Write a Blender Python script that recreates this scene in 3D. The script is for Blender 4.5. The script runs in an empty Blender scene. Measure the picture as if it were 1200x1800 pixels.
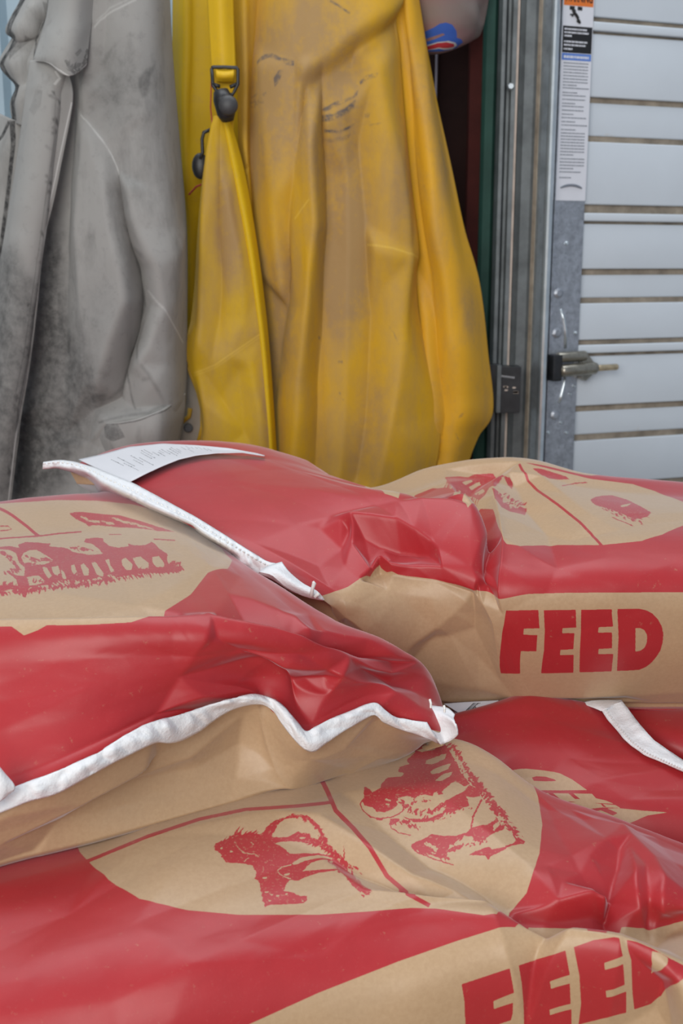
import bpy, bmesh, math, random
import numpy as np
from mathutils import Vector, geometry

C = bpy.context.scene.collection
R = math.radians
# ------------------------------------------------------------------ camera
CAMZ = 0.86
FPX = 2000.0
PITCH = R(12.4)
SP, CP = math.sin(PITCH), math.cos(PITCH)
cam = bpy.data.objects.new('camera', bpy.data.cameras.new('camera'))
C.objects.link(cam)
cam.location = (0, 0, CAMZ)
cam.rotation_euler = (R(90) - PITCH, 0, 0)
cam.data.sensor_fit = 'VERTICAL'
cam.data.sensor_height = 36.0
cam.data.lens = 36.0 * FPX / 1800.0
cam.data.clip_start = 0.02
cam.data.dof.use_dof = True
cam.data.dof.focus_distance = 1.12
cam.data.dof.aperture_fstop = 9.0
bpy.context.scene.camera = cam
# ------------------------------------------------------------------ light
world = bpy.data.worlds.new('world')
bpy.context.scene.world = world
world.use_nodes = True
world.node_tree.nodes['Background'].inputs[0].default_value = (0.66, 0.75, 0.88, 1)
world.node_tree.nodes['Background'].inputs[1].default_value = 0.42


def area(name, loc, target, sx, sy, energy, col):
    l = bpy.data.lights.new(name, 'AREA')
    l.shape = 'RECTANGLE'; l.size = sx; l.size_y = sy
    l.energy = energy; l.color = col
    o = bpy.data.objects.new(name, l); C.objects.link(o)
    o.location = loc
    o.rotation_euler = (Vector(target) - Vector(loc)).to_track_quat('-Z', 'Y').to_euler()
    return o


area('doorway_daylight', (-0.9, -1.9, 1.7), (0.1, 1.3, 0.55), 2.4, 2.2, 92, (1.0, 0.965, 0.92))
area('roof_skylight', (-0.1, 1.8, 2.8), (0.05, 1.05, 0.4), 2.4, 1.5, 42, (0.92, 0.96, 1.0))
vs = bpy.context.scene.view_settings
vs.view_transform = 'Standard'; vs.look = 'None'
vs.exposure = 0.0; vs.gamma = 1.0; vs.use_curve_mapping = False
try:
    bpy.context.scene.cycles.use_denoising = True
    bpy.context.scene.cycles.max_bounces = 6
except Exception:
    pass

# ------------------------------------------------------------------ helpers


def ray(px, py):
    x, y = (px - 600.0) / FPX, (900.0 - py) / FPX
    return x, CP + y * SP, -SP + y * CP


def at(px, py, v):
    """World point. v < 0: distance -v in front of the lens; v > 0: v below the lens."""
    x, f, u = ray(px, py)
    s = (-v / f) if v < 0 else (v / -u)
    return (x * s, f * s, CAMZ + u * s)


def project(P):
    P = np.asarray(P, float)
    y, z = P[..., 1], P[..., 2] - CAMZ
    dep = y * CP - z * SP
    up = y * SP + z * CP
    return 600 + FPX * P[..., 0] / dep, 900 - FPX * up / dep, dep


def crom(P, n):
    """Catmull-Rom through P (k,...) along axis 0, n samples."""
    k = len(P)
    Q = np.concatenate([[2 * P[0] - P[1]], P, [2 * P[-1] - P[-2]]])
    t = np.linspace(0, k - 1, n)
    i = np.minimum(t.astype(int), k - 2)
    f = (t - i).reshape((-1,) + (1,) * (P.ndim - 1))
    a, b, c, d = Q[i], Q[i + 1], Q[i + 2], Q[i + 3]
    return 0.5 * (2 * b + (c - a) * f + (2 * a - 5 * b + 4 * c - d) * f ** 2 + (3 * b - a - 3 * c + d) * f ** 3)


def net_grid(rows, ns, nt):
    P = np.array([[at(*p) for p in r] for r in rows])
    G = crom(P, nt)
    return np.swapaxes(crom(np.swapaxes(G, 0, 1), ns), 0, 1)      # (nt, ns, 3)


def normals(G):
    du = np.gradient(G, axis=1); dv = np.gradient(G, axis=0)
    n = np.cross(du, dv)
    n /= np.linalg.norm(n, axis=2, keepdims=True) + 1e-12
    to_eye = np.array([0, -0.2, CAMZ + 0.8]) - G
    if (np.sum(n * to_eye, axis=2)).mean() < 0:
        n = -n
    return n


def blur2(a, r):
    """three box blurs, radius r cells"""
    n_pass = 1 if 0 < r < 1 else 2
    r = 1 if 0 < r < 1 else int(r)
    if r < 1:
        return a
    for _ in range(n_pass):
        for ax in (0, 1):
            p = np.concatenate([np.repeat(np.take(a, [0], ax), r + 1, ax), a, np.repeat(np.take(a, [-1], ax), r, ax)], ax)
            c = np.cumsum(p, axis=ax)
            n = a.shape[ax]
            hi = np.take(c, np.arange(2 * r + 1, 2 * r + 1 + n), ax)
            lo = np.take(c, np.arange(0, n), ax)
            a = (hi - lo) / (2 * r + 1)
    return a


def vnoise(nt, ns, ct, cs, rng):
    """smooth lattice noise, ct x cs cells"""
    L = rng.standard_normal((ct + 3, cs + 3))
    def s(k, n, c):
        t = np.linspace(0, c, n); i = np.minimum(t.astype(int), c - 1); f = t - i
        return i, f * f * (3 - 2 * f)
    i, f = s(0, nt, ct); j, g = s(0, ns, cs)
    f = f[:, None]; g = g[None, :]
    a = L[np.ix_(i, j)]; b = L[np.ix_(i, j + 1)]; c = L[np.ix_(i + 1, j)]; d = L[np.ix_(i + 1, j + 1)]
    return (a * (1 - g) + b * g) * (1 - f) + (c * (1 - g) + d * g) * f


def facets(ns, nt, ls, lt, cell, rng):
    """crushed-paper relief: flat triangles between randomly raised points"""
    pts, hs = [], []
    a, b = max(2, int(ls / cell)), max(2, int(lt / cell))
    for i in range(a + 1):
        for j in range(b + 1):
            u = min(ls, max(0, (i + rng.uniform(-.45, .45)) * ls / a)) if 0 < i < a else i * ls / a
            v = min(lt, max(0, (j + rng.uniform(-.45, .45)) * lt / b)) if 0 < j < b else j * lt / b
            pts.append(Vector((u, v))); hs.append(rng.standard_normal() * (0 if i in (0, a) or j in (0, b) else 1))
    return tin_fill(pts, hs, [], ns, nt, ls, lt)


def tin(creases, ns, nt, ls, lt, rad):
    """height field in mm from crease lines [(s,t,h)...] by constrained triangulation, softened by rad cells"""
    H = np.zeros((nt, ns))
    if not creases:
        return H
    vs_, hs, ed = [], [], []
    def add(s, t, h):
        vs_.append(Vector((s * ls, t * lt))); hs.append(h); return len(vs_) - 1
    for i in range(9):
        for j in range(9):
            if i in (0, 8) or j in (0, 8):
                add(i / 8, j / 8, 0.0)
    for line in creases:
        ids = [add(min(.999, max(.001, s)), min(.999, max(.001, t)), h) for s, t, h in line]
        ed += list(zip(ids[:-1], ids[1:]))
    return blur2(tin_fill(vs_, hs, ed, ns, nt, ls, lt), rad)


def tin_fill(vs_, hs, ed, ns, nt, ls, lt):
    H = np.zeros((nt, ns))
    ov, oe, of, orig, _, _ = geometry.delaunay_2d_cdt(vs_, ed, [], 0, 1e-5)
    hh = []
    for k, v in enumerate(ov):
        if orig[k]:
            hh.append(hs[orig[k][0]])
        else:
            hh.append(None)
    for k, v in enumerate(ov):                                   # crossing points: inverse distance
        if hh[k] is None:
            w = sum(1 / ((v - q).length + 1e-4) ** 2 for q in vs_)
            hh[k] = sum(h / ((v - q).length + 1e-4) ** 2 for q, h in zip(vs_, hs)) / w
    S = np.linspace(0, ls, ns); T = np.linspace(0, lt, nt)
    for f in of:
        for m in range(1, len(f) - 1):
            a, b, c = ov[f[0]], ov[f[m]], ov[f[m + 1]]
            ha, hb, hc = hh[f[0]], hh[f[m]], hh[f[m + 1]]
            i0, i1 = np.searchsorted(S, [min(a.x, b.x, c.x) - 1e-9, max(a.x, b.x, c.x) + 1e-9])
            j0, j1 = np.searchsorted(T, [min(a.y, b.y, c.y) - 1e-9, max(a.y, b.y, c.y) + 1e-9])
            if i1 <= i0 or j1 <= j0:
                continue
            X, Y = np.meshgrid(S[i0:i1], T[j0:j1])
            den = (b.y - c.y) * (a.x - c.x) + (c.x - b.x) * (a.y - c.y)
            if abs(den) < 1e-14:
                continue
            wa = ((b.y - c.y) * (X - c.x) + (c.x - b.x) * (Y - c.y)) / den
            wb = ((c.y - a.y) * (X - c.x) + (a.x - c.x) * (Y - c.y)) / den
            wc = 1 - wa - wb
            ok = (wa > -1e-6) & (wb > -1e-6) & (wc > -1e-6)
            sub = H[j0:j1, i0:i1]
            sub[ok] = (wa * ha + wb * hb + wc * hc)[ok]
    return H


def sheet_grid(name, creases):
    """final vertex grid of the sheet NETS[name]"""
    n = NETS[name]
    ns, nt = n['res']
    G = net_grid(n['rows'], ns, nt)
    if creases is None:
        return G
    ls = np.linalg.norm(np.diff(G, axis=1), axis=2).sum(1).mean()
    lt = np.linalg.norm(np.diff(G, axis=0), axis=2).sum(0).mean()
    H = tin(creases, ns, nt, ls, lt, n.get('soft', 1)) * n.get('gain', 1.0)
    rng = np.random.default_rng(n.get('seed', 1))
    cr = n.get('crumple', 0)
    if cr:
        for cell, amp in n.get('oct', ((0.085, 1.0), (0.04, .33), (0.02, .09))):
            H = H + cr * amp * blur2(facets(ns, nt, ls, lt, cell, rng), n.get('soft', 1) if n.get('soft', 1) < 2 else 2)
    return G + normals(G) * (H * 0.001)[:, :, None]
# control nets: (px, py, v) per point; v > 0 metres below the lens, v < 0 metres in front of it
NETS = {}
NETS['bag_b'] = dict(res=(400, 330), soft=.5, gain=1.2, seed=5, crumple=0.75, base=-.20, rows=[
 [(-420,1045,.45),(-150,1035,.45),(0,1025,.45),(80,1015,.45),(150,1010,.45),(210,1008,.45),(265,1008,.45),(310,1010,.45),(345,1012,.45),(375,1015,.45)],
 [(-420,915,.305),(-150,898,.30),(0,884,.298),(80,875,.296),(150,869,.298),(210,866,.302),(265,868,.31),(315,878,.322),(360,900,.345),(385,960,.42)],
 [(-450,985,.30),(-170,965,.297),(0,948,.295),(95,940,.293),(180,936,.293),(250,934,.296),(310,938,.302),(365,948,.312),(412,985,.335),(435,1050,.42)],
 [(-480,1050,.30),(-170,1040,.297),(10,1030,.294),(120,1024,.292),(220,1018,.292),(300,1014,.295),(370,1012,.302),(440,1022,.313),(495,1042,.333),(525,1120,.42)],
 [(-500,1110,.31),(-150,1102,.305),(30,1099,.302),(160,1098,.30),(280,1096,.301),(365,1096,.303),(450,1100,.312),(530,1100,.325),(592,1100,.345),(615,1175,.43)],
 [(-500,1210,.34),(-150,1190,.335),(30,1180,.33),(165,1165,.325),(300,1155,.325),(420,1150,.328),(520,1155,.337),(620,1150,.35),(700,1150,.368),(715,1215,.44)],
 [(-500,1330,.385),(-150,1300,.38),(30,1280,.365),(168,1248,.355),(315,1210,.352),(440,1190,.357),(530,1225,.375),(640,1200,.378),(748,1190,.398),(765,1235,.455)],
 [(-500,1530,.46),(-150,1450,.43),(30,1388,.40),(170,1330,.385),(330,1262,.378),(455,1228,.38),(540,1297,.405),(655,1245,.40),(765,1280,.425),(790,1285,.45)],
 [(-500,1590,.475),(-150,1520,.455),(30,1450,.437),(170,1400,.43),(330,1340,.428),(455,1305,.425),(545,1335,.435),(650,1300,.435),(735,1298,.45),(765,1300,.462)],
 [(-500,1640,.49),(-150,1560,.478),(30,1510,.475),(170,1475,.473),(330,1430,.47),(455,1396,.469),(545,1373,.469),(640,1353,.47),(715,1328,.472),(745,1305,.474)],
])
NETS['bag_a'] = dict(res=(440, 320), soft=.5, gain=1.35, seed=8, crumple=0.75, base=-.72, rows=[
 [(-350,1560,.60),(-50,1530,.60),(200,1500,.60),(430,1470,.595),(600,1450,.59),(720,1450,.585),(830,1445,.58),(945,1520,.60),(1070,1560,.62),(1200,1600,.63),(1400,1660,.64)],
 [(-350,1400,.50),(-50,1360,.50),(200,1325,.495),(430,1300,.49),(600,1290,.485),(720,1300,.485),(830,1318,.487),(945,1400,.51),(1070,1446,.53),(1200,1492,.545),(1400,1560,.56)],
 [(-350,1560,.49),(-50,1530,.487),(200,1468,.480),(430,1403,.477),(600,1365,.476),(720,1345,.477),(835,1355,.480),(950,1430,.50),(1070,1475,.515),(1200,1515,.53),(1400,1575,.55)],
 [(-350,1640,.49),(-50,1600,.487),(180,1540,.480),(410,1480,.475),(590,1445,.474),(720,1425,.475),(840,1425,.479),(950,1480,.493),(1070,1510,.50),(1200,1555,.51),(1400,1620,.53)],
 [(-350,1720,.505),(-50,1670,.497),(160,1610,.487),(390,1560,.482),(580,1530,.482),(720,1510,.483),(850,1510,.487),(960,1540,.495),(1070,1560,.498),(1200,1590,.505),(1400,1660,.52)],
 [(-350,1800,.525),(-50,1750,.51),(150,1690,.50),(370,1640,.495),(575,1600,.497),(720,1590,.50),(860,1600,.505),(980,1632,.515),(1080,1640,.515),(1200,1630,.52),(1400,1690,.53)],
 [(-350,1900,.55),(-50,1850,.535),(140,1790,.525),(360,1720,.512),(575,1660,.508),(720,1630,.507),(870,1625,.503),(995,1635,.497),(1095,1652,.497),(1200,1697,.51),(1400,1790,.54)],
 [(-350,2000,.60),(-50,1960,.58),(140,1900,.565),(360,1830,.55),(575,1770,.54),(720,1740,.535),(880,1700,.525),(1000,1700,.52),(1110,1725,.525),(1210,1770,.535),(1400,1880,.56)],
 [(-350,2150,.68),(-50,2110,.665),(140,2060,.65),(360,1990,.63),(575,1920,.61),(720,1880,.60),(890,1820,.585),(1010,1810,.58),(1120,1835,.585),(1215,1880,.60),(1400,1990,.62)],
])
NETS['bag_c'] = dict(res=(460, 320), soft=.5, gain=1.05, seed=3, crumple=0.65, base=-.20, rows=[
 [(135,850,.285),(215,900,.36),(330,945,.40),(440,950,.40),(550,955,.40),(650,960,.40),(770,960,.40),(915,960,.40),(1040,965,.40),(1200,970,.40),(1450,975,.40)],
 [(122,820,.264),(215,790,.258),(330,787,.256),(440,797,.262),(550,828,.28),(650,857,.30),(770,829,.285),(915,820,.27),(1040,845,.28),(1200,857,.29),(1450,872,.30)],
 [(172,845,.268),(290,815,.256),(400,808,.252),(500,820,.255),(590,850,.272),(690,868,.288),(800,845,.282),(915,845,.274),(1035,870,.283),(1200,880,.288),(1450,890,.295)],
 [(260,885,.28),(380,860,.268),(490,850,.262),(580,855,.262),(660,872,.270),(740,882,.28),(840,880,.285),(920,885,.283),(1030,905,.287),(1190,910,.288),(1450,915,.292)],
 [(380,950,.30),(480,920,.288),(580,900,.278),(660,895,.272),(740,892,.268),(809,888,.265),(862,950,.30),(925,950,.30),(1030,960,.30),(1190,955,.298),(1450,960,.30)],
 [(560,1050,.345),(600,1030,.335),(650,1005,.325),(715,1005,.325),(775,1000,.32),(840,1010,.322),(875,1030,.332),(930,1030,.33),(1030,1030,.33),(1190,1030,.33),(1450,1030,.33)],
 [(590,1085,.368),(640,1090,.37),(690,1085,.37),(750,1090,.375),(810,1100,.38),(860,1110,.385),(895,1120,.39),(940,1125,.392),(1040,1125,.392),(1195,1125,.392),(1450,1125,.392)],
 [(650,1170,.425),(690,1195,.445),(730,1220,.465),(785,1234,.480),(840,1236,.482),(890,1236,.483),(930,1236,.483),(960,1235,.483),(1050,1235,.483),(1200,1235,.483),(1450,1235,.483)],
])
NETS['bag_d'] = dict(res=(200, 200), soft=.5, gain=1.2, seed=11, crumple=.8, base=-.72, rows=[
 [(700,1200,-1.5),(800,1160,-1.5),(870,1160,-1.5),(940,1160,-1.5),(1010,1160,-1.5),(1080,1160,-1.5)],
 [(690,1262,.500),(790,1248,.496),(860,1240,.494),(930,1231,.493),(1000,1236,.493),(1062,1238,.493)],
 [(690,1285,.485),(790,1262,.482),(860,1245,.478),(930,1227,.474),(1000,1235,.478),(1065,1243,.482)],
 [(690,1320,.50),(790,1300,.497),(865,1285,.492),(940,1275,.488),(1020,1280,.49),(1105,1295,.497)],
 [(690,1350,.515),(800,1345,.512),(880,1335,.508),(960,1325,.503),(1050,1330,.503),(1165,1328,.505)],
 [(700,1400,.53),(810,1395,.53),(900,1390,.528),(1000,1385,.524),(1100,1380,.52),(1290,1375,.52)],
 [(710,1470,.55),(830,1460,.55),(930,1445,.55),(1060,1440,.545),(1180,1440,.542),(1360,1440,.54)],
 [(720,1560,.60),(850,1550,.60),(970,1540,.60),(1100,1540,.59),(1230,1540,.59),(1430,1540,.59)],
])
NETS['bag_e'] = dict(res=(80, 60), soft=1, seed=12, crumple=.8, base=-.72, rows=[
 [(1090,1150,-1.5),(1150,1150,-1.5),(1250,1150,-1.5),(1380,1150,-1.5),(1500,1160,-1.5)],
 [(1085,1236,.494),(1150,1236,.494),(1250,1236,.494),(1380,1240,.494),(1500,1260,.50)],
 [(1092,1246,.494),(1155,1250,.492),(1250,1250,.490),(1380,1255,.492),(1500,1275,.50)],
 [(1130,1296,.508),(1180,1290,.500),(1280,1285,.497),(1400,1285,.50),(1500,1310,.51)],
 [(1185,1334,.521),(1225,1325,.512),(1310,1320,.508),(1420,1320,.51),(1520,1340,.52)],
 [(1290,1386,.545),(1310,1380,.535),(1360,1375,.53),(1440,1375,.53),(1540,1390,.54)],
 [(1330,1480,.60),(1350,1475,.60),(1390,1470,.60),(1460,1470,.60),(1560,1480,.60)],
])
# ---- garments
def _cols(pys, xs, ys):
    return [[(x, py, -y) for x, y in zip(r, ys)] for py, r in zip(pys, xs)]
NETS['coat'] = dict(res=(220, 260), soft=2, gain=1.5, seed=21, crumple=.7, thick=.003, rows=_cols(
 [-60,100,250,400,550,700,800,900],
 [[455,500,545,590,630,670,695],[442,490,535,580,625,670,700],[434,485,535,585,630,675,712],[440,490,540,590,640,690,727],
  [458,505,555,600,645,690,733],[478,520,565,610,655,705,768],[484,525,570,615,665,715,768],[486,528,575,620,668,705,735]],
 [1.99,1.935,1.92,1.92,1.92,1.93,1.965]))
NETS['coat_sleeve'] = dict(res=(90, 220), soft=2, gain=1.3, seed=22, crumple=.7, thick=.003, rows=[
 [(680,-60,-1.985),(695,-60,-1.97),(710,-60,-1.975),(724,-60,-2.03)],
 [(690,100,-1.985),(712,100,-1.965),(732,100,-1.965),(750,100,-2.03)],
 [(700,250,-1.985),(730,250,-1.96),(760,250,-1.96),(783,250,-2.03)],
 [(712,400,-1.985),(748,400,-1.955),(785,400,-1.955),(814,400,-2.03)],
 [(722,500,-1.985),(765,500,-1.955),(806,500,-1.955),(841,500,-2.03)],
 [(727,620,-1.985),(772,620,-1.955),(818,620,-1.955),(855,620,-2.03)],
 [(740,718,-1.985),(780,720,-1.955),(825,722,-1.955),(864,722,-2.03)],
 [(748,765,-1.985),(778,768,-1.96),(810,770,-1.965),(838,768,-2.02)],
 [(752,825,-1.985),(775,825,-1.965),(797,825,-1.97),(818,825,-2.02)],
 [(752,890,-1.985),(772,890,-1.97),(792,890,-1.975),(812,890,-2.02)]])
NETS['bib_panel'] = dict(res=(90, 220), soft=2, gain=1.4, seed=23, crumple=.5, thick=.003, rows=[
 [(378,205,-1.93),(386,205,-1.925),(394,205,-1.93)],
 [(362,290,-1.935),(385,285,-1.92),(408,280,-1.93)],
 [(351,400,-1.94),(388,400,-1.92),(428,400,-1.93)],
 [(345,500,-1.945),(395,500,-1.92),(446,500,-1.93)],
 [(338,560,-1.94),(395,560,-1.92),(455,560,-1.93)],
 [(328,622,-1.93),(392,625,-1.92),(463,625,-1.93)],
 [(352,700,-1.935),(402,700,-1.92),(470,700,-1.93)],
 [(355,750,-1.94),(405,750,-1.92),(475,750,-1.93)],
 [(342,800,-1.95),(405,800,-1.92),(478,800,-1.93)],
 [(340,890,-1.95),(405,890,-1.92),(480,890,-1.93)]])
NETS['bib_fold'] = dict(res=(20, 120), soft=1, seed=24, thick=.003, rows=[
 [(389,205,-1.94),(394,205,-1.926),(400,205,-1.94)],
 [(404,300,-1.94),(414,300,-1.926),(427,300,-1.945)],
 [(428,420,-1.94),(437,420,-1.926),(448,420,-1.945)],
 [(448,540,-1.94),(454,540,-1.926),(464,540,-1.945)],
 [(461,650,-1.94),(466,650,-1.926),(474,650,-1.945)],
 [(473,830,-1.94),(478,830,-1.926),(486,830,-1.945)],
 [(475,890,-1.94),(480,890,-1.926),(488,890,-1.945)]])
NETS['bib_back'] = dict(res=(40, 100), soft=2, seed=25, crumple=.4, thick=.003, rows=[
 [(306,-60,-2.03),(325,-60,-2.0),(345,-60,-2.0),(430,-60,-2.03)],
 [(306,100,-2.03),(325,100,-2.0),(345,100,-2.0),(430,100,-2.03)],
 [(308,220,-2.03),(322,220,-2.0),(340,220,-2.0),(430,220,-2.03)],
 [(316,320,-2.03),(325,320,-2.0),(337,320,-2.0),(410,320,-2.03)],
 [(322,420,-2.03),(330,420,-2.01),(338,420,-2.01),(352,420,-2.03)],
 [(322,560,-2.03),(328,560,-2.01),(336,560,-2.01),(348,560,-2.03)],
 [(320,680,-2.03),(325,680,-2.01),(331,680,-2.01),(340,680,-2.03)],
 [(304,780,-2.03),(309,780,-2.01),(314,780,-2.01),(322,780,-2.03)]])
NETS['bib_side'] = dict(res=(40, 100), soft=1, seed=26, crumple=.3, thick=.003, rows=[
 [(410,-60,-2.0),(425,-60,-1.965),(440,-60,-1.975),(475,-60,-2.0)],
 [(416,60,-2.0),(428,60,-1.965),(440,60,-1.975),(462,60,-2.0)],
 [(420,140,-2.0),(430,140,-1.965),(438,140,-1.975),(452,140,-2.0)],
 [(422,250,-2.0),(430,250,-1.965),(436,250,-1.975),(446,250,-2.0)],
 [(430,330,-2.0),(436,330,-1.97),(440,330,-1.975),(450,330,-2.0)],
 [(440,450,-2.0),(446,450,-1.98),(452,450,-1.985),(462,450,-2.0)],
 [(455,600,-2.0),(462,600,-1.99),(470,600,-1.99),(480,600,-2.0)]])
NETS['bib_strap'] = dict(res=(16, 60), soft=0, seed=27, thick=.0025, rows=[
 [(362,-60,-1.93),(386,-60,-1.915),(407,-60,-1.93)],
 [(368,40,-1.93),(389,40,-1.915),(410,40,-1.93)],
 [(373,118,-1.925),(393,118,-1.915),(413,118,-1.925)],
 [(378,140,-1.925),(395,140,-1.922),(413,140,-1.925)],
 [(382,190,-1.935),(396,190,-1.935),(411,190,-1.935)],
 [(383,250,-1.945),(396,250,-1.945),(410,250,-1.945)]])
NETS['bib_lining'] = dict(res=(24, 40), soft=0, seed=28, thick=.002, rows=[
 [(326,640,-1.96),(330,640,-1.955),(334,640,-1.95)],
 [(328,690,-1.97),(338,690,-1.96),(351,690,-1.945)],
 [(318,735,-1.975),(335,735,-1.965),(354,735,-1.95)],
 [(302,772,-1.975),(325,775,-1.965),(350,778,-1.955)],
 [(296,830,-1.975),(322,830,-1.965),(346,830,-1.955)]])
NETS['jacket_body'] = dict(res=(220, 300), soft=1, gain=1.6, seed=31, crumple=2.2, thick=.003, rows=_cols(
 [-60,100,250,400,550,690,770,830,900],
 [[76,84,96,118,165,220,270,293],[62,72,88,118,165,220,275,301],[36,48,76,116,165,220,280,313],[-30,20,66,112,165,225,290,325],
  [-100,0,60,112,165,225,290,326],[-100,0,60,110,160,220,288,325],[-100,0,60,110,155,215,278,314],[-100,0,60,108,150,205,260,298],[-100,0,60,106,148,200,250,290]],
 [1.95,1.9,1.87,1.85,1.835,1.82,1.84,1.93]))
NETS['jacket_front'] = dict(res=(60, 180), soft=1, seed=32, crumple=1.8, thick=.005, rows=[
 [(57,108,-1.84),(78,108,-1.825),(100,115,-1.82),(119,130,-1.83)],
 [(48,180,-1.84),(72,180,-1.82),(98,180,-1.815),(126,180,-1.83)],
 [(32,300,-1.85),(55,300,-1.82),(78,300,-1.815),(104,300,-1.83)],
 [(12,420,-1.85),(35,420,-1.82),(56,420,-1.815),(79,420,-1.83)],
 [(-8,530,-1.85),(18,530,-1.82),(42,530,-1.815),(66,530,-1.83)],
 [(-25,640,-1.85),(4,640,-1.82),(28,640,-1.815),(52,640,-1.83)],
 [(-40,760,-1.85),(-14,760,-1.82),(8,760,-1.815),(32,760,-1.83)],
 [(-55,910,-1.85),(-30,910,-1.82),(-10,910,-1.815),(14,910,-1.83)]])
NETS['jacket_collar'] = dict(res=(50, 60), soft=1, seed=33, crumple=1.8, thick=.005, rows=[
 [(92,-40,-1.83),(115,-40,-1.805),(138,-40,-1.80),(166,-40,-1.83)],
 [(88,20,-1.83),(110,20,-1.805),(132,20,-1.80),(160,20,-1.83)],
 [(78,60,-1.83),(102,62,-1.80),(126,65,-1.795),(154,62,-1.825)],
 [(66,98,-1.825),(92,100,-1.795),(118,105,-1.79),(150,98,-1.82)],
 [(64,108,-1.825),(90,112,-1.797),(119,134,-1.79),(147,114,-1.82)]])
NETS['jacket_lapel'] = dict(res=(50, 90), soft=1, seed=34, crumple=1.8, thick=.004, rows=[
 [(48,-40,-1.90),(60,-40,-1.87),(75,-40,-1.86),(96,-40,-1.86)],
 [(40,0,-1.90),(56,0,-1.87),(74,0,-1.86),(94,0,-1.86)],
 [(24,30,-1.90),(45,30,-1.87),(66,30,-1.855),(90,30,-1.86)],
 [(14,55,-1.895),(38,57,-1.865),(60,60,-1.855),(86,60,-1.86)],
 [(26,66,-1.90),(44,72,-1.87),(58,76,-1.86),(80,80,-1.86)],
 [(3,112,-1.90),(28,112,-1.865),(46,112,-1.855),(68,112,-1.86)],
 [(31,150,-1.90),(40,150,-1.87),(50,150,-1.86),(62,150,-1.86)],
 [(22,182,-1.90),(34,182,-1.87),(44,182,-1.86),(58,182,-1.86)],
 [(26,215,-1.90),(34,218,-1.88),(42,220,-1.87),(54,222,-1.87)]])
NETS['jacket_left'] = dict(res=(40, 90), soft=1, seed=35, crumple=1.8, thick=.004, rows=[
 [(0,200,-1.93),(12,205,-1.90),(24,210,-1.885),(40,215,-1.89)],
 [(-30,255,-1.93),(-5,255,-1.90),(16,255,-1.885),(42,255,-1.89)],
 [(-120,330,-1.93),(-60,330,-1.90),(-10,330,-1.885),(40,330,-1.89)],
 [(-140,450,-1.93),(-70,450,-1.90),(-20,450,-1.885),(30,450,-1.89)],
 [(-150,600,-1.93),(-80,600,-1.90),(-30,600,-1.885),(20,600,-1.89)],
 [(-160,800,-1.93),(-90,800,-1.90),(-40,800,-1.885),(10,800,-1.89)],
 [(-160,920,-1.93),(-90,920,-1.90),(-40,920,-1.885),(10,920,-1.89)]])
NETS['jacket_cuff'] = dict(res=(60, 24), soft=1, seed=36, crumple=1.8, thick=.005, rows=[
 [(172,745,-1.845),(205,742,-1.81),(245,735,-1.80),(285,718,-1.815),(322,690,-1.915)],
 [(176,765,-1.845),(208,768,-1.808),(248,765,-1.798),(285,752,-1.813),(320,725,-1.915)],
 [(182,795,-1.85),(210,805,-1.815),(248,805,-1.805),(282,795,-1.82),(308,775,-1.915)]])
NETS['cap'] = dict(res=(90, 60), soft=1, seed=41, crumple=.5, thick=.003, rows=[
 [(660,-90,-2.10),(700,-95,-2.05),(770,-95,-2.02),(830,-95,-2.05),(862,-90,-2.11)],
 [(668,-40,-2.10),(710,-40,-2.05),(775,-40,-2.015),(835,-40,-2.045),(860,-40,-2.11)],
 [(675,10,-2.10),(720,15,-2.05),(780,15,-2.015),(835,8,-2.045),(856,0,-2.11)],
 [(690,55,-2.10),(730,60,-2.05),(780,58,-2.02),(825,45,-2.045),(850,35,-2.11)],
 [(715,85,-2.11),(738,88,-2.06),(775,86,-2.035),(812,74,-2.05),(842,58,-2.11)],
 [(725,90,-2.14),(742,93,-2.11),(772,91,-2.10),(805,80,-2.11),(838,64,-2.14)]])
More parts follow.
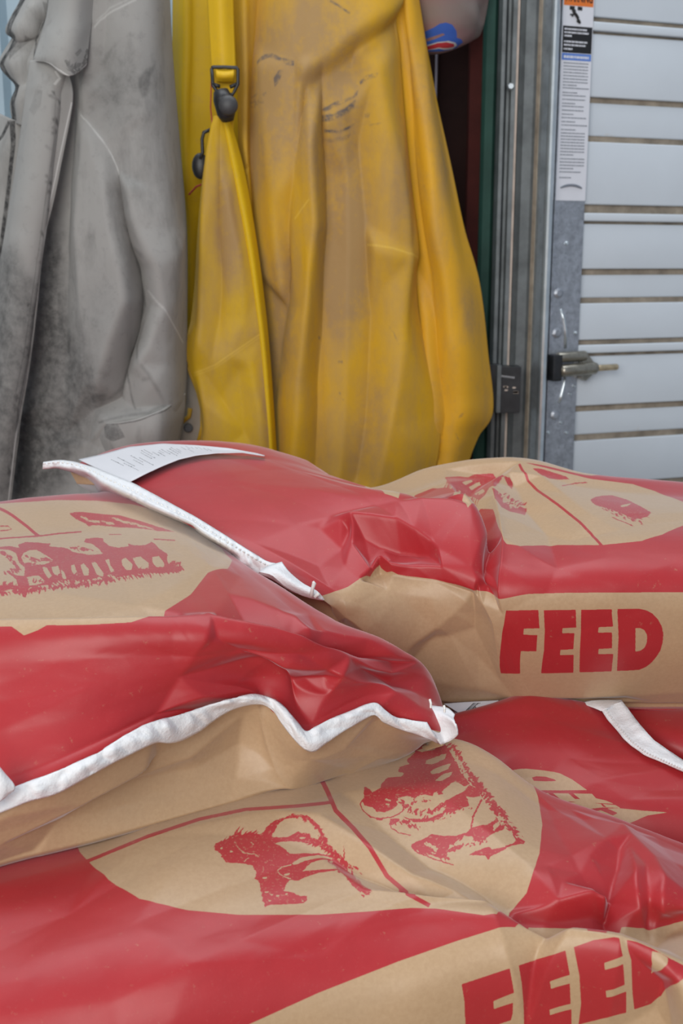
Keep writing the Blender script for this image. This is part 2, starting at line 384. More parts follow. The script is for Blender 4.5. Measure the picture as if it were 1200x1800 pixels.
SHEET = {
 'bag_b': dict(crease=[[(0.1109,0.4502,7),(0.2219,0.4502,9),(0.3366,0.4506,9),(0.4652,0.4494,9),(0.5544,0.446,10),(0.612,0.4619,11),(0.6597,0.4793,11),(0.6925,0.5114,12),(0.7171,0.5411,10),(0.748,0.5694,8),(0.8188,0.6405,5)],[(0.112,0.4288,-8),(0.2234,0.4309,-9),(0.341,0.4308,-9),(0.4092,0.4314,-9),(0.4797,0.4253,-8)],[(0.4311,0.3906,-2),(0.517,0.4142,-2),(0.6013,0.4134,0)],[(0.56,0.3808,0),(0.6686,0.325,7),(0.7367,0.3401,4),(0.8071,0.3633,4)],[(0.5993,0.4309,-4),(0.664,0.4334,-6),(0.7131,0.4756,-7),(0.7238,0.5158,-6),(0.7976,0.563,-7),(0.8377,0.6022,-4)],[(0.6622,0.3814,3),(0.6989,0.4005,6),(0.7306,0.4226,7),(0.7529,0.4428,8),(0.744,0.477,7),(0.7755,0.4827,6),(0.8234,0.527,7),(0.8847,0.5745,4)],[(0.8201,0.4256,3),(0.77,0.4781,3)],[(0.5574,0.4506,9),(0.49,0.5289,6),(0.4487,0.627,0),(0.4128,0.7337,-8)],[(0.545,0.4869,2),(0.56,0.5437,-4),(0.598,0.6058,-10),(0.6532,0.6406,-15),(0.689,0.6294,-13),(0.7179,0.6205,-4)],[(0.6707,0.5463,3),(0.6366,0.5839,4),(0.6475,0.631,-12)],[(0.711,0.5935,4),(0.7245,0.6069,12),(0.7502,0.6367,10),(0.7763,0.6757,9),(0.8115,0.7281,8),(0.8534,0.743,3)],[(0.7233,0.6118,10),(0.7128,0.6704,2),(0.6863,0.7293,-8)],[(0.4457,0.5459,3),(0.3916,0.5902,2),(0.3439,0.6067,1)],[(0.4661,0.7197,6),(0.5131,0.6889,6),(0.5534,0.7461,8)],[(0.7834,0.6116,-3),(0.8209,0.6821,-5),(0.8648,0.7043,-3)],[(0.8468,0.5821,4),(0.8758,0.6091,5),(0.8794,0.6768,3)],[(0.2445,0.9959,-2),(0.2855,0.9353,-6),(0.3543,0.8908,-6),(0.4075,0.8493,-3)],[(0.2006,0.9227,3),(0.3183,0.8772,6),(0.3874,0.8607,5)],[(0.4444,0.8754,3),(0.4605,0.9106,-3),(0.4293,0.9564,-5)],[(0.529,0.8266,-2),(0.5256,0.8901,-6),(0.5191,0.9591,-4)],[(0.5492,0.7997,5),(0.5723,0.8654,6),(0.5903,0.9456,6),(0.6156,0.9912,8)],[(0.6671,0.8735,2),(0.7235,0.8677,4),(0.7964,0.9477,6),(0.8502,0.9542,2)]],
  ink=[
   ('B',0,1),
   ('P',1,1,[1756,2150,1939,2168,2138,2184,2358,2195,2624,2209,2917,2216,3226,2220,3517,2223,3813,2222,4121,2218,4444,2220,4764,2291,5094,2369,5437,2439,5790,2504,6159,2562,6130,2842,6069,3136,6015,3404,5664,3411,5326,3420,4990,3432,4668,3449,4375,3458,4090,3497,3821,3541,3563,3587,3315,3625,3063,3655,2810,3685,2575,3714,2368,3693,2184,3670,2008,3646,1838,3621,1678,3594,1711,3324,1733,3072,1749,2782,1757,2481]),
   ('P',1,1,[3721,1731,4028,1782,4342,1834,4665,1890,4995,1955,5331,2023,5671,2094,6027,2157,6424,2189,6864,2193,6445,2436,6026,2414,5644,2363,5280,2306,4931,2236,4594,2171,4262,2129,3942,2095]),
   ('P',0,0,[401,1276,476,1246,576,1307,652,1246,752,1307,827,1216,927,1216,1027,1216,1153,1276,1278,1276,1403,1216,1578,1290,1763,1345,1965,1384,2185,1417,2433,1456,2781,1485,3183,1503,3563,1515,3897,1544,4244,1569,4608,1594,5072,1678,5557,1747,6023,1850,6557,1904,7000,2013,7484,2092,7735,2275,7962,2471,7730,2894,7135,3291,6488,3401,6090,3579,5716,3754,5278,3894,4821,4047,4212,4532,3917,4639,3689,4649,3467,4657,3245,4664,3051,4661,2853,4658,2658,4655,2523,4750,2334,4844,2176,4668,1999,4665,1821,4656,1652,4648,1498,4640,1362,4632,1250,4628,1150,4625,1059,4622,975,4613,896,4600,821,4587,750,4575,681,4565,613,4554,546,4542,547,4206,542,3468,534,3124,523,2823,507,2512,482,2167,458,1914,432,1671]),
   ('P',0,1,[1629,1246,1729,1246,1829,1246,1961,1420,2089,1531,2216,1611,2422,1770,2573,1893,2736,2016,2959,2225,3011,2173,2781,1978,2613,1855,2452,1726,2234,1548,2099,1444,1980,1276,1854,1246,1729,1246,1629,1246]),
   ('P',0,1,[1688,2175,1785,2183,1887,2189,1994,2196,2106,2201,2222,2204,2378,2208,2557,2212,2760,2217,2984,2217,3231,2201,3465,2186,3711,2178,3965,2168,3974,2135,3718,2146,3470,2154,3234,2167,2987,2180,2763,2180,2558,2175,2378,2171,2222,2167,2105,2165,1993,2160,1885,2154,1783,2148,1686,2141]),
   ('P',0,1,[4581,2262,4902,2307,4913,2287,4591,2242]),
   ('P',0,1,[5677,2507,5973,2549,6283,2581,6310,2552,5996,2522,5698,2480]),
   ('P',0,1,[2226,1942,2355,1954,2418,2001,2320,2012,2225,2006,2226,2028,2322,2034,2436,2012,2360,1934,2226,1921]),
   ('P',0,0.85,[3775,1815,3905,1794,4158,1795,4661,1861,5089,1912,5586,2053,6082,2215,6534,2332,5995,2325,5474,2209,4947,2132,4647,2081,4306,2037,4172,2060,4123,1998,3911,1915]),
   ('G',0,0,26,(226,31),(-8,12),[3942,1829,4092,1893,4239,1960,4417,1982,4600,2004,4786,2029]),
   ('G',0,0,26,(198,56),(-13,13),[4847,1927,5060,1999,5273,2074,5455,2123,5635,2176,5818,2232]),
   ('P',0,1,[2144,2394,2214,2398,2365,2398,2530,2465,2514,2383,2673,2329,2952,2365,3238,2400,3155,2452,3288,2486,3486,2510,3605,2572,3591,2498,3750,2542,3786,2649,3975,2700,4259,2702,4203,2566,4102,2445,3932,2412,3997,2328,4269,2304,4411,2338,4383,2403,4485,2528,4693,2596,4948,2587,4939,2527,5081,2581,5369,2618,5595,2551,5656,2628,5673,2733,5811,2885,5696,3006,5660,3141,5977,3236,5835,3300,5349,3277,4984,3213,4518,3224,4235,3230,3903,3241,3580,3276,3331,3296,3010,3318,2786,3326,2571,3370,2477,3562,2431,3539,2437,3371,2269,3367,2134,3399,2048,3404,2064,3261,2149,3272,2282,3273,2402,3309,2392,3157,2288,3002,2310,3011,2427,3086,2535,3093,2577,2910,2491,2788,2459,2582,2358,2499,2211,2458,2142,2447]),
   ('P',0,0,[2535,2674,2609,2579,2730,2529,2885,2534,3071,2672,3200,2786,3030,2850,2901,2891,2721,2880,2577,2805]),
   ('P',0,0,[2571,3132,2680,3102,2805,3101,2900,3220,2864,3262,2730,3305,2580,3326]),
   ('P',0,0,[3108,2925,3253,2908,3258,3059,3159,3132,3114,3058]),
   ('P',0,0,[3284,2989,3339,3064,3334,3206,3265,3209]),
   ('P',0,0,[3508,2913,3579,2891,3580,3111,3518,3187,3488,3035]),
   ('P',0,0,[3698,2904,3777,2883,3834,3020,3780,3150,3688,3144]),
   ('P',0,0,[3938,2881,4021,2858,4095,3109,4048,3203,3944,3142]),
   ('P',0,0,[4242,2830,4346,2822,4306,2943,4340,3100,4249,3129,4255,2947]),
   ('P',0,0,[4607,2866,4726,2841,4799,3010,4704,3133,4587,3098,4567,2981]),
   ('P',0,0,[4883,2871,5087,2856,5203,3018,5118,3146,4884,3119,4875,2989]),
   ('P',0,0,[5363,2911,5552,2902,5574,3065,5527,3159,5326,3135,5299,3038]),
   ('P',0,0,[2922,2918,3011,2932,3070,3120,2989,3178,2932,3050]),
   ('P',0,0,[3576,2553,3829,2511,4111,2522,4235,2689,3975,2700,3786,2649,3626,2617]),
   ('G',0,1,40,(104,31),(-9,22),[2597,2665,2744,2745,2914,2745,3089,2745]),
   ('G',0,1,30,(90,-45),(6,21),[2546,2812,2722,2869,2916,2899]),
   ('G',0,1,30,(80,57),(-15,17),[3615,2536,3888,2547,4139,2638]),
   ('G',0,1,60,(43,121),(-15,12),[2164,2471,2253,2560,2346,2641,2398,2765,2450,2899,2341,2950,2242,2998]),
   ('G',0,1,90,(12,116),(-24,11),[2050,3387,2136,3383,2230,3384,2328,3385,2435,3387,2598,3378,2779,3358,2938,3348,3100,3339,3260,3329,3414,3319,3567,3312]),
   ('G',0,1,90,(-81,117),(-17,-13),[2454,3423,2602,3403,2764,3377,2939,3342,3082,3333,3224,3324,3361,3316,3495,3310,3630,3305,3774,3290,3922,3274,4072,3259,4226,3248]),
   ('G',0,1,110,(14,108),(-30,12),[3520,3271,3658,3263,3798,3253,3941,3244,4086,3235,4235,3230,4412,3221,4592,3223,4780,3224,4973,3230,5172,3236,5374,3243,5567,3245,5762,3248,5962,3253]),
   ('G',0,1,60,(63,-123),(19,8),[2149,3272,2281,3281,2425,3287,2547,3274,2680,3256,2822,3239,2971,3223,3136,3213,3298,3204,3454,3194,3611,3186]),
   ('G',0,1,60,(127,-99),(18,12),[4260,3178,4438,3171,4619,3176,4808,3178,5006,3181,5197,3187,5390,3197,5584,3207,5779,3221,5977,3236]),
   ('G',0,1,26,(181,-125),(17,14),[5602,3160,5771,3165,5957,3233]),
   ('G',0,0,40,(25,80),(-20,14),[3052,3283,3191,3273,3326,3265,3457,3257,3589,3251,3748,3237,3911,3224,4078,3211,4248,3202]),
   ('P',0,0,[-621,7568,-554,7446,-487,7441,-417,7581,-348,7678,-279,7723,-211,7755,-143,7776,-74,7783,-6,7788,62,7791,129,7792,195,7793,260,7794,324,7795,389,7795,454,7796,519,7798,585,7800,653,7802,722,7805,793,7808,866,7812,944,7817,1025,7824,1114,7834,1212,7813,1320,7796,1441,7785,1575,7781,1725,7785,1886,7799,2055,7819,2219,7838,2389,7838,2578,7847,2781,7863,2984,7879,3177,7892,3355,7906,3518,7916,3673,7927,3822,7928,3971,7923,4154,8021,4314,8003,4487,7975,4684,8003,4885,8033,5079,8012,5260,7897,5542,7706,5871,7869,6146,7814,6390,7792,6661,7965,6974,7819,7179,7786,7343,7820,7512,7826,7706,7770,7978,7962,8210,8039,8411,7965,8615,7889,8864,7843,10470,7837,10751,7790,10751,8874,10751,8966,10751,9057,10751,9118,10751,9178,10751,9239,10751,9270,9899,10911,9824,10911,9698,10911,9548,10911,9322,10911,9097,10911,8871,10911,8646,10911,8445,10911,8270,10911,7017,9938,6691,9908,6566,9908,6440,9908,6315,9908,6190,9908,6340,10911,6023,10911,5555,10911,5224,10911,5017,10911,4821,10911,4633,10911,4455,10911,4298,10911,4150,10911,4014,10911,3886,10911,3752,10911,3610,10911,3467,10911,3318,10911,3166,10911,2994,10911,2793,10911,2586,10911,2432,10911,2304,10911,2167,10911,2036,10911,1906,10911,1780,10911,1642,10911,1476,10911,1348,10911,1234,10911,1134,10911,1041,10911,955,10911,875,10911,800,10911,729,10911,660,10911,594,10911,529,10911,467,10911,406,10911,346,10911,286,10911,229,10911,171,10911,111,10911,47,10911,-18,10911,-83,10911,-148,10911,-212,10911,-277,10911,-342,10911,-406,10911,-471,10911,-536,10911,-601,10911,-601,10911,-601,10911,-601,10911,-601,10911,-601,10911,-601,10911,-601,10911,-601,10636,-601,10121,-601,9607,-601,9092,-607,8662,-611,8224]),
  ]),
 'bag_a': dict(crease=[[(0.7722,0.4177,5),(0.792,0.3595,11),(0.8114,0.2946,17),(0.8248,0.3232,15),(0.8597,0.3957,13),(0.8734,0.4631,11),(0.8725,0.5551,6),(0.8655,0.6327,-8)],[(0.7839,0.4205,2),(0.8123,0.3606,6),(0.8223,0.3573,11),(0.8357,0.4672,10),(0.8411,0.558,4),(0.8596,0.6304,-9)],[(0.8503,0.4223,9),(0.8579,0.5142,2),(0.8603,0.579,-4)],[(0.8134,0.4134,-2),(0.8019,0.5166,-10),(0.7924,0.5686,-14)],[(0.638,0.6007,-3),(0.7099,0.5611,5),(0.7734,0.5352,8),(0.7928,0.5407,6)],[(0.6861,0.5957,-5),(0.7683,0.5661,-7),(0.7942,0.5794,-13)],[(0.7438,0.431,4),(0.7575,0.4682,0),(0.7723,0.4981,-5),(0.794,0.461,-3),(0.8101,0.4111,-1)],[(0.6276,0.6254,-6),(0.6707,0.741,-9),(0.7719,0.6184,-12),(0.8193,0.6109,-10),(0.8627,0.6455,-10),(0.9,0.604,-5)],[(0.8872,0.3496,8),(0.9,0.4652,5),(0.9328,0.4275,0)],[(0.7019,0.4818,3),(0.7262,0.5143,2)],[(0.6148,0.2138,3),(0.6589,0.211,4),(0.6974,0.2018,4),(0.743,0.2006,4),(0.8,0.1914,4),(0.8655,0.1945,3)],[(0.3322,0.3318,5),(0.3811,0.3745,7),(0.4385,0.4543,5),(0.5,0.5436,3),(0.5572,0.5858,2)],[(0.3847,0.4346,-4),(0.4404,0.5152,-7),(0.4854,0.5723,-6),(0.5282,0.6049,-3)],[(0.4026,0.3069,2),(0.4679,0.4053,-6),(0.5297,0.5034,-8),(0.5958,0.5653,-8),(0.6348,0.5908,-6)],[(0.533,0.3431,4),(0.6044,0.4418,5),(0.6726,0.4974,3)],[(0.4416,0.5821,5),(0.5141,0.6246,9),(0.591,0.6499,9)],[(0.1933,0.2851,0),(0.2268,0.2908,4),(0.2728,0.3316,2)],[(0.119,0.3043,3),(0.1787,0.4609,-3),(0.2374,0.5489,0),(0.3252,0.6805,3)],[(0.2279,0.7368,2),(0.29,0.7127,5),(0.3918,0.7855,3)],[(0.7035,0.7649,4),(0.7934,0.7634,5),(0.8576,0.7643,5),(0.9062,0.7561,4)],[(0.8272,0.8255,-3),(0.8558,0.8685,-8),(0.8385,0.9358,-8),(0.8708,0.9643,-4)],[(0.8899,0.8057,3),(0.9,0.875,6)]],
  ink=[
   ('B',0,1),
   ('P',0,0,[1704,2173,1720,2442,1754,2639,1860,3055,2050,3861,2199,4296,2353,4794,2488,5040,2621,5229,2760,5451,2871,5570,2983,5680,3097,5785,3210,5895,3324,5975,3438,6065,3551,6186,3665,6319,3784,6449,3910,6556,4038,6622,4175,6688,4321,6784,4476,6872,4645,6942,4820,6961,4991,6974,5149,7034,5301,7097,5489,7239,5676,7338,5867,7426,6032,7377,6332,5972,6472,5730,6614,5519,6709,5255,6812,4936,6919,4490,6973,3914,7001,3306,6955,2732,6942,2084,6879,1505,6674,1567,6469,1536,6286,1536,6104,1536,5922,1536,5740,1505,5558,1505,5375,1505,5193,1505,4988,1473,4783,1473,4601,1473,4419,1442,4236,1411,4077,1411,3918,1411,3781,1379,3644,1379,3508,1379,3394,1379,3257,1379,3143,1379,3029,1379,2915,1348,2803,1473,2702,1528,2604,1566,2508,1596,2414,1621,2324,1676,2234,1714,2145,1749,2056,1794,1966,1837,1877,1875,1787,1910,1745,2042]),
   ('P',0,1,[3706,2314,3764,2706,3850,3070,3912,3386,3971,3634,4048,3782,4123,3952,4200,4138,4278,4352,4357,4528,4435,4682,4496,4831,4559,4986,4622,5147,4690,5325,4784,5500,4873,5661,4925,6219,5027,6469,5128,6774,5221,7028,5247,6804,5149,6494,5049,6257,4991,5751,4906,5610,4817,5454,4730,5297,4670,5141,4607,4983,4545,4829,4481,4655,4400,4444,4319,4227,4237,4005,4157,3830,4081,3686,4010,3555,3956,3333,3894,3030,3811,2676,3755,2301]),
   ('P',0,1,[1831,2993,1885,2945,1940,2914,1997,2914,2053,2919,2110,2925,2166,2932,2223,2940,2277,2936,2339,2934,2401,2935,2464,2932,2527,2929,2592,2926,2656,2923,2729,2957,2805,2993,2883,3026,2963,3055,3045,3081,3126,3145,3209,3203,3293,3253,3377,3291,3463,3330,3551,3368,3650,3392,3751,3410,3856,3426,3962,3408,3951,3308,3843,3299,3738,3280,3636,3258,3538,3235,3451,3210,3366,3181,3281,3140,3197,3089,3114,3028,3030,2959,2947,2930,2867,2900,2790,2868,2715,2837,2641,2807,2575,2810,2511,2813,2448,2816,2385,2821,2324,2825,2261,2821,2205,2816,2149,2810,2092,2805,2036,2801,1980,2799,1924,2811,1870,2847,1816,2891]),
   ('P',0,0,[2725,8892,2822,8859,2920,8826,3019,8790,3116,8751,3212,8713,3307,8672,3402,8639,3498,8606,3595,8572,3696,8536,3800,8500,3911,8463,4040,8434,4183,8402,4339,8367,4507,8331,4681,8295,4853,8257,5027,8226,5190,8188,5348,8143,5506,8089,5657,8033,5815,7955,5986,7859,6257,7645,6597,6182,6806,6094,7023,6008,7244,5954,7349,7630,7676,7603,8202,5893,8447,6025,8681,6116,8865,6044,9017,5944,9136,5818,9253,5157,9360,4913,9478,4218,9582,3898,9686,3587,9797,3192,9908,2801,10021,2280,10133,1823,10242,1247,10248,2172,10248,2867,10242,3486,10240,4114,10240,4764,10240,6077,10242,6444,10243,6707,10246,6927,10248,7143,10249,7386,10250,7684,10251,8028,10250,8376,10248,8679,10152,8932,10056,9176,9961,9417,9867,9653,9765,9959,9676,10180,9589,10383,9502,10584,9416,10770,9328,10939,9236,10939,9137,10939,9036,10939,8895,10939,8735,10939,8514,10939,8245,10939,8086,10939,7744,10939,7266,10939,6970,10939,6685,10939,6494,10939,6333,10939,6166,10939,6032,10939,5913,10939,5802,10939,5692,10939,5579,10939,5470,10939,5350,10939,5224,10939,5084,10939,4928,10939,4755,10939,4572,10939,4391,10939,4231,10939,4093,10939,3968,10939,3853,10939,3743,10939,3638,10894,3536,10824,3436,10760,3337,10698,3237,10634,3138,10575,3035,10514,2932,10454,2830,10394,2729,10332,2729,10147,2729,9962,2728,9778,2728,9601,2727,9425,2726,9253,2726,9076]),
   ('P',0,1,[5534,8859,5662,8847,5797,8828,5943,8798,6106,8750,6133,9236,5867,9314,5867,9458,6109,9417,6093,9616,6065,9732,5814,9768,5810,10007,5806,10247,5676,10235,5552,10217,5555,9995,5559,9774,5562,9556,5558,9177]),
   ('P',0,1,[6237,8741,6462,8721,6718,8475,6963,8276,7002,8879,6682,9061,6686,9210,6989,9068,6972,9479,6632,9614,6633,9717,6976,9584,6941,10087,6736,10176,6533,10247,6341,10297,6164,10334,6199,10088,6236,9845,6251,9560,6256,9166]),
   ('P',0,1,[7094,8152,7430,7864,7810,7673,7895,7668,7905,7774,7924,8086,7575,8405,7571,8584,7905,8309,7868,8883,7548,9078,7547,9216,7879,9044,7841,9515,7582,9600,7318,9756,7062,9887,7133,9455,7141,9174,7149,8873,7124,8525]),
   ('P',0,1,[8022,7660,8206,7627,8464,7639,8767,7673,8960,7665,9091,7705,8959,7994,8706,8601,8493,9075,8294,9295,7977,9434,7979,8999,8012,8602,8058,8159]),
   ('P',0,0,[8485,7693,8621,7665,8751,7686,8745,7825,8650,8034,8367,8526,8489,7997]),
   ('P',1,1,[2728,2716,2857,2856,2996,3012,3142,3161,3289,3282,3440,3394,3626,3619,3814,3813,3924,4025,4037,4237,4155,4451,4277,4670,4402,4897,4479,5235,4507,6116,4316,6084,4135,6064,3973,6194,3824,6305,3679,6148,3538,6005,3399,5882,3305,5521,3207,5175,3109,4844,3013,4551,2918,4246,2825,3932,2792,3524,2761,3159]),
   ('P',1,1,[4233,2806,4409,2638,4599,2440,4797,2247,4997,2024,5191,2023,5385,2009,5581,1967,5776,1886,5972,1705,6109,1984,6242,2185,6368,2385,6497,2604,6640,2761,6787,2915,6770,3601,6716,4287,6491,4665,6287,4884,6096,5047,5918,5183,5734,5117,5553,5035,5376,4938,5198,4828,5010,4842,4853,4618,4690,4386,4525,4149,4361,3914,4318,3517,4277,3216]),
   ('P',0,1,[2836,3753,2842,3680,2885,3664,2934,3686,3016,3721,3110,3724,3255,3777,3282,3617,3342,3531,3422,3518,3507,3543,3641,3630,3720,3733,3658,3680,3538,3591,3452,3558,3401,3607,3371,3738,3340,3826,3421,3875,3504,3900,3558,3877,3605,3855,3660,3921,3727,3963,3747,4044,3818,4116,3851,4122,3880,4197,3777,4164,3715,4102,3625,4044,3538,3998,3454,3970,3388,3984,3462,4083,3518,4196,3559,4293,3701,4310,3849,4346,3995,4490,4122,4614,3996,4508,3852,4384,3692,4392,3626,4462,3592,4530,3617,4576,3713,4506,3827,4472,3982,4520,4025,4584,3891,4546,3782,4572,3745,4676,3709,4786,3876,4839,4061,4918,4170,4855,4167,4978,4031,4968,3880,4941,3747,4994,3690,5075,3605,5012,3577,5103,3564,5340,3654,5459,3725,5645,3784,5683,3796,5837,3756,5951,3692,5909,3566,5818,3465,5748,3417,5810,3415,5731,3387,5554,3366,5316,3314,4939,3267,4811,3281,4738,3231,4486,3162,4402,3083,4348,2980,4275,2947,4161,2912,4009,2867,3886]),
   ('G',0,1,46,(54,-189),(15,39),[2862,3740,2935,3698,3023,3733,3093,3745,3163,3755]),
   ('G',0,1,20,(128,-69),(10,46),[3035,3734,3099,3745,3163,3755]),
   ('P',0,0,[3012,3760,3038,3888,3089,4048,3155,4157,3220,4188,3262,4285,3266,4270,3221,4166,3155,4134,3092,4031,3044,3879,3019,3755]),
   ('P',0,0,[3462,4699,3507,4599,3593,4572,3589,4547,3502,4576,3455,4675]),
   ('P',0,0,[3458,4719,3528,4875,3609,4996,3611,4970,3531,4852,3461,4698]),
   ('P',0,0,[3135,4344,3178,4255,3172,4235,3129,4323]),
   ('P',0,0,[3312,4517,3328,4608,3320,4673,3328,4685,3336,4611,3320,4514]),
   ('P',0,0,[3154,3833,3170,3849,3200,3944,3183,3928]),
   ('P',0,0,[2892,3835,2920,3816,2920,3883,2902,3886]),
   ('P',0,0,[2985,3953,3006,3981,3009,4031,2993,4010]),
   ('P',0,0,[3533,4815,3578,4791,3593,4847,3556,4866]),
   ('P',0,0,[3341,4816,3383,4818,3381,4885,3350,4871]),
   ('P',0,0,[3438,5368,3465,5405,3462,5458,3444,5426]),
   ('P',0,0,[3499,5442,3532,5459,3528,5513,3506,5501]),
   ('P',0,0,[3575,5437,3604,5446,3604,5506,3584,5491]),
   ('P',0,0,[3741,5818,3767,5851,3755,5906]),
   ('P',0,0,[3437,5559,3470,5601,3454,5648]),
   ('P',0,0,[3387,5260,3421,5300,3417,5343,3393,5322]),
   ('P',0,0,[3619,3956,3686,4000,3681,4024,3639,3999]),
   ('G',0,1,26,(54,113),(-9,6),[3505,3518,3642,3648,3754,3804,3823,3968]),
   ('G',0,1,80,(64,119),(-10,8),[3657,3664,3731,3789,3805,3913,3843,4045,3882,4177,3944,4303,4006,4430,4078,4552,4151,4676,4251,4812,4354,4953]),
   ('G',0,1,60,(-53,6),(-9,-24),[3714,4089,3799,4152,3885,4221,3972,4386,4095,4574]),
   ('G',0,1,110,(67,214),(-10,58),[3984,4561,4124,4765,4216,5229,4298,5609,4434,5875]),
   ('G',0,1,70,(-55,-385),(15,-78),[4126,4831,4199,5076,4267,5358,4332,5621,4399,5862]),
   ('P',0,1,[4941,2483,5064,2259,5114,2047,5290,1980,5542,1937,5611,2146,5656,2295,5719,2588,5747,2863,5825,3044,5880,3194,5793,3294,5677,3179,5577,3326,5476,3541,5337,3542,5199,3474,5060,3504,4943,3455,4779,3472,4828,3571,4760,3639,4644,3662,4527,3625,4454,3514,4350,3448,4312,3345,4330,3264,4311,3086,4343,3057,4405,3169,4447,3243,4557,3190,4566,3085,4613,3013,4660,2940,4869,2984,4917,2903,4819,2827,4842,2683,4990,2619,4971,2547]),
   ('P',0,0,[5235,2642,5248,2524,5409,2371,5559,2240,5529,2448,5429,2589,5331,2676]),
   ('P',0,0,[5303,2908,5352,2836,5499,2700,5617,2609,5568,2825,5421,2961,5325,2982]),
   ('P',0,0,[5364,3169,5492,2983,5643,2879,5586,3047,5463,3180]),
   ('P',0,0,[5096,2180,5214,2119,5427,2039,5363,2162,5188,2226]),
   ('P',0,0,[5455,3475,5604,3234,5682,3168,5623,3369,5498,3573]),
   ('P',0,1,[4880,3786,4996,3884,5175,3962,5332,3968,5467,3926,5565,3814,5471,3727,5541,3684,5663,3565,5787,3433,5872,3221,5961,3283,6024,3495,5900,3591,5806,3566,5835,3700,5845,3837,5670,3965,5533,4016,5421,4037,5332,4049,5176,4010,5086,3995,4950,3869]),
   ('P',0,1,[4710,3887,4730,3806,4859,3846,4837,3894,4746,3926]),
   ('P',0,1,[4509,3722,4613,3755,4615,3800,4534,3780]),
   ('P',0,1,[4703,3874,4743,3990,4863,4127,5022,4243,5025,4224,4868,4110,4753,3979,4716,3871]),
   ('P',0,1,[4307,3308,4274,3389,4320,3544,4436,3702,4579,3771,4767,3798,4906,3729,4897,3707,4761,3774,4578,3748,4443,3678,4332,3527,4291,3396,4323,3326]),
   ('P',0,1,[5022,4451,5112,4620,5220,4728,5326,4832,5457,4945,5589,5044,5594,5023,5462,4925,5331,4812,5226,4708,5120,4604,5033,4438]),
   ('P',0,1,[4627,3418,4670,3404,4726,3460,4728,3539,4676,3554,4633,3496,4630,3412,4617,3408,4621,3499,4675,3570,4740,3550,4737,3456,4671,3388,4620,3402]),
   ('P',0,0,[4633,3440,4718,3495,4723,3471,4639,3416]),
   ('P',0,0,[4649,3532,4704,3563,4708,3538,4653,3507]),
   ('P',0,1,[5850,4368,6077,4288,6214,4084,6249,3916,6331,3813,6411,4006,6331,4263,6191,4437,6062,4572,5896,4657,5855,4528,5766,4508,5652,4607,5585,4651,5543,4605,5519,4727,5497,4876,5413,4820,5371,4705,5265,4599,5179,4602,5072,4528,5023,4426,5091,4385,5199,4359,5308,4300,5460,4402,5634,4462,5768,4435]),
   ('P',0,1,[5891,4813,6093,4735,6132,4781,6329,4690,6499,4492,6581,4257,6693,4291,6665,4399,6495,4558,6300,4777,6123,4898,6071,4989,6026,4907,5799,4879]),
   ('P',0,1,[5862,4373,5895,4142,5968,3908,6056,3584,6033,3574,5944,3893,5869,4133,5837,4363]),
   ('P',0,1,[5531,3753,5541,3818,5463,3931,5329,3957,5335,3980,5472,3953,5556,3833,5547,3752]),
   ('G',0,1,120,(75,-236),(16,20),[5590,1990,5648,2160,5703,2334,5754,2603,5807,2841,5920,3052,5987,3222,6052,3381,6107,3515,6163,3647,6218,3775,6276,3892]),
   ('G',0,1,120,(86,-4),(-10,50),[5639,2028,5692,2207,5741,2399,5790,2617,5855,2846,5920,3052,6023,3201,6126,3328,6205,3515,6286,3685,6355,3838,6425,3991,6525,4087,6626,4185]),
   ('G',0,1,60,(-71,-52),(16,-47),[6181,3782,6364,3651,6406,3857,6446,4070,6519,4194,6590,4326]),
   ('G',0,1,60,(40,-90),(18,21),[4877,3640,4994,3724,5107,3826,5220,3848,5333,3871,5424,3826,5516,3779]),
   ('G',0,1,60,(49,-73),(15,22),[5108,3955,5220,3993,5332,4033,5443,4030,5556,4024,5692,4004,5835,3929]),
   ('G',0,1,50,(42,-90),(16,15),[5541,4735,5649,4719,5760,4696,5895,4687,6035,4664]),
   ('G',0,1,50,(53,113),(-14,14),[5072,4528,5169,4581,5265,4632,5381,4742,5497,4850]),
   ('G',0,1,40,(41,104),(-15,8),[4720,3861,4882,3877,4997,3981,5109,4083]),
   ('G',0,1,40,(-49,-92),(16,-12),[4826,3485,4970,3660,5106,3572,5290,3625]),
   ('G',0,0,40,(42,-78),(16,20),[4945,3569,5106,3557,5291,3559,5406,3567]),
   ('G',0,0,40,(53,-80),(12,22),[5421,4037,5600,4040,5714,4011,5835,3929]),
   ('G',0,0,30,(50,-56),(12,20),[5585,4651,5674,4613,5764,4572,5896,4657]),
   ('G',0,0,30,(55,-160),(15,10),[6145,4380,6342,4073,6273,3943]),
   ('G',0,0,30,(45,64),(-8,17),[5200,4442,5286,4540,5371,4640]),
   ('G',0,0,36,(48,-144),(12,31),[5616,1981,5670,2234,5721,2521,5773,2771,5826,2993]),
  ]),
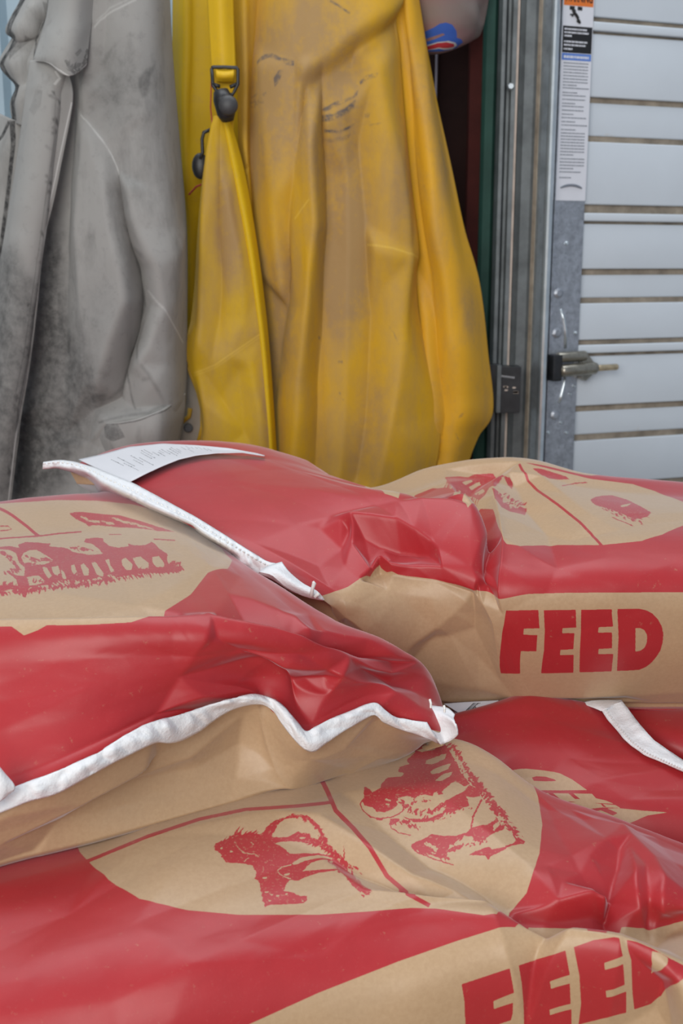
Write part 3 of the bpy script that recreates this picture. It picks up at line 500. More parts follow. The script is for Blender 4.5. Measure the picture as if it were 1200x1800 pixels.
 'bag_c': dict(crease=[[(0.1556,0.6062,0),(0.1992,0.6091,9),(0.2269,0.6072,18),(0.2775,0.6092,16),(0.3261,0.6174,14),(0.3582,0.6376,10),(0.3944,0.6601,5)],[(0.2228,0.6137,16),(0.1924,0.654,6),(0.1419,0.6884,2),(0.061,0.709,2)],[(0.2321,0.64,-4),(0.2664,0.6524,-10),(0.3044,0.6612,-14),(0.3447,0.6716,-12),(0.3731,0.6788,-8)],[(0.2168,0.6887,-6),(0.2756,0.6881,-5),(0.3516,0.6926,-2),(0.4025,0.7077,4)],[(0.396,0.6543,4),(0.4074,0.6775,6),(0.4036,0.7089,6)],[(0.08,0.7154,2),(0.151,0.7276,5),(0.1953,0.721,9),(0.2396,0.6931,16),(0.2562,0.7086,15),(0.3272,0.7093,12),(0.408,0.714,10),(0.4935,0.7337,6)],[(0.1681,0.7321,-3),(0.2295,0.7138,-6),(0.2543,0.73,3),(0.3626,0.7423,4),(0.4782,0.7567,4)],[(0.3024,0.5716,5),(0.3509,0.5684,9),(0.404,0.5645,11),(0.5612,0.4414,13)],[(0.2519,0.2621,5),(0.3154,0.2564,6),(0.3773,0.2634,8),(0.3985,0.3389,8),(0.4372,0.3852,6),(0.3966,0.5549,6)],[(0.464,0.2487,-9),(0.4905,0.346,-10),(0.447,0.5409,-8)],[(0.4969,0.5685,13),(0.5042,0.5986,12),(0.5514,0.614,8),(0.6058,0.5964,3)],[(0.573,0.4203,-9),(0.5734,0.489,-12),(0.5862,0.5446,-14),(0.6029,0.5922,-15),(0.5828,0.6546,-12),(0.5391,0.7142,-10),(0.4846,0.7524,-4)],[(0.6528,0.3429,8),(0.6327,0.4397,10),(0.6333,0.5105,12),(0.6302,0.582,13),(0.6187,0.6591,11),(0.5977,0.7311,9),(0.6049,0.7887,5)],[(0.485,0.7051,6),(0.4995,0.7272,5),(0.4827,0.7738,2)],[(0.7002,0.216,8),(0.6833,0.2801,9),(0.6492,0.3625,8)],[(0.6638,0.26,-5),(0.6109,0.354,-8)],[(0.7002,0.216,8),(0.7308,0.2807,9),(0.7673,0.3634,8),(0.8076,0.4569,6),(0.8432,0.5121,2)],[(0.6906,0.312,-5),(0.7049,0.4404,-8),(0.7399,0.521,-7),(0.7764,0.5417,-3)],[(0.5955,0.2262,4),(0.5807,0.3241,5),(0.5634,0.4336,8)],[(0.0496,0.8386,6),(0.0833,0.8821,5),(0.1228,0.92,3)],[(-0.0022,0.8881,-5),(0.0338,0.9428,-6)],[(0.1104,0.7883,2),(0.191,0.8383,5),(0.2882,0.8454,3)],[(0.4684,0.7616,-3),(0.4555,0.8238,-6),(0.4422,0.864,-9),(0.4312,0.9192,-6)],[(0.4997,0.7858,4),(0.5358,0.8244,6),(0.5921,0.7822,4)],[(0.2147,0.9171,4),(0.3294,0.8658,5),(0.3954,0.8257,4)],[(0.2327,0.935,-4),(0.3008,0.8951,-5),(0.3547,0.8847,-4)],[(0.0676,0.7414,3),(0.2162,0.7807,4),(0.3411,0.7927,5),(0.4439,0.7892,3)],[(0.2713,0.9643,3),(0.4126,0.9667,5),(0.5857,0.9799,6),(0.7547,0.9811,6),(0.8403,0.9758,5),(0.9005,0.9693,4)],[(0.7021,0.9905,-3),(0.8396,0.9932,-3)],[(0.4998,0.9532,2),(0.5411,0.9458,4),(0.5315,0.9831,4)],[(0.0285,0.4358,2),(0.127,0.4121,4),(0.2923,0.3366,3)],[(0.0356,0.6031,3),(0.1219,0.595,4),(0.1862,0.5932,3)],[(0.1002,0.6616,-4),(0.1713,0.6488,-5),(0.2077,0.6252,0)],[(0.7579,0.6611,0),(0.8226,0.6281,3),(0.9047,0.6154,3)],[(0.7346,0.735,2),(0.8365,0.7226,3),(0.9046,0.7241,3)]],
  ink=[
   ('B',0,1),
   ('P',1,1,[5858,2322,6066,2395,6278,2388,6480,2407,6681,2412,6887,2705,6965,3097,7050,3869,7155,4493,6815,4834,6364,5150,6003,4831,5074,5990,4936,5808,5627,3950,5708,3108]),
   ('P',1,1,[7891,3248,8077,3184,8258,3175,8433,3201,8598,3256,8752,3318,8794,4377,8796,5126,8670,5126,8534,5117,8389,5101,8235,5060,8075,5042,8023,4613,7964,4050]),
   ('P',1,1,[7130,2300,7315,2351,7503,2364,7685,2367,7857,2394,8016,2461,7726,3000,7529,3007,7325,2936,7125,2828]),
   ('P',0,0,[10,7088,162,7151,638,7207,1069,7262,1923,7258,2319,7058,2441,7199,2699,7277,3168,7325,3653,7410,4041,7486,4430,7511,4803,7553,5441,7485,6013,7487,6584,7414,6976,7363,7261,7354,7511,7345,7730,7335,7919,7333,8091,7330,8255,7328,8411,7326,8557,7325,8692,7324,8817,7322,8932,7320,9038,7319,9141,7319,9236,7319,9328,7320,9416,7320,9502,7321,9586,7321,9670,7322,9754,7323,9839,7323,9925,7324,10014,7325,10102,7326,10191,7326,10191,7685,10192,8023,10193,8345,10194,8657,10196,8958,10196,9241,10197,9527,10198,9819,10197,10112,10197,10419,10197,10726,10198,10939,10198,10939,10198,10939,10198,10939,10198,10939,10110,10939,10022,10939,9943,10939,9871,10939,9800,10939,9725,10939,9643,10939,9556,10939,9466,10939,9374,10939,9280,10939,9180,10939,9074,10939,8955,10939,8829,10939,8712,10939,8534,10939,8276,10939,8105,10939,7913,10939,7695,10939,7431,10939,7105,10939,6672,10939,5533,10939,5119,10939,4596,10939,4052,10939,3660,10939,3224,10939,2854,10939,2592,10939,2396,10939,2157,10939,1939,10939,1721,10939,1503,10939,1351,10939,1220,10939,1089,10939,959,10939,741,10939,22,10939,-370,10939,-654,10939,-654,10939,-654,10939,-654,10939,-654,10939,-654,10939,-654,10908,-654,10720,-654,10532,-654,9825,-654,9305,-654,9686,-654,9497,-654,9309,-654,7357]),
   ('P',0,0,[4139,3573,4989,1630,3430,5350,3579,5588,5284,3145,5551,3172,5658,3499,5684,3954,4926,5834,4968,6056,5981,4578,6211,4832,6246,5415,6321,5941,6452,6064,6843,6108,7122,5936,7366,5713,7583,5612,7817,5610,8024,5652,8218,5726,8373,5734,8521,5713,8659,5685,8862,5424,9047,4912,9164,4226,9034,3349,8884,2881,8729,2533,8494,2271,8336,2255,8173,2234,8009,2218,7827,2170,7630,2194,7422,2236,7211,2243,7007,2166,6828,2174,6652,2168,6476,2128,6302,2067,6137,1909,5969,1755,5795,1755,5642,1661,5446,1661,5250,1661,5032,1661]),
   ('P',0,0,[4850,600,5999,500,7999,500,8379,1300,7999,2000,6999,2200,5999,2500,5000,2000]),
   ('P',0,1,[6973,2313,7012,2648,7084,2956,7235,3452,7351,3731,7466,3968,7579,4151,7688,4359,7791,4572,7888,4799,7972,5024,8053,5225,8122,5500,8190,5788,8214,5727,8147,5434,8077,5170,7996,4963,7911,4730,7813,4497,7710,4284,7601,4070,7487,3880,7373,3624,7262,3360,7114,2915,7046,2562,7003,2248]),
   ('P',0,1,[5872,2710,6116,2634,6234,2671,6352,2482,6615,2462,6739,3037,6685,3257,6476,3881,6351,3840,6183,4115,6012,4296,6026,3798,5943,3580,5760,3498]),
   ('P',0,0,[6046,3107,6252,2846,6257,2941,6081,3207]),
   ('P',0,0,[6109,3281,6375,2858,6375,2990,6138,3377]),
   ('P',0,0,[6125,3584,6274,3629,6253,3894,6089,3888]),
   ('G',0,1,50,(-349,913),(-4,-26),[5854,2929,5822,3348,5845,3552,5989,3669,6036,4254]),
   ('P',0,1,[6391,3961,6558,4138,6613,4399,6849,4267,7063,4231,7010,4613,6723,4774,6464,4783,6329,4528]),
   ('P',0,1,[6731,3069,6834,2960,6873,3079,6833,3453,6776,3235]),
   ('G',0,0,26,(111,-250),(13,29),[6503,4196,6568,4376,6643,4560,6838,4437]),
   ('G',0,1,26,(102,-259),(10,25),[6602,4138,6760,4291,6979,4158]),
   ('P',0,1,[8031,3754,8075,3489,8158,3270,8280,3133,8460,3378,8644,3888,8757,4231,8726,4496,8596,4632,8525,4509,8426,4340,8241,4100,8105,4001]),
   ('P',0,0,[8411,3888,8532,3663,8496,3899,8427,3990]),
   ('G',0,1,36,(46,174),(-7,43),[8104,3976,8215,4141,8324,4310,8427,4434,8526,4548,8619,4685,8684,4519,8745,4336]),
   ('P',0,1,[8326,4594,8453,4781,8572,4978,8575,4941,8457,4743,8330,4557]),
   ('P',0,1,[7175,2414,7304,2347,7430,2362,7675,2388,7722,2494,7557,2714,7428,2830,7305,2700]),
   ('P',0,1,[7626,3160,7798,2690,7957,2471,7954,2409,7795,2626,7620,3078]),
   ('P',0,1,[6193,7780,6761,7773,7145,7763,7132,8220,6740,8234,6695,8379,7069,8385,6993,8754,6470,8769,6059,9271,5079,9360,5109,9224,5241,9014,5643,8586,5956,8181]),
   ('P',0,1,[7257,7768,7552,7770,7807,7766,7787,8219,7566,8220,7550,8345,7751,8358,7705,8721,7488,8729,7468,8845,7701,8845,7663,9226,7371,9225,7012,9229,7168,8735,7236,8286]),
   ('P',0,1,[7885,7766,8097,7760,8297,7757,8295,8194,8104,8212,8085,8343,8272,8332,8254,8699,8074,8716,8061,8832,8265,8817,8224,9204,8002,9216,7762,9224,7801,8784,7851,8309]),
   ('P',0,1,[8368,7749,8623,7751,8690,7787,8753,7870,8804,8024,8835,8191,8845,8385,8833,8574,8807,8751,8763,8891,8710,9011,8646,9108,8572,9167,8477,9179,8295,9191,8321,8825,8348,8453,8359,8114]),
   ('P',0,0,[8561,8236,8615,8234,8656,8284,8678,8385,8676,8554,8648,8679,8604,8747,8539,8774]),
  ]),
 'bag_d': dict(crease=[[(0.2798,0.3201,2),(0.5972,0.3098,5),(0.6554,0.4146,2),(0.6893,0.5805,-2)],[(0.326,0.6568,0),(0.5495,0.6636,-2),(0.7517,0.6901,2),(0.8528,0.7442,0)],[(0.5712,0.7536,2),(0.7318,0.7913,3),(0.8502,0.7829,2)]],
  ink=[
   ('B',0,1),
   ('P',0,0,[4150,6324,4385,6222,4661,6207,4922,6224,5523,6337,5919,6421,6113,6507,6367,6784,6472,7059,6534,7324,5960,7265,5424,7219,4971,7192,4510,7158,4368,6939,4198,6569]),
   ('P',0,1,[4963,6588,5157,6549,5508,6591,5734,6720,5776,6804,5337,6784,4970,6737]),
   ('P',0,0,[4498,7288,4912,7330,5312,7370,5710,7404,6096,7457,6528,7502,6440,7729,6659,7854,6783,8016,6129,7940,5531,7825,5193,7834,4906,7657,4686,7487]),
   ('P',0,1,[5145,7341,5298,7352,5332,7701,5178,7698]),
   ('P',0,1,[5771,7421,5917,7439,5906,7728,5755,7716]),
   ('P',0,0,[5310,7875,5790,7867,6298,7987,6776,8065,6826,8189,6259,8152,5939,8184,5711,8253]),
   ('P',0,1,[6343,7997,6396,8000,6404,8137,6301,8133]),
   ('P',0,0,[5746,8268,6220,8198,6750,8200,7428,8301,7764,8333,8060,8365,7431,8466,6903,8646,6525,8762,6107,8825,5847,8634]),
   ('P',0,1,[5742,8261,6193,8170,6357,8189,6561,8381,6341,8469,6118,8266,5806,8315]),
  ]),
 'bag_e': dict(crease=[[(0.0535,0.42,2),(0.3063,0.506,4),(0.4749,0.6656,2)]],
  ink=[
   ('B',0,1),
  ]),
 'coat': dict(crease=[[(0.3535,0.1615,12),(0.3761,0.2857,20),(0.3865,0.4286,20),(0.3021,0.5619,20),(0.2312,0.6824,18),(0.1829,0.8857,18)],[(0.2786,0.1521,2),(0.2805,0.3333,2),(0.2174,0.5238,0)],[(0.445,0.1708,-10),(0.448,0.3333,-16),(0.4433,0.4286,-16),(0.3546,0.5714,-16),(0.2926,0.6824,-14),(0.2458,0.8857,-12)],[(0.5726,0.1803,-6),(0.5832,0.3333,-8),(0.565,0.4762,-8),(0.512,0.663,-6),(0.442,0.8857,-4)],[(0.6481,0.1521,-9),(0.6777,0.2857,-12),(0.6864,0.4286,-12),(0.7072,0.5714,-14),(0.6286,0.7388,-14),(0.5377,0.9141,-12)],[(0.7993,0.1615,8),(0.8755,0.3333,14),(0.8973,0.4762,16),(0.8542,0.6173,14),(0.7409,0.7812,12),(0.6494,0.9284,8)],[(0.1012,0.1615,8),(0.1692,0.381,9),(0.1605,0.5429,4)],[(0.2372,0.4095,-4),(0.2052,0.4952,-10),(0.1531,0.5619,-10),(0.0926,0.6353,-4)],[(0.3037,0.1803,4),(0.4261,0.1466,6),(0.6082,0.1082,9),(0.9568,0.0493,11)],[(0.3187,0.1898,5),(0.4487,0.1558,6),(0.6319,0.1172,9),(0.9823,0.0599,11)],[(0.3402,0.2032,-3),(0.478,0.1671,-5),(0.6626,0.1282,-6),(1.0044,0.0795,-6)],[(0.4757,0.2185,-4),(0.5631,0.2378,2),(0.7169,0.1993,2)],[(0.4537,0.2474,2),(0.5998,0.2426,-3),(0.7524,0.1993,2)],[(0.712,0.4571,4),(0.8709,0.4667,8),(0.993,0.479,8)]],
  ink=[
   ('P',0,1,[678,1534,936,1413,1399,1388,1943,1459,2728,1505,2741,1584,2319,1577,1892,1508,1306,1461,971,1512,759,1583]),
   ('P',0,0.9,[1695,1795,1956,1651,2154,1673,1984,1840,1756,1950]),
   ('G',0,0.6,20,(-449,32),(-50,-27),[661,2124,1391,2082,1065,2178,565,2266]),
   ('P',0,1,[4349,2408,5078,2388,5835,2291,6650,2127,6441,2297,5622,2426,4877,2505,4371,2512]),
   ('P',0,0.9,[4485,2297,5295,2181,6435,2087,6816,1983,6710,2088,5660,2223,4643,2352]),
   ('P',0,1,[4442,2631,5388,2654,6373,2535,6623,2511,5953,2635,5379,2701,4437,2678]),
   ('P',0,0.4,[4508,2797,5552,2757,6137,2703,5920,2801,4831,2850]),
   ('P',0,0.9,[6924,1847,7344,1737,7935,1717,7864,1772,7334,1818,6967,1897]),
   ('P',0,0.5,[7151,2370,7560,2355,7476,2448,7235,2428]),
   ('P',0,0.5,[7469,2577,8098,2557,8090,2538,7460,2558]),
   ('P',0,0.6,[7687,2768,7818,2866,7869,2859,7740,2761]),
   ('P',0,0.9,[4761,576,5381,655,6172,781,6240,755,5447,628,4819,550]),
   ('P',0,0.9,[11369,3550,11369,3557,11369,3609]),
   ('P',2,0.8,[6923,4578,7300,4605,7721,4629,8124,4653,8483,4693,8835,4733,9614,4795,9668,4778,8864,4715,8510,4675,8148,4634,7739,4610,7315,4586,6933,4559]),
   ('P',0,0.6,[7993,5941,8147,6039,8281,6218,8322,6211,8191,6031,8038,5930]),
   ('P',0,0.8,[3188,6090,3306,6104,3263,6154,3191,6146]),
   ('P',0,0.7,[4584,6491,4904,6490,4895,6527,4608,6537]),
   ('P',0,0.7,[4488,7034,4631,7044,4605,7088]),
   ('P',0,0.7,[4697,7167,4819,7178,4778,7214]),
   ('P',2,0.7,[3633,3817,3379,3923,3049,4030,2718,4139,2778,4150,3109,4042,3426,3934,3676,3829]),
   ('P',1,0.8,[-543,1063,221,956,987,849,1751,744,2523,637,3311,531,4222,537,5181,542,6160,542,7089,545,7180,775,7293,995,7507,1191,7540,1432,7443,1678,7359,1923,7294,2165,7219,2408,7125,2654,7090,2880,7039,3105,6978,3332,6914,3559,6852,3786,6794,4015,6746,4243,6712,4472,5729,4505,4850,4536,3927,4572,3903,4330,3863,4086,3813,3843,3756,3599,3695,3355,2791,3408,2043,3482,1291,3551,192,3619,104,3371,8,3124,-106,2876,-248,2626,-433,2374,-470,2148,-511,1923,-562,1701,-609,1482,-552,1273]),
   ('P',1,0.9,[4452,1885,5343,1823,6297,1758,7189,1709,7175,1923,7178,2134,7193,2341,7190,2553,7174,2765,7148,2977,7106,3190,7058,3402,7009,3615,6963,3829,6923,4043,6890,4257,6866,4472,6876,4696,6896,4920,6916,5145,6934,5369,6944,5593,6937,5816,6073,5908,5285,5998,4550,6091,3685,6186,3695,5982,3712,5772,3743,5556,3790,5338,3843,5121,3891,4904,3929,4690,3954,4478,4015,4266,4065,4053,4108,3838,4146,3622,4181,3405,4214,3187,4246,2971,4281,2755,4322,2538,4366,2321,4410,2104]),
   ('P',1,0.9,[219,5047,1022,4852,1644,4663,1996,4476,2719,4286,2665,4495,2594,4703,2515,4912,2438,5121,2376,5329,2316,5537,2307,5743,2304,5942,2263,6138,2223,6333,1802,6566,1289,6811,578,7083,6,7387,-11,7097,1,6844,25,6611,54,6390,78,6173,100,5957,119,5734,135,5506,152,5277]),
   ('P',1,0.7,[5313,7409,5817,7089,6382,6810,6904,6548,7224,6730,7506,6920,7740,7126,7525,7410,7285,7736,7038,8092,6805,8449,6601,8786,6417,9120,5600,9171,4762,9169,4873,8826,4979,8480,5085,8114,5195,7746]),
   ('P',1,0.6,[9596,2189,9894,2443,10182,2696,10523,2944,10378,3178,10224,3412,10063,3646,9886,3880,9603,4116,9410,4347,9295,4575,8403,4667,8430,4447,8391,4228,8374,4009,8372,3791,8378,3572,8392,3353,8483,3129,8589,2901,8828,2666,9200,2427]),
  ]),
 'coat_sleeve': dict(crease=[[(0.8407,0.0828,6),(0.5925,0.1849,7),(0.4835,0.3333,6),(0.4711,0.5362,3)],[(0.4205,0.1256,-5),(0.2529,0.2579,-8),(0.2792,0.3526,-8),(0.266,0.4999,-8),(0.2816,0.6402,-8),(0.2255,0.8429,-6)],[(1.0473,0.17,-3),(0.9427,0.279,-4),(0.8584,0.3868,-2)],[(0.2068,0.4999,4),(0.2423,0.6173,8),(0.2462,0.761,10),(-0.002,0.8977,6)]],
  ink=[
   ('P',0,0.9,[3675,2761,4512,2771,4340,2806,3723,2804]),
   ('P',0,0.8,[5326,6928,5612,6764,6070,6756,5802,6921]),
   ('P',0,0.4,[5463,7602,6210,7861,6403,7846,5651,7584]),
   ('P',1,0.6,[1615,932,7362,1051,7404,1218,7830,1383,8785,1543,9580,1705,9751,1875,9832,2047,9894,2217,9851,2399,9823,2575,9814,2751,9812,2931,6479,2763,6161,2604,5901,2444,5692,2281,5522,2110,5353,1936,5126,1761,4632,1586,3648,1416,2991,1252,2284,1092]),
   ('P',1,0.7,[6031,4445,8813,4541,8897,4791,9048,5030,9273,5270,6566,5179,6391,4941,6205,4700]),
   ('P',1,0.9,[209,5266,1113,5500,1916,5747,2086,5969,2210,6203,2313,6464,2420,6790,2533,7325,1911,8018,-325,8626,-696,8238,-920,7829,-759,7254,-652,6741,-677,6425,-389,6162,-147,5923,37,5697,155,5474]),
  ]),
 'bib_panel': dict(crease=[[(0.2344,0.0206,6),(0.2358,0.1246,10),(0.206,0.2222,12),(0.1719,0.3333,12),(0.2082,0.5166,12),(0.1038,0.6667,10),(0.1963,0.953,8)],[(0.4963,0.1272,-2),(0.4371,0.2428,-6),(0.3972,0.4444,-6),(0.3442,0.6667,-5)],[(0.6901,0.1664,4),(0.8135,0.2738,5),(0.7919,0.4444,2)],[(0.8296,0.5779,4),(0.8779,0.7071,6),(0.8714,0.9529,6)],[(0.086,0.5948,3),(0.557,0.56,2),(1.0286,0.4886,2)],[(0.684,0.592,-4),(0.6843,0.8017,-5)]],
  ink=[
   ('P',2,0.8,[699,6016,2440,5909,4034,5795,5058,5661,5988,5522,6886,5380,7793,5237,9050,5045,10437,4848,10361,4819,8972,5016,7714,5209,6808,5353,5912,5496,4984,5636,3985,5770,2423,5883,675,5992]),
   ('P',2,0.6,[524,6082,2317,5976,3958,5864,5010,5733,5959,5598,6863,5458,7769,5316,9014,5127,10370,4931,10314,4910,8957,5106,7712,5296,6807,5438,5904,5579,4958,5715,3924,5845,2305,5957,507,6064]),
   ('P',1,0.7,[3827,513,6339,944,7862,1299,7881,1515,8077,1717,8279,1917,8413,2126,8476,2352,8498,2583,8530,2822,8584,3078,6929,3333,5352,3656,4653,3267,4082,2962,3725,2689,3388,2429,3535,2197,3689,1975,3829,1765,3933,1557,3982,1341,3973,1103,3899,825]),
   ('P',1,0.6,[1294,5794,2953,5588,4238,5371,5582,5142,7422,4793,9558,4443,9687,4971,8229,5252,6876,5521,5493,5778,3440,5785]),
   ('P',1,0.8,[9316,5778,10013,6202,10754,6671,10616,7191,10486,7781,10404,8399,10374,8890,10381,9234,10400,9531,8985,9515,8930,9238,8887,8923,8868,8489,8889,7911,8942,7366,9028,6843,9128,6440,9228,6105]),
  ]),
 'bib_fold': dict(crease=[],
  ink=[
  ]),
 'bib_back': dict(crease=[[(0.4734,0.0174,8),(0.4615,0.1979,8),(0.5952,0.3996,4)],[(0.6664,0.0174,-5),(0.673,0.2598,-5)],[(0.733,0.0174,5),(0.7225,0.2598,5)]],
  ink=[
  ]),
 'bib_side': dict(crease=[],
  ink=[
  ]),
 'bib_strap': dict(crease=[],
  ink=[
  ]),
 'bib_lining': dict(crease=[],
  ink=[
  ]),
 'jacket_body': dict(crease=[[(0.5293,0.2123,0),(0.6253,0.2483,-3),(0.6743,0.2917,-6),(0.686,0.35,-12),(0.7201,0.3999,-20),(0.7555,0.4328,-30),(0.779,0.4829,-32),(0.7581,0.5253,-30),(0.7139,0.5759,-28),(0.6702,0.6369,-20)],[(0.5714,0.25,6),(0.6354,0.3167,8),(0.6567,0.375,10),(0.6902,0.4328,10),(0.7068,0.4829,12),(0.6709,0.5336,14),(0.6243,0.6038,12)],[(0.7196,0.3167,6),(0.7466,0.375,8),(0.803,0.4328,14),(0.8221,0.4914,12),(0.7857,0.5503,8),(0.7515,0.5759,4)],[(0.4702,0.1912,-6),(0.4448,0.2917,-10),(0.4348,0.4163,-12),(0.4302,0.5419,-10),(0.4223,0.7319,-8)],[(0.5296,0.2417,5),(0.5063,0.375,8),(0.5324,0.5,8),(0.5435,0.614,4)],[(0.8877,0.4744,6),(0.8456,0.5759,6),(0.8795,0.6369,6)],[(0.7614,0.5759,4),(0.8092,0.6038,10),(0.8586,0.6526,8),(0.7603,0.6827,4),(0.6523,0.6996,4)],[(0.7328,0.5942,-8),(0.7507,0.6641,-8)],[(0.5755,0.6641,-10),(0.5595,0.7688,-10),(0.5423,0.9119,-6)],[(0.7641,0.0931,3),(0.7967,0.208,5),(0.7994,0.3167,4)],[(0.6631,0.0774,-2),(0.6514,0.1744,-3)],[(0.5714,0.0462,6),(0.5574,0.109,6),(0.5292,0.1744,4)],[(0.6248,0.054,-3),(0.6068,0.1413,-4)]],
  ink=[  # near-black strokes along the sleeve folds put crease shade into the first channel
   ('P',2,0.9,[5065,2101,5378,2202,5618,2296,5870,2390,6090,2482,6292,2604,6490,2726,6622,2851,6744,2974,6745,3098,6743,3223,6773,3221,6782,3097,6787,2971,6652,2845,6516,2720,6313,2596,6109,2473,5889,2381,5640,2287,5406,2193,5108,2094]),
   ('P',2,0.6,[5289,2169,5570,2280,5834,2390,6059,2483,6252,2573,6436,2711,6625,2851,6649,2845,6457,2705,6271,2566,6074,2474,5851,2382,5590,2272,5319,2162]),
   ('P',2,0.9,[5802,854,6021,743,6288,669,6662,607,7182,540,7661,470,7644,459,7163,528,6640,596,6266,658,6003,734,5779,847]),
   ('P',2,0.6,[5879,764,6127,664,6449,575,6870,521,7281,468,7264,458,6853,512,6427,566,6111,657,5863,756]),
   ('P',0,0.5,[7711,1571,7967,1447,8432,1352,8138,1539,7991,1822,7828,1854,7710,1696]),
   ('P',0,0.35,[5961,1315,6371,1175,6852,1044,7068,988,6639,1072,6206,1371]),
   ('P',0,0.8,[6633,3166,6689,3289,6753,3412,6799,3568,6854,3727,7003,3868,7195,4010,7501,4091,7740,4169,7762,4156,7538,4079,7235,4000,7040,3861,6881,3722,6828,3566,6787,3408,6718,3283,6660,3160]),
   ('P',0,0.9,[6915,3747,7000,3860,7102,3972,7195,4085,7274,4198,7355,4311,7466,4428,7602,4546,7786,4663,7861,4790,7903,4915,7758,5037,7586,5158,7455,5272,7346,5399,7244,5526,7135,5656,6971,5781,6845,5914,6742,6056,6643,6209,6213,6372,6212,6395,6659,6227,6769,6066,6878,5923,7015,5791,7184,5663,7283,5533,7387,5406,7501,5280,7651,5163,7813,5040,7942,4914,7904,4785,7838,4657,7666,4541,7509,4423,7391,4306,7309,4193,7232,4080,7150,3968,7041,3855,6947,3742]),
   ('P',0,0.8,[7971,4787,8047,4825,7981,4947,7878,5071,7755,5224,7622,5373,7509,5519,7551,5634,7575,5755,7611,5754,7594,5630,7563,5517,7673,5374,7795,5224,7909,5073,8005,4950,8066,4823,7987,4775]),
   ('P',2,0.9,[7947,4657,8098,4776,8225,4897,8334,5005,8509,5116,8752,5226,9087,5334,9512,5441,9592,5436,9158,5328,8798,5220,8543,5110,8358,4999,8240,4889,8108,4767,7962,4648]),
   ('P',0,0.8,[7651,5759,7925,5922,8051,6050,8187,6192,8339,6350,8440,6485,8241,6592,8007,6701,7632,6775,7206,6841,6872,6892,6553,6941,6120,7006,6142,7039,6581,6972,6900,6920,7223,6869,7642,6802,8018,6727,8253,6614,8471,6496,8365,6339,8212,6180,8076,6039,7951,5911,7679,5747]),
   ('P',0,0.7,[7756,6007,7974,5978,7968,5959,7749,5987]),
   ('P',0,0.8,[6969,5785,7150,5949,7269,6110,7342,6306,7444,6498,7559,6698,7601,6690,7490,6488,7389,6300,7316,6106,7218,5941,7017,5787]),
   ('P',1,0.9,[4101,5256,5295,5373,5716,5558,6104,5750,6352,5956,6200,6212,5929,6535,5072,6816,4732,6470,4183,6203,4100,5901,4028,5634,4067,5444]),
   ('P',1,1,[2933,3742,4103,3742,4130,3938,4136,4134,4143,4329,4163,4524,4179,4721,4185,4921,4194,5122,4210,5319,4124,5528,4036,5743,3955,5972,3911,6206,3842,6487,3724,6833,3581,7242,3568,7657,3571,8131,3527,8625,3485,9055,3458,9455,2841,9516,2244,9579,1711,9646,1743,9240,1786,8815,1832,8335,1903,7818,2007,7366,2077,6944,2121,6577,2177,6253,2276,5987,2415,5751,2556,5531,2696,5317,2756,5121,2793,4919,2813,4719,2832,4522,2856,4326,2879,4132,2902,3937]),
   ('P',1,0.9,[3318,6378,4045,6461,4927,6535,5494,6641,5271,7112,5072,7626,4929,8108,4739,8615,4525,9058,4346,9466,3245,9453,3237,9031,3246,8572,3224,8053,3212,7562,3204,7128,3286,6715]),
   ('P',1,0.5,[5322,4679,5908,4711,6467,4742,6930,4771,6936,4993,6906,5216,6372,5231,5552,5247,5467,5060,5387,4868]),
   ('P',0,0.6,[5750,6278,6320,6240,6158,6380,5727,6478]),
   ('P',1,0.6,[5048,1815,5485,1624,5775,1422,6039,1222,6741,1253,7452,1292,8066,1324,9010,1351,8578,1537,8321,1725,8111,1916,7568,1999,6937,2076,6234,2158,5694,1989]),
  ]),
 'jacket_front': dict(crease=[[(0.5932,0.1083,4),(0.6581,0.1832,4),(0.7224,0.274,4),(0.8655,0.4187,4),(0.826,0.6633,4),(0.8205,0.8355,4)],[(0.7231,0.1169,-3),(0.7842,0.2071,-3),(0.8224,0.2857,-3),(0.9656,0.4187,-3),(0.9234,0.6633,-3),(0.9031,0.8355,-3)],[(0.2044,0.1701,4),(0.1855,0.3212,5),(0.1885,0.4666,4)]],
  ink=[
   ('P',1,1,[307,6469,5047,6369,7215,6558,10025,6763,9908,7087,9845,7406,9835,7723,9839,8033,9814,8327,9847,8584,9827,8824,9805,9053,9757,9275,9703,9494,9649,9714,4018,9714,3759,9505,3521,9298,3318,9088,3064,8873,2836,8648,2556,8409,2251,8155,1925,7888,1612,7611,1303,7330,1002,7049,670,6763]),
   ('P',1,0.7,[-1385,4596,3601,4514,5528,4828,7250,5150,9557,5489,9560,5807,9565,6127,9565,6448,9599,6766,9522,7053,9486,7334,9490,7615,9515,7891,9534,8158,9637,8411,9619,8647,9666,8873,9679,9088,9672,9298,9661,9506,9649,9714,4018,9714,3663,9501,3340,9289,3053,9075,2717,8855,2413,8624,2048,8378,1673,8117,1275,7842,893,7558,505,7271,101,6983,-328,6689,-794,6388,-1293,6085,-1879,5783,-2524,5481,-2017,5187,-1758,4889]),
   ('G',0,0.7,40,(1000,141),(-464,16),[5872,1052,6013,1272,6183,1462,6394,1630,6635,1785,6671,1935,6717,2079,6769,2220,6826,2358,6882,2497,6936,2636,7040,2786,7138,2940,7245,3093,7367,3245,7500,3398,7633,3550,7769,3704,7916,3859,8083,4017,8222,4176,8244,4332,8262,4490,8267,4651,8287,4815,8293,4980,8258,5145,8218,5310,8172,5475,8145,5638,8127,5802,8094,5965,8030,6129,7960,6293,7931,6457,7929,6622,7892,6783,7861,6942,7853,7099,7853,7253,7872,7409,7908,7565,7957,7720,8018,7873,8144,8022,8311,8169,8489,8313,8509,8447,8599,8580,8732,8710,8816,8834,8857,8954,8882,9072,8893,9187,8901,9301,8910,9415,8922,9529]),
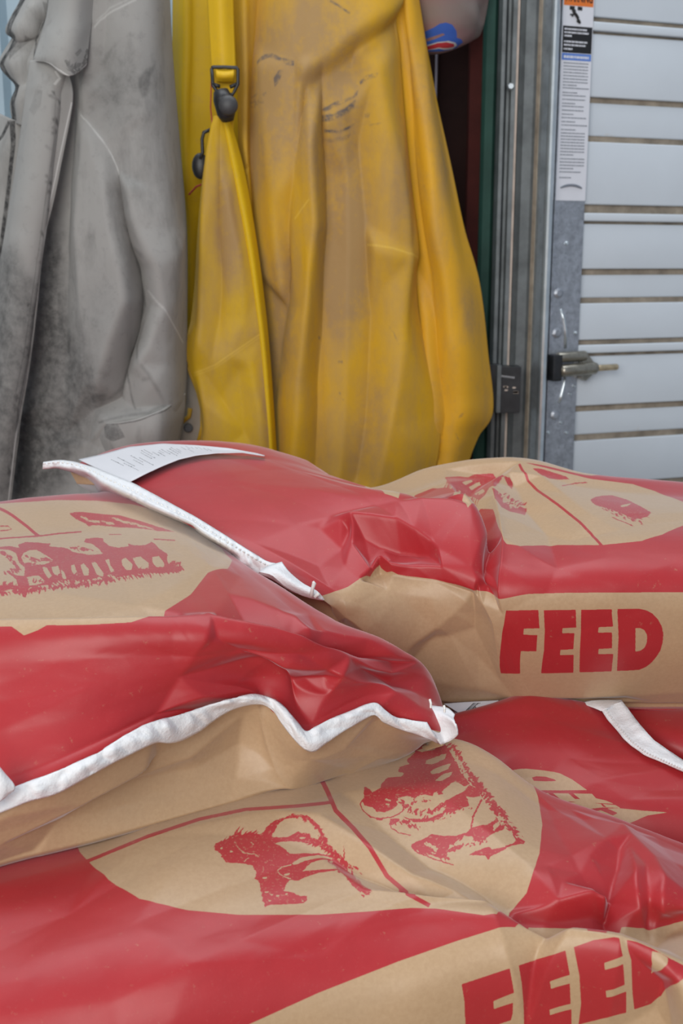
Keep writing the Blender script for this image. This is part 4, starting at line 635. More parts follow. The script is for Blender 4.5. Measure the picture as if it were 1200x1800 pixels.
   ('P',2,0.9,[9640,1424,9495,1647,9416,1840,9362,2018,9322,2186,9288,2351,9266,2516,9241,2683,9188,2856,9136,3025,9109,3194,9107,3362,9123,3530,9102,3699,8867,3864,8506,4029,8590,4200,8686,4375,8806,4555,8914,4738,9048,4923,9084,5109,9050,5293,9010,5477,9026,5661,9061,5844,9070,6029,9023,6212,8996,6396,9043,6581,9075,6763,8827,6950,8605,7135,8434,7318,8349,7503,8305,7689,8288,7873,8262,8053,8583,8236,8637,8402,8667,8562,8832,8721,8929,8871,8977,9016,9001,9157,9017,9297,9035,9435,9054,9574,9068,9713,9411,9716,9399,9577,9382,9438,9367,9299,9352,9160,9331,9019,9291,8874,9200,8724,9097,8568,9237,8414,9198,8249,9052,8075,9086,7896,9112,7712,9147,7526,9194,7338,9265,7151,9354,6962,9462,6769,9453,6587,9445,6403,9462,6219,9485,6035,9493,5851,9496,5668,9511,5485,9545,5300,9582,5116,9602,4931,9615,4748,9611,4568,9567,4390,9478,4216,9373,4046,9455,3876,9446,3705,9415,3535,9394,3367,9399,3199,9424,3031,9470,2862,9514,2688,9536,2521,9557,2357,9588,2192,9626,2024,9680,1847,9765,1655,9920,1432]),
   ('P',0,0.4,[6281,1279,6353,1495,6467,1684,6606,1858,6770,2022,6949,2180,7018,2346,7082,2512,7146,2680,7205,2853,7262,3029,7338,3204,7417,3371,7495,3538,7571,3705,7648,3874,7741,4047,7794,4221,7809,4399,7829,4586,7858,4776,7867,4968,7831,5160,7794,5353,7757,5545,7740,5735,7710,5926,7647,6117,7585,6308,7571,6500,7563,6691,7543,6877,7446,7057,7364,7235,7304,7413,7263,7591,7234,7767,7207,7941,7176,8112,7353,8115,7384,7945,7412,7771,7440,7594,7483,7416,7545,7238,7629,7061,7728,6880,7749,6693,7755,6503,7773,6311,7842,6120,7907,5928,7936,5738,7955,5547,7996,5356,8037,5163,8074,4971,8062,4779,8036,4588,8021,4402,8004,4224,7950,4049,7848,3876,7762,3707,7684,3539,7606,3373,7529,3206,7455,3031,7414,2855,7368,2682,7300,2514,7236,2349,7171,2182,6962,2022,6781,1858,6634,1685,6516,1495,6438,1276]),
   ('P',0,0.2,[1836,1645,2826,1073,4379,1142,4202,1549,3053,1766]),
   ('P',2,0.7,[6193,360,6845,598,6075,884,6340,911,7202,579,6534,303]),
  ]),
 'jacket_collar': dict(crease=[],
  ink=[
   ('G',0,0.6,30,(533,-461),(329,558),[6064,8473,7652,9661,8876,8983,10041,7856]),
   ('P',2,0.9,[-45,9966,2818,9817,5462,9586,6987,10199,8879,10268,10367,9494,10116,8995,8678,9906,6995,10023,5630,9300,2884,9120,-57,9268]),
   ('P',0,0.6,[7328,6775,8212,6243,8540,6646,7852,7209]),
  ]),
 'jacket_lapel': dict(crease=[[(0.5222,0.2064,8),(0.3565,0.3948,10),(0.2312,0.5906,6)],[(0.7786,0.2895,-6),(0.6361,0.5189,-8),(0.679,0.6834,-6)],[(0.3815,0.6827,6),(0.5058,0.7881,6)]],
  ink=[
   ('P',0,1,[-870,-12,-408,593,226,1215,204,1798,169,2439,476,3684,-202,5032,3563,3911,2351,3717,2406,2707,2549,2027,2709,1345,1597,618,1448,12]),
   ('P',0,1,[1258,5077,1790,5736,264,6248,-1316,7073,258,7616,-529,8063,500,8667,715,9284,384,9886,3306,9780,3496,9229,3253,8709,4183,8246,4672,7556,1764,6870,1489,6267,2829,5806,3030,5141]),
   ('P',0,0.9,[8343,1262,8331,2097,8457,2864,7956,3463,7103,4642,7936,5443,8862,6169,9287,6182,8459,5460,7751,4617,8363,3520,8850,2900,8753,2104,8809,1274]),
   ('P',0,0.6,[7303,1515,9864,1640,9609,2291,8203,2314]),
   ('P',0,0.5,[2363,5859,4934,3849,6128,4355,3585,5641,2863,6177]),
  ]),
 'jacket_left': dict(crease=[],
  ink=[
   ('P',0,1,[5841,114,6330,844,7076,1512,7422,1955,7746,2359,7960,2718,8084,3039,8143,3325,8134,3581,8107,3821,8066,4047,8016,4262,7961,4471,7903,4673,7844,4870,7790,5068,7736,5263,7681,5456,7624,5645,7564,5829,8029,5839,8089,5655,8147,5466,8203,5274,8257,5079,8312,4881,8369,4684,8425,4482,8477,4274,8525,4059,8565,3834,8598,3596,8621,3339,8592,3052,8523,2734,8406,2377,8235,1976,8086,1522,7772,816,7465,30]),
   ('P',0,1,[5155,182,4121,705,3555,1157,2887,1489,2678,1788,3442,1869,3738,1578,4507,1234,5198,752,6358,204]),
  ]),
 'jacket_cuff': dict(crease=[[(0.1906,0.5369,4),(0.2806,0.9271,4)],[(0.3579,0.5341,-3),(0.4157,0.9226,-3)],[(0.5795,0.4978,3),(0.6541,0.8801,3)]],
  ink=[
   ('P',0,0.7,[97,1059,1560,868,2796,890,4057,705,5303,917,6411,641,7518,753,8255,485,8997,387,9767,324,9668,-58,8904,4,8168,118,7456,407,6367,308,5277,570,4054,347,2798,499,1553,434,115,540]),
   ('P',0,0.6,[1182,1098,2795,684,3308,4989,2243,5944,1272,4995]),
  ]),
 'cap': dict(crease=[[(0.5509,0.2718,8),(0.6498,0.44,7),(0.9017,0.6616,3)],[(0.7174,0.2776,-8),(0.8813,0.4848,-6)]],
  ink=[
   ('P',1,0.7,[2251,3436,3498,3414,4532,3442,5482,3502,6385,4410,9723,7440,6765,6020,5500,5096,4438,4973,2981,5092,2325,4479]),
   ('P',1,0.8,[5598,3511,7047,3567,9927,3989,10096,5536,11037,8319,10441,10632,8053,6300,6412,4643]),
   ('P',0,1,[2213,6269,2804,6017,3563,5710,4269,5415,4699,5143,5099,5096,5516,5317,5883,5921,6154,6764,6726,7090,7165,7563,6784,7779,6661,8181,5717,7964,4761,7843,3752,7831,2743,8341,-3033,15083]),
   ('P',0,0,[2994,6653,3992,6295,4913,5959,5076,6152,4400,6491,3148,6885]),
   ('P',2,0.5,[2831,7456,3798,7037,4586,6834,5427,6836,6173,7213,6568,7665,6155,7999,5243,7697,4730,7482,3768,7630,2838,7927]),
   ('P',2,1,[3081,7320,3793,7179,4594,6936,5278,6946,6057,7296,6257,7689,5617,7599,4720,7367,3670,7591,3145,7580]),
  ]),
}
TAPE = {
 'bag_b': (5, 48, [-0.2988, 0.8073, 0.4396, -0.2914, 0.8086, 0.4435, -0.2839, 0.8098, 0.4475, -0.2763, 0.8108, 0.4516, -0.2685, 0.8115, 0.4552, -0.2606, 0.8121, 0.4589, -0.2531, 0.8136, 0.4627, -0.2454, 0.8152, 0.4655, -0.2377, 0.8172, 0.4678, -0.23, 0.8196, 0.4699, -0.2226, 0.823, 0.4718, -0.2154, 0.8268, 0.4737, -0.2083, 0.8311, 0.4755, -0.2012, 0.836, 0.4771, -0.1941, 0.8412, 0.4786, -0.1877, 0.8469, 0.4813, -0.1814, 0.8533, 0.4838, -0.175, 0.8602, 0.4859, -0.1682, 0.8674, 0.4874, -0.1613, 0.8748, 0.4889, -0.1538, 0.8821, 0.489, -0.146, 0.89, 0.4882, -0.138, 0.8973, 0.4878, -0.13, 0.9043, 0.4878, -0.1217, 0.9105, 0.4885, -0.113, 0.914, 0.4903, -0.104, 0.9165, 0.4922, -0.0951, 0.9207, 0.493, -0.0863, 0.9268, 0.4931, -0.0773, 0.933, 0.4924, -0.0681, 0.9389, 0.4886, -0.0591, 0.9385, 0.4854, -0.051, 0.935, 0.4807, -0.0445, 0.9311, 0.4745, -0.0382, 0.9289, 0.4674, -0.0315, 0.9269, 0.4607, -0.0232, 0.9317, 0.4624, -0.0148, 0.9385, 0.4647, -0.0058, 0.9448, 0.4662, 0.0035, 0.9514, 0.4672, 0.0129, 0.9583, 0.4684, 0.0223, 0.965, 0.4698, 0.0313, 0.9699, 0.4693, 0.0393, 0.972, 0.4615, 0.0477, 0.9753, 0.4538, 0.058, 0.979, 0.4501, 0.0682, 0.9803, 0.4476, 0.0786, 0.982, 0.4456, -0.2983, 0.8051, 0.4366, -0.2908, 0.8064, 0.4407, -0.2833, 0.8076, 0.4448, -0.2757, 0.8087, 0.449, -0.2679, 0.8097, 0.4526, -0.2599, 0.8105, 0.4562, -0.2522, 0.812, 0.4598, -0.2444, 0.8137, 0.4626, -0.2365, 0.8158, 0.4646, -0.2288, 0.8187, 0.4663, -0.2213, 0.8221, 0.4682, -0.2141, 0.826, 0.4704, -0.207, 0.8307, 0.4723, -0.1999, 0.8358, 0.474, -0.1928, 0.841, 0.4757, -0.1862, 0.8467, 0.4784, -0.1796, 0.8531, 0.4806, -0.1729, 0.86, 0.4826, -0.1659, 0.8672, 0.484, -0.1587, 0.8738, 0.4855, -0.1511, 0.8824, 0.4841, -0.1432, 0.8903, 0.4832, -0.1353, 0.8981, 0.483, -0.1272, 0.9051, 0.4835, -0.1193, 0.9124, 0.4846, -0.1109, 0.9174, 0.4865, -0.1019, 0.9191, 0.4894, -0.0927, 0.9222, 0.4908, -0.0837, 0.928, 0.4909, -0.0746, 0.9337, 0.4896, -0.0656, 0.9382, 0.4851, -0.0574, 0.9367, 0.4808, -0.0498, 0.9323, 0.4758, -0.0432, 0.9293, 0.4691, -0.0366, 0.9264, 0.4625, -0.0296, 0.9253, 0.4567, -0.0213, 0.9298, 0.4592, -0.0128, 0.937, 0.4616, -0.0039, 0.9439, 0.4633, 0.0054, 0.9507, 0.4647, 0.0147, 0.9578, 0.4662, 0.0241, 0.9648, 0.4674, 0.0331, 0.9691, 0.4651, 0.0416, 0.9728, 0.4572, 0.0505, 0.9755, 0.4503, 0.0609, 0.9789, 0.4464, 0.0712, 0.9799, 0.4435, 0.0815, 0.9816, 0.4405, -0.2981, 0.8038, 0.433, -0.2905, 0.8048, 0.4375, -0.2829, 0.806, 0.4419, -0.2753, 0.8072, 0.4462, -0.2673, 0.8083, 0.4499, -0.2594, 0.8096, 0.4532, -0.2515, 0.811, 0.4566, -0.2436, 0.8128, 0.4594, -0.2355, 0.815, 0.4612, -0.2277, 0.8182, 0.4625, -0.2202, 0.8217, 0.4644, -0.2129, 0.8257, 0.4668, -0.2057, 0.8303, 0.469, -0.1987, 0.8357, 0.4709, -0.1916, 0.8416, 0.4726, -0.1848, 0.8473, 0.475, -0.1779, 0.8536, 0.4771, -0.171, 0.8605, 0.4789, -0.1637, 0.8671, 0.4806, -0.1563, 0.8744, 0.4815, -0.1486, 0.8838, 0.4787, -0.1409, 0.8935, 0.4768, -0.1328, 0.901, 0.4773, -0.1248, 0.9084, 0.4782, -0.1171, 0.9152, 0.4804, -0.109, 0.9223, 0.4821, -0.1002, 0.9256, 0.4849, -0.0907, 0.9267, 0.4874, -0.0812, 0.9312, 0.4878, -0.0721, 0.9362, 0.4862, -0.0633, 0.9384, 0.4813, -0.0558, 0.9353, 0.4762, -0.0486, 0.9309, 0.4705, -0.042, 0.9272, 0.4639, -0.035, 0.925, 0.4571, -0.0277, 0.925, 0.4522, -0.0193, 0.9289, 0.4556, -0.0109, 0.9365, 0.458, -0.002, 0.9433, 0.4604, 0.0073, 0.9507, 0.462, 0.0166, 0.9579, 0.4638, 0.0259, 0.9647, 0.465, 0.0349, 0.9689, 0.4606, 0.044, 0.974, 0.4526, 0.0535, 0.9774, 0.446, 0.0639, 0.9799, 0.4422, 0.0742, 0.9806, 0.4388, 0.0846, 0.9823, 0.435, -0.2981, 0.8029, 0.4293, -0.2904, 0.8039, 0.434, -0.2827, 0.8049, 0.4387, -0.275, 0.8061, 0.4431, -0.267, 0.8074, 0.4468, -0.259, 0.8088, 0.4501, -0.2509, 0.8103, 0.4533, -0.2429, 0.8122, 0.456, -0.2347, 0.8146, 0.4575, -0.2267, 0.818, 0.4585, -0.2192, 0.8222, 0.4602, -0.212, 0.8265, 0.4628, -0.2048, 0.8311, 0.4652, -0.1976, 0.8363, 0.4674, -0.1904, 0.8417, 0.4696, -0.1835, 0.8481, 0.4716, -0.1763, 0.8544, 0.4735, -0.1691, 0.8615, 0.475, -0.1617, 0.8684, 0.4766, -0.1541, 0.8755, 0.4772, -0.1464, 0.887, 0.4725, -0.1387, 0.8981, 0.4699, -0.1307, 0.9063, 0.4704, -0.1226, 0.9131, 0.4722, -0.115, 0.9193, 0.4756, -0.107, 0.9259, 0.4782, -0.0982, 0.9307, 0.481, -0.0887, 0.9322, 0.4836, -0.0788, 0.9343, 0.4848, -0.0695, 0.9393, 0.4824, -0.0609, 0.9393, 0.4771, -0.0542, 0.9347, 0.4712, -0.0474, 0.9293, 0.4652, -0.0407, 0.9256, 0.4585, -0.0335, 0.9242, 0.4514, -0.0258, 0.9252, 0.4475, -0.0174, 0.9291, 0.4515, -0.0089, 0.9361, 0.4545, -0.0001, 0.9437, 0.4569, 0.0091, 0.9509, 0.4591, 0.0185, 0.9583, 0.4613, 0.0278, 0.9652, 0.4623, 0.0368, 0.9706, 0.4554, 0.0464, 0.9748, 0.4482, 0.0565, 0.9802, 0.4414, 0.067, 0.9814, 0.4378, 0.0774, 0.9824, 0.4337, 0.088, 0.9868, 0.4279, -0.2981, 0.8021, 0.4256, -0.2903, 0.8032, 0.4304, -0.2826, 0.8042, 0.4353, -0.2748, 0.8054, 0.4399, -0.2668, 0.8067, 0.4437, -0.2586, 0.8082, 0.4469, -0.2504, 0.8099, 0.4498, -0.2423, 0.8121, 0.4524, -0.2341, 0.8151, 0.4534, -0.226, 0.8189, 0.4541, -0.2184, 0.8231, 0.4558, -0.2112, 0.8278, 0.4584, -0.204, 0.8327, 0.461, -0.1967, 0.8377, 0.4635, -0.1895, 0.8435, 0.4658, -0.1822, 0.8493, 0.468, -0.1748, 0.856, 0.4694, -0.1674, 0.863, 0.4708, -0.1598, 0.8703, 0.4722, -0.1524, 0.8802, 0.4713, -0.1444, 0.8912, 0.4658, -0.1367, 0.904, 0.4622, -0.1285, 0.9115, 0.4636, -0.1204, 0.918, 0.4662, -0.1129, 0.9244, 0.4703, -0.1049, 0.9297, 0.4743, -0.0962, 0.9347, 0.4775, -0.0865, 0.9364, 0.4802, -0.0763, 0.9381, 0.4815, -0.0669, 0.9411, 0.4792, -0.0584, 0.9385, 0.4737, -0.0526, 0.9331, 0.4666, -0.0463, 0.928, 0.4598, -0.0396, 0.9253, 0.4525, -0.032, 0.9249, 0.4451, -0.024, 0.927, 0.442, -0.0155, 0.931, 0.4466, -0.0069, 0.9371, 0.4503, 0.0018, 0.9441, 0.4535, 0.011, 0.9517, 0.456, 0.0203, 0.9594, 0.4585, 0.0297, 0.9655, 0.4597, 0.0387, 0.9725, 0.45, 0.0489, 0.9779, 0.4428, 0.0595, 0.9825, 0.437, 0.0702, 0.9847, 0.4326, 0.0808, 0.9872, 0.4272, 0.0934, 1.0136, 0.4108]),
 'bag_c': (5, 48, [-0.3923, 1.4765, 0.6021, -0.3833, 1.4744, 0.6036, -0.374, 1.4713, 0.6053, -0.3645, 1.4673, 0.6062, -0.355, 1.4626, 0.606, -0.345, 1.4551, 0.606, -0.3349, 1.4462, 0.6052, -0.3248, 1.4363, 0.6047, -0.3145, 1.4254, 0.6043, -0.3045, 1.4141, 0.6032, -0.2946, 1.4026, 0.6022, -0.285, 1.3915, 0.6012, -0.2754, 1.3806, 0.6002, -0.2661, 1.3701, 0.5992, -0.2569, 1.3599, 0.5982, -0.248, 1.3498, 0.5968, -0.2395, 1.3398, 0.5949, -0.231, 1.3298, 0.5931, -0.2227, 1.3199, 0.5914, -0.2145, 1.3102, 0.5896, -0.2064, 1.3005, 0.5879, -0.1984, 1.2909, 0.5863, -0.1905, 1.2814, 0.5846, -0.1827, 1.2722, 0.583, -0.1751, 1.2631, 0.5813, -0.1675, 1.2544, 0.5797, -0.1602, 1.2461, 0.5778, -0.1531, 1.2383, 0.5756, -0.1462, 1.2308, 0.5735, -0.1394, 1.2237, 0.5712, -0.1326, 1.2171, 0.5689, -0.126, 1.211, 0.5665, -0.1196, 1.2053, 0.564, -0.1132, 1.2001, 0.5613, -0.1069, 1.1952, 0.5586, -0.1007, 1.1907, 0.5558, -0.0945, 1.1864, 0.5531, -0.0883, 1.1824, 0.5505, -0.0821, 1.1784, 0.5478, -0.0755, 1.1748, 0.5462, -0.0686, 1.1716, 0.5455, -0.0631, 1.1679, 0.542, -0.0578, 1.1642, 0.5383, -0.0525, 1.1607, 0.5346, -0.0471, 1.1584, 0.5308, -0.0418, 1.156, 0.527, -0.0358, 1.1538, 0.524, -0.0299, 1.1518, 0.5209, -0.392, 1.4742, 0.6004, -0.3824, 1.4703, 0.6021, -0.3728, 1.4658, 0.604, -0.3631, 1.4607, 0.6046, -0.3534, 1.455, 0.6043, -0.343, 1.4458, 0.6043, -0.3327, 1.4352, 0.6035, -0.3224, 1.4236, 0.6029, -0.3125, 1.4114, 0.6018, -0.303, 1.3992, 0.6001, -0.2938, 1.3876, 0.5983, -0.2844, 1.3765, 0.597, -0.2751, 1.366, 0.5957, -0.266, 1.3559, 0.5944, -0.2569, 1.3461, 0.5932, -0.2482, 1.3366, 0.5918, -0.2397, 1.327, 0.59, -0.2313, 1.3175, 0.5883, -0.2229, 1.308, 0.5866, -0.2146, 1.2985, 0.5852, -0.2065, 1.2893, 0.5838, -0.1984, 1.28, 0.5824, -0.1904, 1.271, 0.5811, -0.1825, 1.2622, 0.5797, -0.1748, 1.2537, 0.5783, -0.1672, 1.2455, 0.5769, -0.1602, 1.2377, 0.5745, -0.1535, 1.2302, 0.572, -0.1466, 1.2234, 0.5697, -0.1398, 1.2169, 0.5674, -0.1331, 1.211, 0.565, -0.1265, 1.2054, 0.5626, -0.12, 1.2002, 0.5601, -0.1135, 1.1955, 0.5575, -0.1072, 1.191, 0.5548, -0.1009, 1.1867, 0.5521, -0.0946, 1.1827, 0.5494, -0.0884, 1.1788, 0.5468, -0.082, 1.175, 0.5444, -0.0754, 1.1716, 0.5427, -0.0687, 1.1684, 0.5415, -0.0631, 1.1649, 0.5381, -0.0576, 1.1614, 0.5346, -0.0521, 1.1582, 0.5311, -0.0464, 1.1561, 0.5279, -0.0406, 1.1541, 0.5247, -0.0345, 1.1522, 0.522, -0.0284, 1.1504, 0.5193, -0.3921, 1.4732, 0.5985, -0.3821, 1.468, 0.6003, -0.3721, 1.4625, 0.6022, -0.3623, 1.4566, 0.6025, -0.3525, 1.4504, 0.602, -0.342, 1.4403, 0.6018, -0.3317, 1.4291, 0.6009, -0.3213, 1.4168, 0.6001, -0.3118, 1.4038, 0.5983, -0.303, 1.3913, 0.5958, -0.2946, 1.38, 0.5931, -0.2854, 1.3694, 0.5914, -0.2763, 1.3592, 0.5897, -0.2674, 1.3495, 0.5881, -0.2584, 1.3401, 0.5868, -0.2497, 1.3307, 0.5854, -0.2411, 1.3214, 0.5837, -0.2326, 1.312, 0.5821, -0.2243, 1.3026, 0.5806, -0.2158, 1.2932, 0.5795, -0.2074, 1.2838, 0.5785, -0.1991, 1.2746, 0.5775, -0.191, 1.2656, 0.5765, -0.183, 1.257, 0.5754, -0.1751, 1.2487, 0.5743, -0.1674, 1.2408, 0.5732, -0.1607, 1.233, 0.5705, -0.1542, 1.2258, 0.5676, -0.1474, 1.2193, 0.5653, -0.1405, 1.2133, 0.5629, -0.1338, 1.2077, 0.5605, -0.1272, 1.2025, 0.5581, -0.1206, 1.1975, 0.5557, -0.114, 1.193, 0.5532, -0.1076, 1.1888, 0.5506, -0.1013, 1.1847, 0.5479, -0.0949, 1.1807, 0.5453, -0.0886, 1.1769, 0.5427, -0.0821, 1.1733, 0.5405, -0.0754, 1.1699, 0.5388, -0.0689, 1.1667, 0.5371, -0.0631, 1.1632, 0.5339, -0.0575, 1.1598, 0.5305, -0.0517, 1.1565, 0.5274, -0.0456, 1.1546, 0.5248, -0.0396, 1.1528, 0.5221, -0.0332, 1.1511, 0.5199, -0.0269, 1.1494, 0.5176, -0.3923, 1.4731, 0.5964, -0.3823, 1.4677, 0.5982, -0.3721, 1.4617, 0.6001, -0.3622, 1.4553, 0.5999, -0.3524, 1.4489, 0.5991, -0.3439, 1.4472, 0.5972, -0.3359, 1.4456, 0.5941, -0.3281, 1.4448, 0.5908, -0.322, 1.4447, 0.5856, -0.3168, 1.4465, 0.5792, -0.3121, 1.4506, 0.5724, -0.3062, 1.4567, 0.5668, -0.3005, 1.464, 0.561, -0.2946, 1.4722, 0.5552, -0.2869, 1.4728, 0.5514, -0.2791, 1.4725, 0.5477, -0.2711, 1.4709, 0.5442, -0.263, 1.4683, 0.5409, -0.2547, 1.4646, 0.5378, -0.246, 1.4603, 0.5354, -0.2338, 1.4345, 0.5381, -0.2218, 1.4081, 0.5411, -0.2134, 1.4034, 0.5392, -0.205, 1.3991, 0.5372, -0.1967, 1.3949, 0.5352, -0.1885, 1.3909, 0.5332, -0.1789, 1.3632, 0.5342, -0.1695, 1.3357, 0.5354, -0.1595, 1.3085, 0.5378, -0.1522, 1.3025, 0.5353, -0.1449, 1.2968, 0.5327, -0.1353, 1.2695, 0.5358, -0.126, 1.2421, 0.5391, -0.1169, 1.2147, 0.5426, -0.1081, 1.1872, 0.5462, -0.1017, 1.1831, 0.5436, -0.0953, 1.1791, 0.541, -0.0889, 1.1753, 0.5385, -0.0822, 1.1717, 0.5366, -0.0755, 1.1684, 0.5349, -0.0691, 1.1651, 0.5327, -0.0632, 1.1615, 0.5296, -0.0573, 1.1581, 0.5265, -0.0513, 1.155, 0.5237, -0.0449, 1.1533, 0.5216, -0.0385, 1.1515, 0.5196, -0.0319, 1.1499, 0.5177, -0.0254, 1.1483, 0.5159, -0.3928, 1.4738, 0.5942, -0.3833, 1.4708, 0.5954, -0.3741, 1.4688, 0.5965, -0.3654, 1.4673, 0.595, -0.3569, 1.4666, 0.5928, -0.3485, 1.4654, 0.5905, -0.3425, 1.4722, 0.5854, -0.3369, 1.4814, 0.5798, -0.3339, 1.4931, 0.5711, -0.3322, 1.5082, 0.5609, -0.3309, 1.5258, 0.5501, -0.3276, 1.545, 0.5411, -0.3241, 1.5646, 0.532, -0.3201, 1.584, 0.5232, -0.3155, 1.6031, 0.515, -0.3091, 1.614, 0.5085, -0.3021, 1.6224, 0.5025, -0.2945, 1.6281, 0.497, -0.2865, 1.6314, 0.4921, -0.2741, 1.612, 0.4932, -0.2616, 1.5909, 0.495, -0.2491, 1.569, 0.4971, -0.2369, 1.5469, 0.4993, -0.2281, 1.5464, 0.4965, -0.2193, 1.5459, 0.4937, -0.2073, 1.5219, 0.4966, -0.1947, 1.4735, 0.5017, -0.1824, 1.4249, 0.5073, -0.1718, 1.3974, 0.5097, -0.1614, 1.37, 0.5123, -0.1512, 1.3422, 0.5152, -0.1412, 1.314, 0.5186, -0.1291, 1.2638, 0.5281, -0.1175, 1.2133, 0.5379, -0.1086, 1.1858, 0.5417, -0.1021, 1.1817, 0.5392, -0.0956, 1.1777, 0.5367, -0.0891, 1.1739, 0.5343, -0.0823, 1.1705, 0.5326, -0.0755, 1.1671, 0.5309, -0.0693, 1.1637, 0.5283, -0.0632, 1.1602, 0.5253, -0.0572, 1.1568, 0.5223, -0.051, 1.1538, 0.5198, -0.0442, 1.1522, 0.5184, -0.0374, 1.1505, 0.517, -0.0306, 1.149, 0.5156, -0.0239, 1.1474, 0.5141]),
